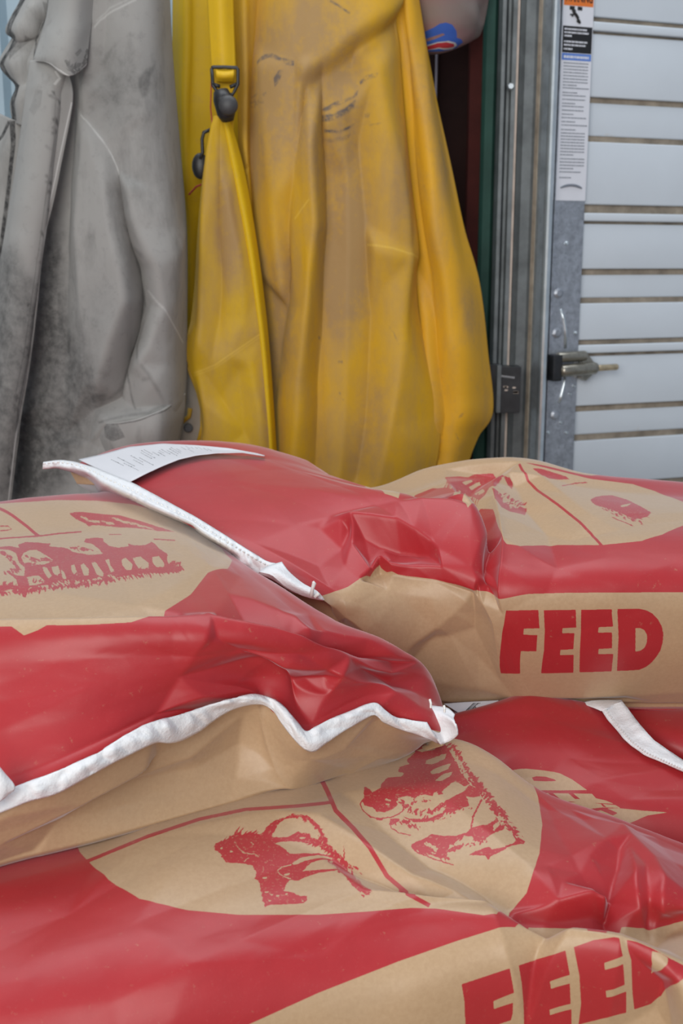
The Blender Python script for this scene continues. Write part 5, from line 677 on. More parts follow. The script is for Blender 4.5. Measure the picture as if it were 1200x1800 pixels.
 'bag_d': (5, 48, [0.3076, 1.1743, 0.3891, 0.3087, 1.1709, 0.388, 0.3097, 1.1675, 0.3869, 0.3108, 1.1641, 0.3859, 0.3118, 1.1607, 0.3849, 0.3127, 1.1573, 0.3838, 0.3136, 1.1539, 0.3827, 0.3145, 1.1506, 0.3815, 0.3154, 1.1474, 0.3804, 0.3163, 1.1437, 0.3795, 0.3171, 1.1395, 0.379, 0.3181, 1.1362, 0.378, 0.3192, 1.1332, 0.377, 0.3202, 1.1298, 0.3762, 0.3213, 1.1265, 0.3753, 0.3226, 1.1239, 0.3742, 0.324, 1.1218, 0.3729, 0.3255, 1.1196, 0.3717, 0.3269, 1.1176, 0.3704, 0.3283, 1.1155, 0.3691, 0.3301, 1.1134, 0.3682, 0.3319, 1.1118, 0.3672, 0.3338, 1.1102, 0.3662, 0.3357, 1.1085, 0.3652, 0.3375, 1.1068, 0.3642, 0.3394, 1.1051, 0.3632, 0.3414, 1.1039, 0.362, 0.3434, 1.1026, 0.3609, 0.3454, 1.1014, 0.3598, 0.3472, 1.0997, 0.3589, 0.3492, 1.0984, 0.3578, 0.3511, 1.0966, 0.357, 0.353, 1.0954, 0.3559, 0.3548, 1.0931, 0.3554, 0.3568, 1.0919, 0.3545, 0.3586, 1.0896, 0.354, 0.3607, 1.0885, 0.3531, 0.3627, 1.0873, 0.3521, 0.3645, 1.085, 0.3517, 0.3665, 1.0838, 0.3508, 0.3685, 1.0826, 0.3499, 0.3706, 1.0814, 0.349, 0.3722, 1.079, 0.3486, 0.3743, 1.0778, 0.3477, 0.3763, 1.0766, 0.3468, 0.378, 1.0743, 0.3464, 0.3801, 1.0735, 0.3453, 0.3823, 1.0728, 0.3442, 0.3021, 1.1752, 0.3865, 0.303, 1.1712, 0.3856, 0.304, 1.1677, 0.3844, 0.3051, 1.1643, 0.3833, 0.3061, 1.1609, 0.3822, 0.3071, 1.1575, 0.381, 0.3081, 1.1541, 0.3799, 0.3092, 1.1508, 0.3787, 0.3102, 1.1475, 0.3776, 0.3111, 1.1438, 0.3767, 0.3122, 1.1402, 0.3758, 0.3133, 1.1368, 0.3748, 0.3144, 1.1336, 0.3738, 0.3155, 1.1301, 0.3729, 0.3168, 1.1273, 0.3718, 0.3182, 1.1246, 0.3708, 0.3196, 1.122, 0.3697, 0.3212, 1.1199, 0.3685, 0.3228, 1.1178, 0.3673, 0.3243, 1.1153, 0.3662, 0.3263, 1.1137, 0.3651, 0.3282, 1.1118, 0.3641, 0.33, 1.1097, 0.3633, 0.3319, 1.1077, 0.3626, 0.3341, 1.1064, 0.3616, 0.3361, 1.1047, 0.3607, 0.3381, 1.103, 0.3599, 0.3401, 1.1013, 0.3591, 0.3421, 1.0996, 0.3583, 0.3441, 1.0978, 0.3575, 0.3461, 1.0961, 0.3567, 0.348, 1.0942, 0.356, 0.35, 1.0925, 0.3552, 0.3522, 1.0913, 0.3543, 0.3541, 1.0891, 0.3539, 0.3563, 1.0879, 0.353, 0.3583, 1.0862, 0.3523, 0.3603, 1.0846, 0.3515, 0.3624, 1.0834, 0.3506, 0.3643, 1.0812, 0.3501, 0.3664, 1.08, 0.3492, 0.3685, 1.0788, 0.3483, 0.3707, 1.0775, 0.3474, 0.3724, 1.0752, 0.347, 0.3745, 1.074, 0.3461, 0.3766, 1.0727, 0.3452, 0.3785, 1.0708, 0.3446, 0.381, 1.0706, 0.3432, 0.2963, 1.1756, 0.3842, 0.2974, 1.1722, 0.3829, 0.2983, 1.168, 0.3819, 0.2994, 1.1646, 0.3807, 0.3004, 1.1611, 0.3794, 0.3015, 1.1577, 0.3782, 0.3027, 1.1544, 0.377, 0.304, 1.1516, 0.3756, 0.3052, 1.1483, 0.3745, 0.3064, 1.1451, 0.3733, 0.3075, 1.1414, 0.3723, 0.3086, 1.1381, 0.3713, 0.3096, 1.1342, 0.3704, 0.3109, 1.1311, 0.3694, 0.3122, 1.1276, 0.3686, 0.3137, 1.1248, 0.3676, 0.3151, 1.1216, 0.3667, 0.3168, 1.1194, 0.3656, 0.3184, 1.1167, 0.3647, 0.3199, 1.1137, 0.364, 0.3215, 1.1105, 0.3635, 0.3235, 1.1088, 0.3624, 0.3255, 1.1066, 0.3617, 0.3277, 1.105, 0.3609, 0.3297, 1.1029, 0.3604, 0.332, 1.1017, 0.3594, 0.3342, 1.0999, 0.3587, 0.3364, 1.0984, 0.358, 0.3385, 1.0966, 0.3573, 0.3406, 1.0949, 0.3566, 0.3428, 1.0931, 0.3559, 0.3449, 1.0913, 0.3552, 0.347, 1.0896, 0.3546, 0.3493, 1.0885, 0.3537, 0.3516, 1.0873, 0.3528, 0.3537, 1.0853, 0.3523, 0.3559, 1.0841, 0.3514, 0.3582, 1.083, 0.3504, 0.3603, 1.0813, 0.3497, 0.3624, 1.0796, 0.349, 0.3645, 1.0779, 0.3483, 0.3667, 1.0767, 0.3473, 0.3687, 1.075, 0.3466, 0.3709, 1.0737, 0.3457, 0.3729, 1.0719, 0.3451, 0.3749, 1.07, 0.3445, 0.3771, 1.0687, 0.3436, 0.3794, 1.0678, 0.3425, 0.2896, 1.1718, 0.3836, 0.2903, 1.167, 0.3827, 0.2914, 1.1635, 0.3814, 0.2925, 1.1601, 0.38, 0.2936, 1.1568, 0.3786, 0.2949, 1.154, 0.377, 0.2962, 1.1507, 0.3758, 0.2975, 1.1475, 0.3746, 0.2989, 1.1444, 0.3733, 0.3002, 1.1413, 0.3721, 0.3014, 1.1378, 0.371, 0.3023, 1.1334, 0.3703, 0.3034, 1.1296, 0.3694, 0.3049, 1.1266, 0.3683, 0.3063, 1.1231, 0.3674, 0.3078, 1.1203, 0.3664, 0.3093, 1.1169, 0.3657, 0.3111, 1.1142, 0.3648, 0.313, 1.1119, 0.3638, 0.3147, 1.1091, 0.3631, 0.3166, 1.1068, 0.3622, 0.3184, 1.104, 0.3615, 0.3207, 1.1028, 0.3604, 0.3229, 1.1007, 0.36, 0.3254, 1.0995, 0.3591, 0.3278, 1.0979, 0.3585, 0.3301, 1.0964, 0.3578, 0.3326, 1.0952, 0.357, 0.3349, 1.0936, 0.3563, 0.3372, 1.0919, 0.3557, 0.3394, 1.0901, 0.3551, 0.3418, 1.0889, 0.3543, 0.344, 1.0868, 0.3538, 0.3464, 1.0858, 0.353, 0.3489, 1.0847, 0.3521, 0.3514, 1.0836, 0.3513, 0.3535, 1.0816, 0.3507, 0.3558, 1.0804, 0.3498, 0.3582, 1.0792, 0.3488, 0.3603, 1.0775, 0.3481, 0.3625, 1.0758, 0.3473, 0.3648, 1.0746, 0.3464, 0.3671, 1.0733, 0.3455, 0.3693, 1.0716, 0.3448, 0.3713, 1.0698, 0.3441, 0.3736, 1.0684, 0.3433, 0.3754, 1.0659, 0.343, 0.3778, 1.065, 0.3419, 0.283, 1.1687, 0.3827, 0.2839, 1.1645, 0.3815, 0.2848, 1.1604, 0.3802, 0.2859, 1.157, 0.3787, 0.287, 1.1537, 0.3772, 0.2885, 1.1511, 0.3755, 0.2901, 1.1484, 0.3741, 0.2916, 1.1452, 0.3728, 0.2929, 1.1416, 0.3718, 0.2943, 1.1381, 0.3707, 0.2955, 1.1346, 0.3695, 0.2965, 1.1303, 0.3687, 0.2975, 1.126, 0.3678, 0.299, 1.1229, 0.3667, 0.3007, 1.12, 0.3657, 0.3024, 1.1171, 0.3647, 0.3041, 1.1142, 0.3637, 0.306, 1.1114, 0.363, 0.3081, 1.109, 0.3621, 0.3101, 1.1067, 0.3612, 0.312, 1.1043, 0.3603, 0.314, 1.1019, 0.3594, 0.3164, 1.1003, 0.3585, 0.3189, 1.0988, 0.3579, 0.3214, 1.0972, 0.3574, 0.3241, 1.0961, 0.3567, 0.3266, 1.0945, 0.3561, 0.3291, 1.0929, 0.3556, 0.3316, 1.0917, 0.3548, 0.3341, 1.09, 0.3543, 0.3365, 1.0884, 0.3538, 0.3391, 1.0873, 0.353, 0.3415, 1.0858, 0.3524, 0.344, 1.0843, 0.3517, 0.3466, 1.0832, 0.3509, 0.3492, 1.0821, 0.3501, 0.3515, 1.0806, 0.3494, 0.3538, 1.0789, 0.3486, 0.3562, 1.0777, 0.3476, 0.3585, 1.076, 0.3469, 0.3608, 1.0743, 0.3461, 0.3631, 1.0731, 0.3452, 0.3655, 1.0718, 0.3443, 0.3679, 1.0706, 0.3433, 0.3701, 1.0688, 0.3426, 0.3723, 1.0669, 0.342, 0.3744, 1.0649, 0.3415, 0.3767, 1.0634, 0.3406]),
 'tag_c': (5, 40, [-0.3452, 1.4741, 0.6063, -0.3393, 1.4758, 0.6073, -0.3334, 1.4775, 0.6084, -0.3275, 1.4794, 0.6095, -0.3216, 1.4813, 0.6105, -0.3158, 1.4833, 0.6117, -0.3102, 1.4863, 0.613, -0.3046, 1.4895, 0.6142, -0.299, 1.4926, 0.6154, -0.2934, 1.4958, 0.6167, -0.2877, 1.4988, 0.6179, -0.2818, 1.5016, 0.6188, -0.2758, 1.5037, 0.6191, -0.2697, 1.5056, 0.6194, -0.2634, 1.5069, 0.6199, -0.2571, 1.5077, 0.6204, -0.2507, 1.508, 0.621, -0.2442, 1.5078, 0.6217, -0.2376, 1.5073, 0.6221, -0.231, 1.5065, 0.6219, -0.2244, 1.5052, 0.6217, -0.2177, 1.5036, 0.6217, -0.211, 1.5017, 0.6216, -0.2043, 1.4997, 0.6216, -0.1975, 1.4973, 0.6217, -0.1908, 1.4949, 0.6217, -0.1841, 1.4922, 0.6215, -0.1774, 1.4895, 0.6214, -0.1707, 1.4864, 0.6213, -0.164, 1.4831, 0.6212, -0.1572, 1.4794, 0.6212, -0.1505, 1.4757, 0.6212, -0.1439, 1.4718, 0.6209, -0.1373, 1.4676, 0.6204, -0.1307, 1.4633, 0.62, -0.1244, 1.461, 0.6192, -0.118, 1.4586, 0.6185, -0.1116, 1.4561, 0.6178, -0.1054, 1.4534, 0.6167, -0.0992, 1.4507, 0.6155, -0.3224, 1.4423, 0.604, -0.3172, 1.4445, 0.6051, -0.312, 1.4468, 0.6063, -0.3068, 1.4492, 0.6074, -0.3016, 1.4516, 0.6085, -0.2964, 1.454, 0.6098, -0.2916, 1.4583, 0.6109, -0.2867, 1.4626, 0.612, -0.2818, 1.4668, 0.6131, -0.2769, 1.4708, 0.6142, -0.2718, 1.4747, 0.6154, -0.2667, 1.4782, 0.6162, -0.2613, 1.4815, 0.6166, -0.2559, 1.4844, 0.6171, -0.2504, 1.4869, 0.6176, -0.2448, 1.4887, 0.6183, -0.2391, 1.4903, 0.6189, -0.2332, 1.4912, 0.6195, -0.2273, 1.4919, 0.6199, -0.2214, 1.4921, 0.6199, -0.2154, 1.4921, 0.6199, -0.2093, 1.4916, 0.6199, -0.2032, 1.4909, 0.6199, -0.197, 1.4896, 0.62, -0.1908, 1.4883, 0.6202, -0.1846, 1.4866, 0.6203, -0.1785, 1.485, 0.6202, -0.1722, 1.4829, 0.6201, -0.166, 1.4805, 0.6201, -0.1598, 1.4778, 0.6201, -0.1535, 1.4748, 0.6202, -0.1473, 1.4716, 0.6203, -0.1411, 1.4682, 0.6201, -0.1349, 1.4645, 0.6199, -0.1287, 1.4608, 0.6195, -0.1228, 1.4588, 0.6188, -0.1168, 1.4567, 0.6181, -0.1108, 1.4543, 0.6175, -0.105, 1.452, 0.6165, -0.0991, 1.4496, 0.6155, -0.3012, 1.4152, 0.6011, -0.2966, 1.4175, 0.6024, -0.2919, 1.42, 0.6037, -0.2873, 1.4225, 0.605, -0.2827, 1.425, 0.6063, -0.278, 1.4276, 0.6077, -0.2738, 1.4322, 0.6088, -0.2695, 1.4368, 0.6098, -0.2651, 1.4414, 0.6109, -0.2607, 1.4459, 0.612, -0.2563, 1.4503, 0.6131, -0.2517, 1.4545, 0.6139, -0.2471, 1.4586, 0.6145, -0.2423, 1.4623, 0.6151, -0.2375, 1.4658, 0.6157, -0.2326, 1.4689, 0.6164, -0.2275, 1.4713, 0.617, -0.2223, 1.4734, 0.6176, -0.217, 1.4753, 0.618, -0.2117, 1.4768, 0.6181, -0.2063, 1.4779, 0.6183, -0.2009, 1.4788, 0.6184, -0.1953, 1.479, 0.6185, -0.1897, 1.479, 0.6186, -0.1841, 1.4786, 0.6188, -0.1785, 1.478, 0.619, -0.1728, 1.477, 0.619, -0.1671, 1.4759, 0.619, -0.1614, 1.4743, 0.619, -0.1556, 1.4723, 0.6191, -0.1498, 1.4699, 0.6192, -0.144, 1.4673, 0.6194, -0.1382, 1.4644, 0.6195, -0.1325, 1.4614, 0.6193, -0.1267, 1.4582, 0.619, -0.1212, 1.4565, 0.6183, -0.1156, 1.4546, 0.6177, -0.11, 1.4526, 0.6171, -0.1045, 1.4505, 0.6163, -0.099, 1.4484, 0.6155, -0.2805, 1.3875, 0.5986, -0.2764, 1.3901, 0.6001, -0.2723, 1.3925, 0.6016, -0.2682, 1.3949, 0.603, -0.2641, 1.3975, 0.6045, -0.2599, 1.4001, 0.606, -0.2561, 1.4045, 0.6071, -0.2523, 1.4091, 0.6082, -0.2484, 1.4137, 0.6093, -0.2445, 1.4183, 0.6104, -0.2406, 1.4229, 0.6115, -0.2366, 1.4276, 0.6124, -0.2325, 1.432, 0.6131, -0.2283, 1.4362, 0.6139, -0.2241, 1.4403, 0.6147, -0.2198, 1.4441, 0.6155, -0.2154, 1.4476, 0.6162, -0.2108, 1.4508, 0.6166, -0.2062, 1.4538, 0.617, -0.2015, 1.4564, 0.6173, -0.1967, 1.4588, 0.6176, -0.1919, 1.4607, 0.6178, -0.1869, 1.4622, 0.6179, -0.1819, 1.4633, 0.618, -0.1769, 1.4641, 0.6182, -0.1718, 1.4646, 0.6184, -0.1667, 1.4648, 0.6186, -0.1615, 1.4646, 0.6186, -0.1563, 1.4639, 0.6186, -0.151, 1.4628, 0.6187, -0.1457, 1.4613, 0.6189, -0.1404, 1.4595, 0.6192, -0.1351, 1.4573, 0.6193, -0.1297, 1.4548, 0.6194, -0.1245, 1.4522, 0.619, -0.1193, 1.4508, 0.6184, -0.1142, 1.4493, 0.6179, -0.109, 1.4476, 0.6173, -0.1038, 1.4457, 0.6167, -0.0987, 1.4439, 0.6161, -0.2614, 1.3656, 0.5953, -0.2578, 1.3681, 0.597, -0.2542, 1.3706, 0.5986, -0.2506, 1.3729, 0.6002, -0.2469, 1.3754, 0.6019, -0.2433, 1.3779, 0.6035, -0.2399, 1.3822, 0.6047, -0.2365, 1.3867, 0.6059, -0.233, 1.3911, 0.607, -0.2295, 1.3956, 0.6082, -0.2261, 1.4002, 0.6093, -0.2225, 1.4048, 0.6103, -0.2189, 1.4093, 0.6113, -0.2152, 1.4137, 0.6123, -0.2115, 1.4181, 0.6132, -0.2078, 1.4223, 0.6143, -0.2039, 1.4262, 0.615, -0.1998, 1.4299, 0.6155, -0.1957, 1.4334, 0.6159, -0.1915, 1.4366, 0.6165, -0.1873, 1.4396, 0.617, -0.183, 1.4422, 0.6173, -0.1786, 1.4444, 0.6175, -0.1741, 1.4461, 0.6177, -0.1695, 1.4476, 0.618, -0.1649, 1.4486, 0.6184, -0.1603, 1.4493, 0.6187, -0.1556, 1.4496, 0.6188, -0.1508, 1.4495, 0.6189, -0.146, 1.4489, 0.6191, -0.1412, 1.4479, 0.6194, -0.1363, 1.4464, 0.6198, -0.1314, 1.4445, 0.6202, -0.1265, 1.4424, 0.6204, -0.1217, 1.4401, 0.6201, -0.1169, 1.4389, 0.6196, -0.1122, 1.4376, 0.6191, -0.1075, 1.4361, 0.6186, -0.1027, 1.4344, 0.6182, -0.098, 1.4327, 0.6178]),
}
# ------------------------------------------------------------------ scene graph helpers


def thing(name, label, cat, loc=(0, 0, 0), group=None):
    o = bpy.data.objects.new(name, None); C.objects.link(o)
    o.location = loc; o['label'] = label; o['category'] = cat
    o.empty_display_size = 0.05
    if group:
        o['group'] = group
    bpy.context.view_layer.update()
    return o


def mesh_obj(name, verts, faces, mat, parent=None, smooth=False, label=None):
    me = bpy.data.meshes.new(name)
    me.from_pydata([tuple(map(float, v)) for v in verts], [], faces)
    me.update()
    for m in (mat if isinstance(mat, (list, tuple)) else [mat]):
        me.materials.append(m)
    if smooth:
        me.shade_smooth()
    o = bpy.data.objects.new(name, me); C.objects.link(o)
    place(o, parent)
    if label:
        o['label'] = label
    return o


def root_loc(p):
    v = Vector((0, 0, 0))
    while p is not None:
        v += p.location
        p = p.parent
    return v


def place(o, parent):
    if parent is not None:                                   # world-space mesh under a parent that is only translated
        v = root_loc(parent)
        o.parent = parent
        o.data.transform(__import__('mathutils').Matrix.Translation(-v))


def bm_obj(name, bm, mat, parent=None, smooth=False, label=None):
    me = bpy.data.meshes.new(name)
    bmesh.ops.recalc_face_normals(bm, faces=bm.faces)
    bm.to_mesh(me); bm.free()
    me.materials.append(mat)
    if smooth:
        me.shade_smooth()
    o = bpy.data.objects.new(name, me); C.objects.link(o)
    place(o, parent)
    if label:
        o['label'] = label
    return o


def prism_bm(bm, pts, z0, z1, bevel=0):
    n = len(pts)
    a = [bm.verts.new((x, y, z0)) for x, y in pts]; b = [bm.verts.new((x, y, z1)) for x, y in pts]
    fs = [bm.faces.new(a[::-1]), bm.faces.new(b)]
    for i in range(n):
        fs.append(bm.faces.new((a[i], a[(i + 1) % n], b[(i + 1) % n], b[i])))
    return fs


def hexa_bm(bm, P, bev=0.0):
    """box from 8 corner points (4 bottom, 4 top)"""
    v = [bm.verts.new(p) for p in P]
    fs = [bm.faces.new([v[i] for i in q]) for q in ((3, 2, 1, 0), (4, 5, 6, 7), (0, 1, 5, 4), (1, 2, 6, 5), (2, 3, 7, 6), (3, 0, 4, 7))]
    if bev:
        es = list({e for f in fs for e in f.edges})
        bmesh.ops.bevel(bm, geom=es, offset=bev, segments=2, affect='EDGES', profile=.6)


def box_bm(bm, x0, x1, y0, y1, z0, z1, bev=0.0):
    hexa_bm(bm, [(x0, y0, z0), (x1, y0, z0), (x1, y1, z0), (x0, y1, z0), (x0, y0, z1), (x1, y0, z1), (x1, y1, z1), (x0, y1, z1)], bev)


def tube_bm(bm, pts, rad, seg=10, caps=True):
    """swept tube; rad number or list"""
    pts = [Vector(p) for p in pts]; n = len(pts)
    rad = rad if isinstance(rad, (list, tuple)) else [rad] * n
    ref = None; rings = []
    for i, p in enumerate(pts):
        d = (pts[min(i + 1, n - 1)] - pts[max(i - 1, 0)]).normalized()
        if ref is None:
            ref = d.orthogonal().normalized()
        ref = (ref - d * ref.dot(d)).normalized(); s = d.cross(ref)
        rings.append([bm.verts.new(p + (ref * math.cos(t) + s * math.sin(t)) * rad[i]) for t in [2 * math.pi * k / seg for k in range(seg)]])
    for a, b in zip(rings[:-1], rings[1:]):
        for k in range(seg):
            bm.faces.new((a[k], a[(k + 1) % seg], b[(k + 1) % seg], b[k]))
    if caps:
        bm.faces.new(rings[0][::-1]); bm.faces.new(rings[-1])


# ------------------------------------------------------------------ materials
def mat(name):
    m = bpy.data.materials.new(name); m.use_nodes = True
    nt = m.node_tree
    return m, nt, nt.nodes['Principled BSDF']


def nd(nt, t, **kw):
    n = nt.nodes.new(t)
    for k, v in kw.items():
        setattr(n, k, v)
    return n


def noise(nt, scale, detail=4, rough=.6, vec=None, stretch=None):
    n = nd(nt, 'ShaderNodeTexNoise')
    n.inputs['Scale'].default_value = scale; n.inputs['Detail'].default_value = detail; n.inputs['Roughness'].default_value = rough
    co = nd(nt, 'ShaderNodeTexCoord')
    if stretch:
        mp = nd(nt, 'ShaderNodeMapping'); mp.inputs['Scale'].default_value = stretch
        nt.links.new(co.outputs['Object'], mp.inputs['Vector']); nt.links.new(mp.outputs[0], n.inputs['Vector'])
    else:
        nt.links.new(co.outputs['Object'], n.inputs['Vector'])
    return n.outputs['Fac']


def ramp(nt, fac, lo, hi, a=0.0, b=1.0):
    r = nd(nt, 'ShaderNodeMapRange')
    nt.links.new(fac, r.inputs['Value'])
    for k, v in zip(('From Min', 'From Max', 'To Min', 'To Max'), (lo, hi, a, b)):
        r.inputs[k].default_value = v
    return r.outputs[0]


def mixc(nt, fac, a, b, mode='MIX'):
    m = nd(nt, 'ShaderNodeMix', data_type='RGBA', blend_type=mode)
    for s, v in ((m.inputs[0], fac), (m.inputs[6], a), (m.inputs[7], b)):
        if isinstance(v, (int, float)):
            s.default_value = v
        elif isinstance(v, tuple):
            s.default_value = v if len(v) == 4 else (*v, 1)
        else:
            nt.links.new(v, s)
    return m.outputs[2]


def mul(nt, a, b, op='MULTIPLY'):
    m = nd(nt, 'ShaderNodeMath', operation=op, use_clamp=True)
    for s, v in zip(m.inputs, (a, b)):
        if isinstance(v, (int, float)):
            s.default_value = v
        else:
            nt.links.new(v, s)
    return m.outputs[0]


def bump(nt, p, h, strength, dist):
    b = nd(nt, 'ShaderNodeBump'); b.inputs['Strength'].default_value = strength; b.inputs['Distance'].default_value = dist
    nt.links.new(h, b.inputs['Height']); nt.links.new(b.outputs[0], p.inputs['Normal'])


def plain(name, col, rough=.6, metal=0.0, var=.12, scale=14, bmp=0.0, spec=.5, dirt=None, stretch=None):
    m, nt, p = mat(name)
    f = ramp(nt, noise(nt, scale, 5, .6, stretch=stretch), .3, .7, 1 - var, 1 + var)
    c = nd(nt, 'ShaderNodeVectorMath', operation='SCALE'); c.inputs[0].default_value = col; nt.links.new(f, c.inputs['Scale'])
    out = c.outputs[0]
    if dirt:
        dcol, lo, hi, dsc = dirt
        out = mixc(nt, ramp(nt, noise(nt, dsc, 6, .65, stretch=stretch), lo, hi), out, dcol)
    nt.links.new(out, p.inputs['Base Color'])
    p.inputs['Roughness'].default_value = rough; p.inputs['Metallic'].default_value = metal
    p.inputs['Specular IOR Level'].default_value = spec
    if bmp:
        bump(nt, p, noise(nt, scale * 6, 4), .5, bmp)
    return m


# ------------------------------------------------------------------ flat print: shapes laid out on the sheet, drawn into a mask
def draw_poly(M, pts, val):
    H, W = M.shape
    x0, x1 = max(0, int(pts[:, 0].min()) - 1), min(W, int(pts[:, 0].max()) + 2)
    y0, y1 = max(0, int(pts[:, 1].min()) - 1), min(H, int(pts[:, 1].max()) + 2)
    if x1 <= x0 or y1 <= y0:
        return
    X = np.arange(x0, x1) + .5
    inside = np.zeros((y1 - y0, x1 - x0), bool)
    A, B = pts, np.roll(pts, -1, 0)
    for j in range(y1 - y0):
        y = y0 + j + .5
        k = (A[:, 1] > y) != (B[:, 1] > y)
        if not k.any():
            continue
        a, b = A[k], B[k]
        xs = np.sort(a[:, 0] + (y - a[:, 1]) / (b[:, 1] - a[:, 1]) * (b[:, 0] - a[:, 0]))
        inside[j] = (np.searchsorted(xs, X) % 2) == 1
    M[y0:y1, x0:x1][inside] = val


def ink_image(name, W, H, soft=(1, 0, 0)):
    M = np.zeros((3, H, W), np.float32)
    rng = random.Random(len(name) * 7 + 3)
    sc = np.array([W / 9999.0, H / 9999.0])
    for it in SHEET[name]['ink']:
        if it[0] == 'B':
            M[it[1]][:] = it[2]
        elif it[0] == 'P':
            draw_poly(M[it[1]], np.array(it[3], float).reshape(-1, 2) * sc, it[2])
        else:
            _, ch, val, n, v, w, pts = it
            pts = np.array(pts, float).reshape(-1, 2); v = np.array(v, float); w = np.array(w, float)
            for _k in range(n):
                t = rng.random() * (len(pts) - 1); i = min(int(t), len(pts) - 2)
                p = pts[i] + (pts[i + 1] - pts[i]) * (t - i) + v * rng.uniform(-.45, .35) + w * rng.uniform(-1.5, 1.5)
                d = v * rng.uniform(.45, 1.1) + w * rng.uniform(-1.6, 1.6)
                ww = w * rng.uniform(.35, .7)
                draw_poly(M[ch], np.array([p - ww, p + d * .5 - ww * .8 + w * rng.uniform(-.4, .4), p + d, p + d * .5 + ww * .8, p + ww]) * sc, val)
    for ch, r in enumerate(soft):
        if r:
            M[ch] = blur2(M[ch], r)
    px = np.ones((H, W, 4), np.float32)
    px[..., :3] = np.moveaxis(M, 0, -1)
    im = bpy.data.images.new(name + '_print', W, H, float_buffer=False)
    im.colorspace_settings.name = 'Non-Color'
    im.pixels.foreach_set(px.ravel()); im.update(); im.pack()
    return im


def ink_nodes(nt, im, vec=None):
    t = nd(nt, 'ShaderNodeTexImage'); t.image = im; t.extension = 'EXTEND'
    if vec is not None:
        nt.links.new(vec, t.inputs['Vector'])
    s = nd(nt, 'ShaderNodeSeparateColor'); nt.links.new(t.outputs[0], s.inputs[0])
    return s.outputs


KRAFT = (0.50, 0.335, 0.195)
RED = (0.42, 0.021, 0.026)


def paper(name, im=None):
    m, nt, p = mat(name)
    fib = noise(nt, 260, 3, .7); blot = noise(nt, 9, 4, .6)
    k = mixc(nt, ramp(nt, fib, .3, .7, 0, .5), KRAFT, (0.40, 0.25, 0.135))
    k = mixc(nt, ramp(nt, blot, .45, .7, 0, .35), k, (0.43, 0.30, 0.19))
    col = k
    if im is not None:
        r = mixc(nt, ramp(nt, noise(nt, 30, 5, .7), .35, .7, 0, .45), RED, (0.36, 0.016, 0.021))
        r = mixc(nt, ramp(nt, noise(nt, 420, 2, .6), .62, .75, 0, .35), r, (0.42, 0.06, 0.06))
        rough = ink_nodes(nt, im)[1]
        tc = nd(nt, 'ShaderNodeTexCoord'); wob = nd(nt, 'ShaderNodeTexNoise'); wob.inputs['Scale'].default_value = 330; wob.inputs['Detail'].default_value = 3
        nt.links.new(tc.outputs['Object'], wob.inputs['Vector'])
        off = nd(nt, 'ShaderNodeVectorMath', operation='SUBTRACT'); nt.links.new(wob.outputs['Color'], off.inputs[0]); off.inputs[1].default_value = (.5, .5, .5)
        amp = nd(nt, 'ShaderNodeVectorMath', operation='SCALE'); nt.links.new(off.outputs[0], amp.inputs[0]); nt.links.new(mul(nt, rough, .0045), amp.inputs['Scale'])
        ad = nd(nt, 'ShaderNodeVectorMath', operation='ADD'); nt.links.new(tc.outputs['UV'], ad.inputs[0]); nt.links.new(amp.outputs[0], ad.inputs[1])
        ch = ink_nodes(nt, im, ad.outputs[0])
        wear = ramp(nt, noise(nt, 170, 4, .7), .2, .36, .55, 1)
        fleck = mul(nt, mul(nt, ramp(nt, noise(nt, 420, 2, .6), .58, .68), rough), .35)
        f = mul(nt, mul(nt, ramp(nt, ch[0], .3, .7), wear), mul(nt, 1.0, fleck, 'SUBTRACT'))
        col = mixc(nt, f, k, r)
        nt.links.new(ramp(nt, ch[0], .3, .7, .56, .50), p.inputs['Roughness'])
    else:
        p.inputs['Roughness'].default_value = .5
    nt.links.new(col, p.inputs['Base Color'])
    p.inputs['Specular IOR Level'].default_value = .3
    p.inputs['Coat Weight'].default_value = .4; p.inputs['Coat Roughness'].default_value = .33; p.inputs['Coat IOR'].default_value = 1.5
    p.inputs['Sheen Weight'].default_value = .42; p.inputs['Sheen Roughness'].default_value = .35; p.inputs['Sheen Tint'].default_value = (.86, .92, 1, 1)
    b1 = noise(nt, 55, 5, .62)
    bump(nt, p, b1, .22, .0012)
    return m


def cloth(name, im, base, dust, smudge_shade, line, rough, dustamt=(.42, .72), spec=.4, weave=0.0):
    m, nt, p = mat(name)
    ch = ink_nodes(nt, im) if im is not None else None
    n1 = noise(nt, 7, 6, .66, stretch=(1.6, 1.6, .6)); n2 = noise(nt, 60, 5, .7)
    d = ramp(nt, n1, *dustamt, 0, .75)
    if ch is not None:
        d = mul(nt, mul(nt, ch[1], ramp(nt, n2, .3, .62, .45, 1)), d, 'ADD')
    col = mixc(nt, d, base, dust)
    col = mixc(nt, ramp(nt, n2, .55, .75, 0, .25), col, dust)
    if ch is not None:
        col = mixc(nt, mul(nt, ch[0], ramp(nt, noise(nt, 70, 5, .7), .38, .58, .5 if weave else .05, 1)), col, smudge_shade)  # smudges, and on the jacket painted crease shade too
        col = mixc(nt, mul(nt, ch[2], .6), col, line)
    nt.links.new(col, p.inputs['Base Color'])
    p.inputs['Roughness'].default_value = rough; p.inputs['Specular IOR Level'].default_value = spec
    bump(nt, p, noise(nt, 700 if weave else 90, 4, .6), .4, weave or .001)
    return m


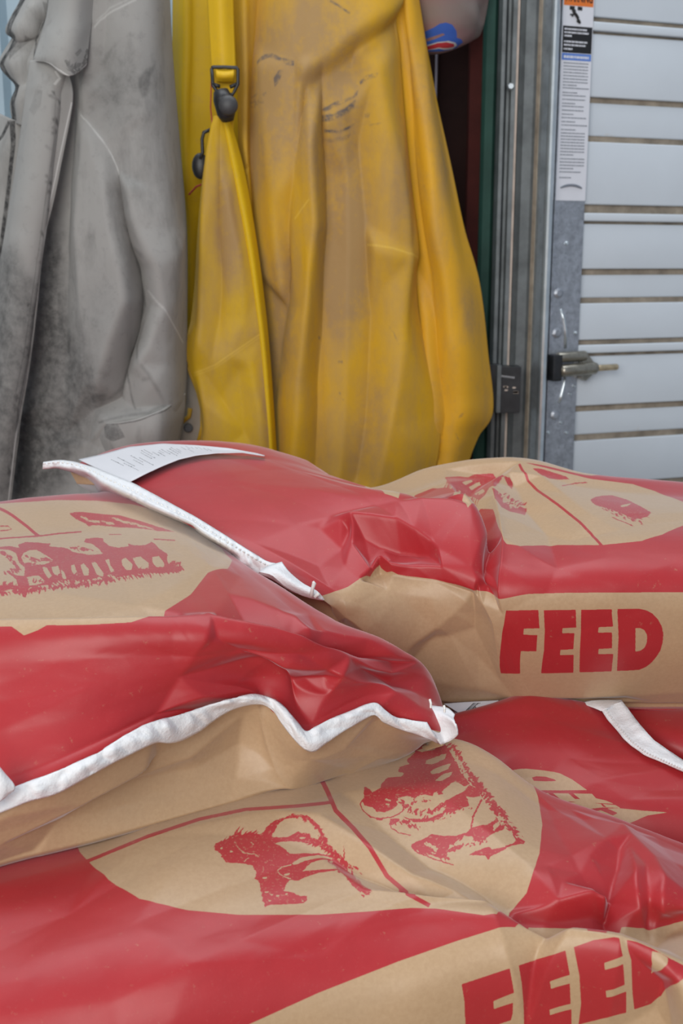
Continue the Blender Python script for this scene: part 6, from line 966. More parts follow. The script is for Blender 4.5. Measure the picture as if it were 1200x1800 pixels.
M = {}
M['kraft'] = paper('kraft_paper')
M['tape'] = plain('white_crepe_tape', (.80, .81, .83), .55, var=.05, scale=60, bmp=.002)
M['thread'] = plain('white_thread', (.8, .79, .76), .8)
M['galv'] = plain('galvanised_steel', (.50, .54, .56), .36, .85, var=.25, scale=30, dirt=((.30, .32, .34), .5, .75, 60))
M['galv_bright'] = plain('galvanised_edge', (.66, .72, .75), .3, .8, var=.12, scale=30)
M['galv_dark'] = plain('darkened_steel', (.13, .145, .15), .45, .45, var=.3, scale=22)  # darker copy of the galvanised steel, dim reflections put into its base colour
M['stile'] = plain('spangled_steel', (.42, .45, .50), .42, .7, var=.22, scale=70, dirt=((.30, .32, .36), .5, .7, 110))
M['door'] = plain('white_door_paint', (.60, .66, .72), .42, var=.04, scale=5, dirt=((.52, .49, .45), .66, .8, 14))
M['grime'] = plain('dusty_groove', (.30, .255, .20), .9, var=.35, scale=30)
M['wall'] = plain('blue_grey_steel_siding', (.30, .40, .47), .5, var=.08, scale=4)
M['maroon'] = plain('shaded_maroon_paint', (.018, .007, .006), .8, var=.3, scale=9, spec=.15)  # dark brown board colour, deepened further with the shade of its recess
M['redtrim'] = plain('red_brown_trim', (.05, .008, .006), .75, var=.2, scale=20, spec=.2)
M['green'] = plain('dark_green_trim', (.018, .062, .048), .6, var=.2, scale=20, spec=.25)
M['gap'] = plain('pale_wood_edge', (.50, .42, .36), .8, var=.2, scale=25)
M['black'] = plain('black_plastic', (.018, .018, .02), .42, var=.2)
M['blackm'] = plain('blackened_steel', (.03, .032, .035), .4, .4, var=.3, scale=40)
M['steel'] = plain('greasy_hinge_steel', (.34, .32, .27), .33, .85, var=.3, scale=60)
M['brass'] = plain('worn_pin_end', (.55, .45, .30), .35, .8, var=.3, scale=80)
M['white'] = plain('white_label_stock', (.72, .74, .80), .4, var=.03)
M['orange'] = plain('orange_print', (.75, .19, .03), .45, var=.05)
M['blue'] = plain('blue_print', (.10, .22, .62), .45, var=.05)
M['inkblack'] = plain('black_print', (.012, .012, .014), .5, var=.1)
M['greyprint'] = plain('grey_print', (.20, .22, .26), .6, var=.1)
M['floor'] = plain('concrete', (.30, .29, .27), .85, var=.2, scale=3, bmp=.002)
M['wood'] = plain('pallet_wood', (.34, .24, .15), .8, var=.3, scale=6, stretch=(1, 8, 8), bmp=.001)
M['cord'] = plain('grey_cord', (.25, .23, .27), .8)
M['beige'] = plain('beige_lining', (.42, .36, .29), .85, var=.15, scale=20)


# ------------------------------------------------------------------ structure
def xyv(px, y):
    x, f, u = ray(px, 430)
    return (x * y / f, y)


def struct(o):
    o['kind'] = 'structure'
    return o


bm = bmesh.new(); box_bm(bm, -2.6, 2.6, -2.2, 3.2, -.06, 0)
struct(bm_obj('floor', bm, M['floor']))
# back wall of ribbed steel siding
pts = []
x = -2.4
xe = xyv(872, 2.24)[0]
while x < xe - .001:
    for dx, dy in ((0, 0), (.085, 0), (.095, -.018), (.125, -.018), (.135, 0)):
        if x + dx < xe:
            pts.append((x + dx, 2.24 + dy))
    x += .15
pts += [(xe, 2.24), (xe, 2.29), (-2.4, 2.29)]
bm = bmesh.new(); prism_bm(bm, pts, 0, 2.7)
struct(bm_obj('wall_back', bm, M['wall']))


def vertical(name, prof, m, z1=2.7, kind=True, parent=None, back=2.235):
    pts = [xyv(px, y) for px, y in prof]
    pts += [(pts[-1][0], back), (pts[0][0], back)]
    bm = bmesh.new(); prism_bm(bm, pts, 0, z1)
    o = bm_obj(name, bm, m, parent)
    return struct(o) if kind else o


vertical('trim_1', [(690, 2.19), (765, 2.19), (768, 2.20), (820, 2.20)], M['maroon'], back=2.221)
vertical('trim_2', [(819, 2.165), (841, 2.165)], M['redtrim'], back=2.221)
vertical('trim_3', [(841, 2.15), (846, 2.14), (860, 2.14), (868, 2.155)], M['green'], back=2.221)
vertical('trim_4', [(866, 2.135), (872, 2.118), (878, 2.118), (882, 2.13), (886, 2.13), (890, 2.115), (897, 2.115)], M['galv_dark'], back=2.221)
vertical('trim_5', [(897, 2.118), (901, 2.118)], M['gap'], back=2.221)

# vertical door track
track = thing('door_track', 'galvanised vertical door track with a bright rounded edge beside the white door', 'door track', (*xyv(940, 2.12), 0))
vertical('track_web', [(902, 2.122), (912, 2.13), (928, 2.13), (936, 2.124)], M['galv_dark'], kind=False, parent=track, back=2.16)
vertical('track_flange', [(936, 2.124), (944, 2.105), (953, 2.094), (956, 2.088)], M['galv'], kind=False, parent=track, back=2.16)
vertical('track_lip', [(956, 2.088), (959, 2.080), (963, 2.078), (968, 2.084), (969, 2.092)], M['galv_bright'], kind=False, parent=track, back=2.15)
bm = bmesh.new(); p = Vector(at(897, 152, -2.113)); tube_bm(bm, [p + Vector((0, .004, 0)), p + Vector((0, -.006, 0))], [.007, .005], 6)
bm_obj('hex_screw', bm, M['galv_bright'], track)

# the door plane, turned 20 degrees away to the right
DA = R(20)
DO = Vector((*xyv(968, 2.118), 0)); DU = Vector((math.cos(DA), math.sin(DA), 0)); DN = Vector((math.sin(DA), -math.cos(DA), 0))


def dz(px, py):
    """(along, height) on the door plane"""
    x, f, u = ray(px, py)
    s = DO.dot(DN) / (x * DN.x + f * DN.y)
    P = Vector((x * s, f * s, CAMZ + u * s))
    return (P - DO).dot(DU), P.z


def dp(u, z, out=0.0):
    v = DO + DU * u + DN * out
    return (v.x, v.y, z)


def slab_bm(bm, u0, u1, z0, z1, o0, o1, bev=0.0):
    hexa_bm(bm, [dp(u0, z0, o1), dp(u1, z0, o1), dp(u1, z0, o0), dp(u0, z0, o0), dp(u0, z1, o1), dp(u1, z1, o1), dp(u1, z1, o0), dp(u0, z1, o0)], bev)


door = thing('door_1', 'white ribbed overhead door with dusty horizontal grooves', 'door', dp(.3, 0))
del door['category']
door['kind'] = 'structure'
uL = dz(1026, 430)[0] - .004
bm = bmesh.new(); slab_bm(bm, -.03, 2.3, 0, 2.6, -.05, -.0085)
bm_obj('door_core', bm, M['grime'], door)
bands = [(-330, -150, 0), (-146, -96, 1), (-93, 35, 0), (41, 60, 1), (62, 175, 0), (182, 242, 2), (250, 362, 0), (374, 391, 1), (393, 474, 0), (482, 524, 2), (531, 597, 0), (603, 620, 1), (623, 711, 0), (719, 761, 2), (769, 848, 0), (860, 885, 1), (888, 980, 0), (988, 1040, 2), (1048, 1140, 0), (1150, 1260, 0), (1270, 1700, 0)]
for a, b, k in bands:
    zt, zb = dz(1100, a)[1], dz(1100, b)[1]
    bm = bmesh.new()
    zt -= .0014; zb += .0014
    slab_bm(bm, uL, 2.3, zb, zt, -.0088, (0.0, .004, -.006)[k], .0025)
    bm_obj('slat', bm, M['door'], door, True)
# end stile with its fixings and sticker
st = thing('end_stile', 'galvanised end stile riveted down the left edge of the white door', 'door stile', dp(.03, 0))
bm = bmesh.new(); slab_bm(bm, .001, uL - .002, 0, 2.6, -.018, .006, .0012)
bm_obj('plate', bm, M['stile'], st)


def rivet(px, py, r, m, name='rivet', par=st):
    u, z = dz(px, py); bm = bmesh.new()
    tube_bm(bm, [dp(u, z, .004), dp(u, z, .0075), dp(u, z, .010)], [r, r, r * .55], 12)
    return bm_obj(name, bm, m, par, False)


for px, py, r in ((992, 428, .0042), (1008, 585, .0035), (1005, 678, .0035), (998, 692, .0028), (982, 742, .0032), (960, 760, .0035), (992, 760, .0035), (990, 825, .0036)):
    rivet(px, py, r, M['galv_bright'])
for px, py in ((978, 515), (975, 585), (972, 729)):
    o = rivet(px, py, .0095, M['stile'], 'punched_boss')
for pl in ([(982, 543), (987, 560), (990, 580), (990, 612)], [(990, 655), (988, 675), (983, 695), (979, 708)]):
    bm = bmesh.new(); tube_bm(bm, [dp(*dz(*q), .006) for q in pl], [.002, .0035, .0038, .003], 8)
    bm_obj('pressed_slot', bm, M['galv_bright'], st, True)
# roller hinge
hg = thing('roller_hinge', 'steel roller hinge with twin barrels and a protruding pin on the end stile', 'hinge', dp(*dz(1000, 640)))


def dtube(p0, p1, r, out, m, name, rr=None, seg=16):
    u0, z0 = dz(*p0); u1, z1 = dz(*p1); bm = bmesh.new()
    tube_bm(bm, [dp(u0, z0, out), dp(u0 + (u1 - u0) * .05, z0, out), dp(u1 - (u1 - u0) * .05, z1, out), dp(u1, z1, out)], [r * .86, r, r, r * .86], seg)
    return bm_obj(name, bm, m, hg, True)


dtube((969, 627), (1019, 624), .0095, .020, M['steel'], 'barrel')
dtube((972, 650), (1034, 645), .0115, .026, M['steel'], 'barrel')
dtube((1034, 645), (1071, 643), .0058, .026, M['brass'], 'pin')
bm = bmesh.new(); slab_bm(bm, *[dz(x_, 640)[0] for x_ in (958, 974)], dz(960, 668)[1], dz(960, 622)[1], .006, .030, .003)
bm_obj('end_bracket', bm, M['blackm'], hg)
u0, z0 = dz(1014, 622); u1, z1 = dz(1037, 640); u2, z2 = dz(1014, 668)
bm = bmesh.new()
A = [(u0, z0), (u0 + .009, z0 + .003), (u1, z1), (u1, dz(1037, 652)[1]), (u2 + .006, z2), (u2 - .004, z2 + .004)]
a = [bm.verts.new(dp(u, z, .006)) for u, z in A]; b = [bm.verts.new(dp(u, z, .020)) for u, z in A]
bm.faces.new(a[::-1]); bm.faces.new(b)
for i in range(6):
    bm.faces.new((a[i], a[(i + 1) % 6], b[(i + 1) % 6], b[i]))
bm_obj('gusset_plate', bm, M['steel'], hg)

# warning sticker down the stile
lab = thing('warning_label', 'tall white warning sticker with orange, black and blue bands on the end stile', 'label', dp(*dz(1005, 200)))
ul, ur = dz(973, 350)[0], dz(1025, 350)[0]


def lz(py):
    return dz(1000, py)[1]


def lbox(name, u0, u1, p0, p1, o0, o1, m, par=lab):
    bm = bmesh.new(); slab_bm(bm, u0, u1, lz(p1), lz(p0), o0, o1)
    return bm_obj(name, bm, m, par)


lbox('sticker', ul, ur, -75, 353, .0061, .0066, M['white'])
w_ = ur - ul
og = lbox('orange_panel', ul + w_ * .02, ur - w_ * .02, -26, 11, .0066, .0069, M['orange'], lab)
bk = lbox('black_panel', ul + w_ * .02, ur - w_ * .02, 47, 94, .0066, .0069, M['inkblack'], lab)
bl = lbox('blue_panel', ul + w_ * .02, ur - w_ * .02, 95, 107, .0066, .0069, M['blue'], lab)


def text(body, u, z, size, out, m, par, name='lettering', sx=1.0):
    cu = bpy.data.curves.new(name, 'FONT'); cu.body = body; cu.size = size; cu.extrude = .0001; cu.align_x = 'CENTER'; cu.align_y = 'CENTER'; cu.space_character = .95; cu.offset = .0003
    t = bpy.data.objects.new('t', cu); C.objects.link(t)
    bpy.context.view_layer.update()
    me = bpy.data.meshes.new_from_object(t.evaluated_get(bpy.context.evaluated_depsgraph_get()))
    bpy.data.objects.remove(t)
    vs2 = [dp(u + v.co.x * sx, z + v.co.y, out + v.co.z) for v in me.vertices]
    return mesh_obj(name, vs2, [tuple(p.vertices) for p in me.polygons], m, par)


text('WARNING', (ul + ur) / 2, (lz(-13) + lz(8)) / 2, (lz(-13) - lz(8)) * 1.0, .0070, M['inkblack'], og, 'lettering', .62)


def microtext(name, rows, m, par, out=.0070):
    """rows of tiny unreadable print: (u0 share, u1 share, py, height px)"""
    bm = bmesh.new(); rg = random.Random(int(rows[0][2]) + 5)
    for a0, a1, py, hp in rows:
        u = ul + w_ * a0; e = ul + w_ * a1
        while u < e:
            l = rg.uniform(.0012, .0045); l = min(l, e - u)
            slab_bm(bm, u, u + l, lz(py + hp), lz(py), out - .0003, out)
            u += l + rg.uniform(.0006, .0012)
    o = bm_obj(name, bm, m, par); o['kind'] = 'stuff'
    return o


microtext('small_print', [(.07, .80, 51, 3), (.07, .86, 57, 3), (.07, .32, 63, 3), (.07, .84, 73, 3), (.07, .78, 79, 3), (.07, .36, 86, 3)], M['white'], bk)
microtext('small_print', [(.08, .92, 99, 4.5)], M['white'], bl)
rows = []
for a0, a1, n, end in ((111, 150, 8, .9), (155, 163, 2, .95), (168, 182, 3, .85), (187, 201, 3, .8), (207, 214, 2, .9), (220, 228, 2, .95), (234, 272, 8, .88), (279, 296, 4, .9), (302, 312, 2, .8)):
    for i in range(n):
        rows.append((.09, end if i < n - 1 else end * .6, a0 + (a1 - a0) * i / max(1, n - 1), 1.9))
microtext('small_print', rows, M['greyprint'], lab)
bm = bmesh.new(); um = (ul + ur) / 2
tube_bm(bm, [dp(um + w_ * .36 * t, lz(331 - 5 * (1 - t * t)), .0068) for t in [k / 6 - 1 for k in range(13)]], [.0014, .002, .0024] + [.0026] * 7 + [.0024, .002, .0014], 6)
bm_obj('curved_emblem', bm, M['greyprint'], lab)
# falling-figure pictogram
bm = bmesh.new()
P = lambda x_, y_: dp(ul + w_ * (x_ - 445) / 500.0, lz(y_ / 10.0), .0072)
for q, r in (([(550, 120), (630, 120), (630, 185), (550, 185)], 0), ([(680, 120), (755, 120), (755, 185), (680, 185)], 0)):
    vv = [bm.verts.new(P(*t)) for t in q] + [bm.verts.new(Vector(P(*t)) - DN * .0005) for t in q]
    bm.faces.new(vv[:4]); bm.faces.new(vv[4:][::-1])
    for i in range(4):
        bm.faces.new((vv[i], vv[(i + 1) % 4], vv[4 + (i + 1) % 4], vv[4 + i]))
for ln, r in (([(600, 180), (620, 230), (665, 285), (690, 330)], .0028), ([(690, 330), (680, 380), (725, 410)], .0018), ([(680, 320), (715, 370), (730, 410)], .0016), ([(625, 250), (590, 300)], .0016), ([(605, 270), (560, 270)], .0012), ([(640, 195), (600, 215)], .0022)):
    tube_bm(bm, [P(*t) for t in ln], r, 6)
bm_obj('pictogram', bm, M['inkblack'], lab)

# black jamb bracket
br = thing('jamb_bracket', 'small black steel bracket with pale scuffs on the door track', 'bracket', at(890, 685, -2.09))


def ybox(name, a, b, y0, y1, m, par, bev=.001):
    x0, _, z1 = at(a[0], a[1], -y0); x1, _, z0 = at(b[0], b[1], -y0)
    bm = bmesh.new(); box_bm(bm, x0, x1, y0, y1, z0, z1, bev)
    return bm_obj(name, bm, m, par)


ybox('side_plate', (855, 641), (876, 724), 2.085, 2.122, M['blackm'], br)
ybox('face_plate', (877, 645), (913, 726), 2.075, 2.116, M['blackm'], br)
ybox('folded_edge', (874, 642), (879, 726), 2.070, 2.09, M['galv_dark'], br)
bm = bmesh.new(); rg = random.Random(4)
for k in range(7):
    cx, cy = rg.uniform(884, 908), rg.uniform(679, 692)
    x_, y_, z_ = at(cx, cy, -2.0748); r = rg.uniform(.0012, .0035)
    box_bm(bm, x_ - r * 1.5, x_ + r * 1.5, y_, y_ + .001, z_ - r * .7, z_ + r * .7)
o = bm_obj('scuff', bm, M['gap'], br); o['kind'] = 'stuff'
bm = bmesh.new()
for k in range(8):
    x_, y_, z_ = at(881 + k * 3, 661 + k * .4, -2.0748); box_bm(bm, x_, x_ + .0018, y_, y_ + .001, z_ - .0016, z_ + .0016)
o = bm_obj('stamped_marks', bm, M['galv'], br); o['kind'] = 'stuff'

# ------------------------------------------------------------------ pallet under the bags
pal = thing('wooden_pallet', 'plain wooden pallet beneath the bottom layer of feed bags', 'pallet', (.1, 1.15, 0))
for y in (.62, 1.12, 1.62):
    bm = bmesh.new(); box_bm(bm, -.55, .85, y - .05, y + .05, .0, .115, .003); bm_obj('stringer', bm, M['wood'], pal)
for i in range(10):
    x_ = -.55 + i * 1.4 / 9.0 - .05
    bm = bmesh.new(); box_bm(bm, x_, x_ + .11, .55, 1.7, .115, .138, .003); bm_obj('deck_board', bm, M['wood'], pal)


# ------------------------------------------------------------------ sheets
def uv_fill(me, uvs):
    uv = me.uv_layers.new(name='sheet')
    idx = np.zeros(len(me.loops), np.int32); me.loops.foreach_get('vertex_index', idx)
    uv.data.foreach_set('uv', uvs[idx].astype(np.float32).ravel())


TUCK = ((.18, .004), (.5, .012), (.8, .05), (.95, .11), (1, .2), (1, .6))


def grid_mesh(name, G, m, parent, closed_base=None, tuck=TUCK):
    nt_, ns_, _ = G.shape
    V = G.reshape(-1, 3)
    j, i = np.meshgrid(np.arange(nt_ - 1), np.arange(ns_ - 1), indexing='ij')
    a = (j * ns_ + i).ravel()
    F = np.stack([a, a + 1, a + ns_ + 1, a + ns_], 1)
    T, S = np.meshgrid(np.linspace(0, 1, nt_), np.linspace(0, 1, ns_), indexing='ij')
    uv = np.stack([S.ravel(), T.ravel()], 1)
    n0 = len(F); faces = F.tolist()
    if closed_base is not None:                                  # close the sack: sides tucked in and a flat base
        loop = list(range(ns_)) + [r * ns_ + ns_ - 1 for r in range(1, nt_)] + [(nt_ - 1) * ns_ + c_ for c_ in range(ns_ - 2, -1, -1)] + [r * ns_ for r in range(nt_ - 2, 0, -1)]
        L = V[loop]; cen = L.mean(0)
        prev = loop; base = len(V); extra = []
        for f_, inn in tuck:
            Q = L.copy()
            zb = np.minimum(closed_base(L) if callable(closed_base) else closed_base, L[:, 2] - .01)
            Q[:, 2] = L[:, 2] + (zb - L[:, 2]) * f_
            k_ = np.interp(L[:, 1], [1.2, 1.38], [.25, 1.0])[:, None] if tuck is not TUCK else 1.0
            Q[:, :2] = L[:, :2] + (cen[:2] - L[:, :2]) * inn * k_
            ids = list(range(base, base + len(loop))); base += len(loop); extra.append(Q)
            for k in range(len(loop)):
                k2 = (k + 1) % len(loop)
                faces.append([prev[k], ids[k], ids[k2], prev[k2]])
            prev = ids
        cz = cen.copy(); cz[2] = extra[-1][:, 2].mean(); extra.append(cz[None]); ci = base
        for k in range(len(loop)):
            faces.append([prev[k], ci, prev[(k + 1) % len(loop)]])
        V = np.concatenate([V] + extra)
        uv = np.concatenate([uv, np.zeros((len(V) - len(uv), 2))])
    me = bpy.data.meshes.new(name)
    me.from_pydata(V.tolist(), [], faces)
    for q in (m if isinstance(m, list) else [m]):
        me.materials.append(q)
    if closed_base is not None:
        mi = np.zeros(len(faces), np.int32); mi[n0:] = 1
        me.polygons.foreach_set('material_index', mi)
    uv_fill(me, uv)
    me.shade_smooth(); me.update()
    o = bpy.data.objects.new(name, me); C.objects.link(o)
    place(o, parent)
    return o


def tape_strip(name, data, parent, n=150, w=7, bulge=.003, crk=.0012, seed=1):
    G = np.array(data[2]).reshape(data[0], data[1], 3)
    G = np.swapaxes(crom(np.swapaxes(crom(G, w), 0, 1), n), 0, 1)
    rng = np.random.default_rng(seed)
    t = np.linspace(0, 1, w)[:, None, None]
    eye = np.array([0, 0, CAMZ]) - G; eye /= np.linalg.norm(eye, axis=2, keepdims=True)
    ln = np.linalg.norm(np.diff(G[w // 2], axis=0), axis=1).sum()
    hgt = bulge * np.sin(np.pi * t[:, :, 0]) ** .7 + crk * (facets(n, w, ln, .022, .012, rng) + .8 * facets(n, w, ln, .022, .006, rng))
    G = G + eye * hgt[:, :, None]
    o = grid_mesh(name, G, M['tape'], parent)
    md = o.modifiers.new('thick', 'SOLIDIFY'); md.thickness = .0016; md.offset = 0
    return o, G


def stitches(G, row, parent, step=4, r=.0011):
    bm = bmesh.new()
    line = G[row] + (np.array([0, 0, CAMZ]) - G[row]) * .0016
    for k in range(0, len(line) - step, step):
        a = Vector(line[k]); b = Vector(line[k + int(step * .62)])
        d = Vector((0, -.0008, .0008))
        tube_bm(bm, [a, (a + b) / 2 + d, b], [r * .6, r, r * .6], 5)
    o = bm_obj('stitching', bm, M['thread'], parent, True)
    o['kind'] = 'stuff'
    return o


BAGS = {
 'bag_a': ('wide foreground feed bag with red horse and cattle medallion, FEED strip at its lower right', (2200, 1600)),
 'bag_b': ('feed bag at left with red sheep print, its wavy white taped end facing the lens', (1600, 1300)),
 'bag_c': ('feed bag lying behind the others with FEED on its tan side and a paper tag', (2000, 1400)),
 'bag_d': ('red feed bag with upside-down tan FEED letters, pinned under the bag with the paper tag', (1000, 1000)),
 'bag_e': ('plain red feed bag corner beyond the white taped edge', (64, 64)),
}
def end_base(L):
    return CAMZ - np.interp(L[:, 0], [-.3, -.12, .12], [.285, .33, .50])


roots = {}
for n, (lb, (W, H)) in BAGS.items():
    G = sheet_grid(n, SHEET[n]['crease'])
    cen = G.reshape(-1, 3).mean(0)
    zb = CAMZ + NETS[n]['base']
    if n in ('bag_b', 'bag_c'):
        zb = CAMZ - .50 if n == 'bag_c' else CAMZ - .476
    r = thing('feed_bag', lb, 'feed bag', (round(cen[0], 3), round(cen[1], 3), round(zb, 3)), 'stacked paper feed bags')
    roots[n] = r
    grid_mesh('paper_sack', G, [paper(n + '_paper', ink_image(n, W, H)), M['kraft']], r, end_base if n == 'bag_c' else zb, ((.06, .12), (.3, .18), (.7, .21), (.95, .25), (1, .32), (1, .6)) if n == 'bag_c' else TUCK)

t, G = tape_strip('closure_tape', TAPE['bag_b'], roots['bag_b'], 260, 12, .002, .0021, 2)
t2, G = tape_strip('closure_tape', TAPE['bag_c'], roots['bag_c'], 260, 13, .003, .0022, 3)
stitches(G, 3, t2)
t3, G = tape_strip('closure_tape', TAPE['bag_d'], roots['bag_d'], 140, 7, .002, .0008, 4)
stitches(G, 5, t3, 3, .001)


def small_sheet(name, rows, m, parent, ns=24, nt=16, thick=.0012, label=None, uvimg=None):
    G = net_grid(rows, ns, nt)
    o = grid_mesh(name, G, m, parent)
    md = o.modifiers.new('thick', 'SOLIDIFY'); md.thickness = thick; md.offset = 0
    if label:
        o['label'] = label
    return o


# folded-back tape ends
yb = 1.005
small_sheet('folded_tape_end', [[(728, 1253, -yb), (741, 1241, -yb - .012), (770, 1243, -yb - .012), (787, 1246, -yb - .006), (799, 1257, -yb + .004)],
                                [(743, 1268, -yb + .012), (755, 1257, -yb + .0), (772, 1252, -yb), (785, 1257, -yb + .005), (797, 1264, -yb + .012)],
                                [(757, 1284, -yb + .016), (768, 1275, -yb + .006), (780, 1264, -yb + .008), (790, 1264, -yb + .014), (800, 1272, -yb + .022)],
                                [(766, 1296, -yb + .016), (776, 1293, -yb + .008), (788, 1281, -yb + .010), (796, 1277, -yb + .016), (803, 1282, -yb + .022)],
                                [(774, 1309, -yb + .014), (782, 1306, -yb + .010), (792, 1302, -yb + .012), (799, 1297, -yb + .016), (804, 1292, -yb + .02)]], M['tape'], t, thick=.002)
for a_, b_ in (((755, 1229), (757, 1244)), ((780, 1240), (781, 1252))):
    bm = bmesh.new(); tube_bm(bm, [at(*a_, -.985), at((a_[0] + b_[0]) / 2 + 1, (a_[1] + b_[1]) / 2, -.983), at(*b_, -.983)], .0011, 6)
    bm_obj('thread_end', bm, M['thread'], t)
small_sheet('folded_tape_end', [[(0 - 30, 1330, -.80), (-8, 1342, -.797), (6, 1358, -.80)], [(-30, 1385, -.795), (0, 1380, -.792), (26, 1383, -.798)], [(-30, 1430, -.795), (-4, 1412, -.792), (14, 1396, -.798)]], M['tape'], t)
small_sheet('folded_tape_end', [[(455, 1006, -1.145), (470, 996, -1.150), (495, 988, -1.155)], [(478, 1012, -1.135), (490, 1005, -1.137), (508, 1006, -1.145)], [(500, 1030, -1.13), (515, 1026, -1.125), (532, 1026, -1.13)], [(530, 1046, -1.125), (545, 1043, -1.118), (558, 1040, -1.12)], [(566, 1055, -1.12), (568, 1055, -1.119), (570, 1054, -1.12)]], M['tape'], t2, thick=.0015)
for pl in ([(547, 1048), (549, 1035), (552, 1025), (550, 1022)], [(553, 1050), (557, 1046), (561, 1044)]):
    bm = bmesh.new(); tube_bm(bm, [at(*q_, -1.112) for q_ in pl], [.0022, .0018, .0022, .0012][:len(pl)], 6); bm_obj('thread_end', bm, M['thread'], t2, True)
small_sheet('folded_tape_end', [[(1020, 1236, -1.19), (1045, 1231, -1.19), (1093, 1231, -1.19)], [(1040, 1243, -1.175), (1060, 1240, -1.172), (1085, 1236, -1.178)], [(1056, 1250, -1.165), (1066, 1246, -1.163), (1076, 1243, -1.17)]], M['tape'], t3)
# paper tag sewn into the seam of the bag behind
G = np.array(TAPE['tag_c'][2]).reshape(5, 40, 3)
G = np.swapaxes(crom(np.swapaxes(crom(G, 20), 0, 1), 80), 0, 1)
rg = random.Random(12)
SHEET['tag_c'] = dict(ink=[('B', 0, 0)])
for row in range(7):                                         # columns of small unreadable print, running up the tag
    u = 1200 + row * 800
    for k in range(rg.randint(2, 4)):
        t0 = rg.uniform(1500, 5000); t1 = min(8600, t0 + rg.uniform(1200, 4200))
        while t0 < t1:
            l = rg.uniform(150, 500); w2 = 34 if rg.random() < .8 else 60
            SHEET['tag_c']['ink'].append(('P', 0, 1, [u + k * 190, t0, u + k * 190 + w2, t0, u + k * 190 + w2, t0 + l, u + k * 190, t0 + l]))
            t0 += l + rg.uniform(60, 160)
im = ink_image('tag_c', 1400, 700, (0, 0, 0))
m_, nt_, p_ = mat('printed_tag')
ch = ink_nodes(nt_, im)
nt_.links.new(mixc(nt_, ch[0], (.66, .66, .69), (.06, .06, .07)), p_.inputs['Base Color']); p_.inputs['Roughness'].default_value = .6
o = grid_mesh('paper_tag', G, m_, roots['bag_c'])
md = o.modifiers.new('thick', 'SOLIDIFY'); md.thickness = .0005
# bar-coded tag of the pinned bag
bt = small_sheet('barcode_tag', [[(780, 1237, -1.192), (820, 1234, -1.192), (876, 1231, -1.192)], [(796, 1247, -1.184), (835, 1243, -1.184), (874, 1240, -1.184)], [(812, 1258, -1.178), (845, 1253, -1.178), (872, 1247, -1.178)]], M['white'], roots['bag_d'], thick=.0006)
bm = bmesh.new(); rg = random.Random(9)
xx = 823.0
while xx < 860:
    w2 = rg.uniform(.8, 2.6)
    a0 = Vector(at(xx + 9, 1235.5, -1.189)); a1 = Vector(at(xx - 6, 1250, -1.1785)); e = Vector((w2 * .0006, 0, 0))
    vv = [bm.verts.new(q_) for q_ in (a0, a0 + e, a1 + e, a1)]; v3 = [bm.verts.new(Vector(q_.co) + Vector((0, .0004, -.0004))) for q_ in vv]
    bm.faces.new(vv); bm.faces.new(v3[::-1])
    for i in range(4):
        bm.faces.new((vv[i], vv[(i + 1) % 4], v3[(i + 1) % 4], v3[i]))
    xx += w2 + rg.uniform(.8, 1.8)
o = bm_obj('barcode', bm, M['inkblack'], bt); o['kind'] = 'stuff'

# ------------------------------------------------------------------ hanging clothes
YEL = (0.62, 0.35, 0.016); DUST = (0.39, 0.24, 0.09); ORA = (0.70, 0.37, 0.02)
GREY = (0.33, 0.325, 0.31); GDARK = (0.085, 0.085, 0.083)


def garment(n, part, parent, kind, W=700, H=900, **kw):
    G = sheet_grid(n, SHEET[n]['crease'])
    has = any(i[0] != 'B' for i in SHEET[n]['ink'])
    im = ink_image(n, W, H, (3 if kind == 'grey' else 1, W // 22, 1)) if has else None
    if kind == 'yellow':
        m = cloth(n + '_oilskin', im, kw.get('col', YEL), DUST, (.13, .105, .09), (.80, .55, .10), .58, kw.get('amt', (.40, .68)), .3)
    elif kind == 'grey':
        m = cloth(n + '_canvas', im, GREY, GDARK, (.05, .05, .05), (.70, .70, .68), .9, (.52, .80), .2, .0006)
    else:
        m = kind
    o = grid_mesh(part, G, m, parent)
    md = o.modifiers.new('thick', 'SOLIDIFY'); md.thickness = NETS[n].get('thick', .003); md.offset = -1 if kw.get('inw', True) else 0
    return o


def hang(name, label, cat, px, v):
    return thing(name, label, cat, at(px, 400, v))


rc = hang('raincoat', 'dusty yellow raincoat hanging in long folds beside the door track', 'raincoat', 630, -1.95)
garment('coat', 'coat_body', rc, 'yellow', 900, 1200)
garment('coat_sleeve', 'sleeve', rc, 'yellow', 500, 900, col=ORA, amt=(.52, .8))
bb = hang('bib_overalls', 'yellow bib overalls with a black strap buckle, between grey jacket and raincoat', 'overalls', 400, -1.95)
garment('bib_panel', 'bib_front', bb, 'yellow', col=(.60, .37, .012))
garment('bib_fold', 'folded_edge', bb, 'yellow', col=(.68, .44, .008), amt=(.7, .95))
garment('bib_back', 'back_panel', bb, 'yellow', col=(.56, .36, .008), amt=(.6, .9))
garment('bib_side', 'side_strap', bb, 'yellow', col=(.58, .34, .02))
sp = garment('bib_strap', 'shoulder_strap', bb, 'yellow', col=(.66, .41, .012), amt=(.6, .9))
garment('bib_lining', 'lining', bb, M['beige'])
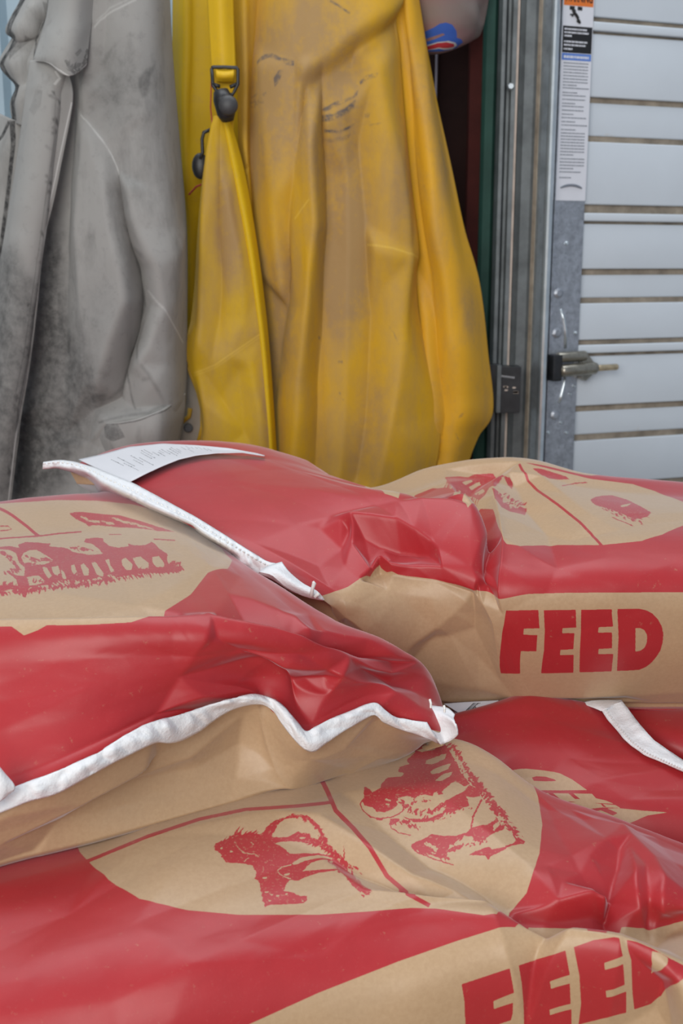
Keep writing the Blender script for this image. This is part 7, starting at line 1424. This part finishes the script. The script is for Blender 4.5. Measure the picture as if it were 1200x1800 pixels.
# buckle on the strap
yk = 1.905
bk_ = bmesh.new()
fr = [(372, 120), (374, 118), (395, 118), (416, 119), (418, 122), (418, 148), (412, 160), (409, 166), (385, 168), (381, 160), (374, 150), (372, 120)]
tube_bm(bk_, [at(*q_, -yk) for q_ in fr], .0028, 8)
tube_bm(bk_, [at(374, 148, -yk), at(386, 152, -yk + .003)], .003, 6); tube_bm(bk_, [at(404, 153, -yk + .003), at(416, 148, -yk)], .003, 6)
bu = bm_obj('buckle_frame', bk_, M['black'], bb, True)
small_sheet('strap_loop', [[(378, 121, -yk - .002), (395, 121, -yk - .008), (412, 121, -yk - .002)], [(380, 132, -yk + .004), (395, 133, -yk + .008), (411, 132, -yk + .004)], [(381, 143, -yk - .006), (395, 144, -yk - .006), (411, 143, -yk - .006)]], sp.data.materials[0], bu, 12, 12, .003)
bm = bmesh.new()
tube_bm(bm, [at(388, 160, -yk + .004), at(392, 175, -yk + .006), at(398, 200, -yk + .006), at(400, 212, -yk + .002)], [.012, .016, .015, .010], 12)
cl = bm_obj('buckle_clip', bm, M['black'], bb, True)
bm = bmesh.new(); kx = Vector(at(401, 185, -yk + .020))
bmesh.ops.create_uvsphere(bm, u_segments=18, v_segments=12, radius=.0155)
for v_ in bm.verts:
    v_.co.y *= .6; v_.co += kx
bm_obj('round_stud', bm, plain('dull_black_rubber', (.05, .05, .052), .5), cl, True)
# second clip half hidden under the bib
bm = bmesh.new(); tube_bm(bm, [at(370, 228, -1.94), at(358, 233, -1.94), at(355, 245, -1.94), at(356, 268, -1.94), at(352, 280, -1.94)], .003, 8)
c2 = bm_obj('buckle_clip', bm, M['black'], bb, True)
bm = bmesh.new(); kx = Vector(at(352, 292, -1.945)); bmesh.ops.create_uvsphere(bm, u_segments=16, v_segments=10, radius=.014)
for v_ in bm.verts:
    v_.co.y *= .6; v_.co.z *= 1.5; v_.co += kx
bm_obj('round_stud', bm, M['black'], c2, True)
bm = bmesh.new(); tube_bm(bm, [at(372, 120, -1.96), at(370, 190, -1.955), at(374, 230, -1.95)], .0012, 6); M['piping'] = plain('red_piping', (.32, .03, .02), .6)
bm_obj('red_piping', bm, M['piping'], bb)
bm = bmesh.new(); tube_bm(bm, [at(360, 322, -1.948), at(345, 328, -1.955), at(332, 342, -1.965)], .0016, 6)
bm_obj('red_piping', bm, M['piping'], bb)
bm = bmesh.new(); tube_bm(bm, [at(331, 752, -1.962), at(331, 752, -1.950)], [.0085, .007], 14); bm_obj('snap_button', bm, M['black'], bb)
bm = bmesh.new(); tube_bm(bm, [at(*q_, -1.955) for q_ in ((300, 790), (304, 768), (316, 745), (332, 732), (334, 718))], .004, 8)
tube_bm(bm, [at(*q_, -1.938) for q_ in ((327, 632), (334, 655), (348, 690), (355, 720), (355, 750), (346, 785))], .0032, 8)
bm_obj('hem_edge', bm, plain('yellow_hem', (.58, .34, .02), .5), bb, True)

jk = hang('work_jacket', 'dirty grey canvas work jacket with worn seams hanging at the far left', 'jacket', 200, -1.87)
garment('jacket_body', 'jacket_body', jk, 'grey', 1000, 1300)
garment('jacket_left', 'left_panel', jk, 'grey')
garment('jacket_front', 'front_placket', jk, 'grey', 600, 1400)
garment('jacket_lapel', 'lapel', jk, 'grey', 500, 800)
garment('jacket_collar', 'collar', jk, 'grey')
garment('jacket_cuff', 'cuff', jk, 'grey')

# cap
cp = hang('fabric_cap', 'faded grey and pink cap with a blue and red emblem hanging above the maroon board', 'cap', 780, -2.06)
cp.location = at(785, 20, -2.06); bpy.context.view_layer.update()
G = sheet_grid('cap', SHEET['cap']['crease'])
im = ink_image('cap', 900, 700, (1, 22, 1))
m_, nt_, p_ = mat('faded_cap_fabric')
ch = ink_nodes(nt_, im)
col = mixc(nt_, mul(nt_, ch[1], ramp(nt_, noise(nt_, 14, 5), .3, .7, .5, 1.0)), (.23, .13, .125), (.20, .185, .16))
col = mixc(nt_, ramp(nt_, ch[0], .3, .7), col, (.03, .09, .38))
col = mixc(nt_, ramp(nt_, ch[2], .2, .4), col, (.42, .42, .42))
col = mixc(nt_, ramp(nt_, ch[2], .6, .85), col, (.36, .02, .03))
nt_.links.new(col, p_.inputs['Base Color']); p_.inputs['Roughness'].default_value = .9
bump(nt_, p_, noise(nt_, 600, 3), .4, .0006)
o = grid_mesh('crown', G, m_, cp)
md = o.modifiers.new('thick', 'SOLIDIFY'); md.thickness = .003
cd = thing('hanging_cord', 'thin grey cord hanging below the cap in front of the maroon board', 'cord', at(766, 140, -2.18))
bm = bmesh.new(); tube_bm(bm, [at(769, 40, -2.17), at(767, 100, -2.172), at(766, 150, -2.172), at(764, 230, -2.172), at(763, 330, -2.172)], .0022, 8)
bm_obj('strand', bm, M['cord'], cd, True)
bm = bmesh.new(); tube_bm(bm, [at(763, 327, -2.172), at(763, 333, -2.172), at(763, 340, -2.172)], [.0022, .004, .003], 8)
bm_obj('knot', bm, M['cord'], cd, True)
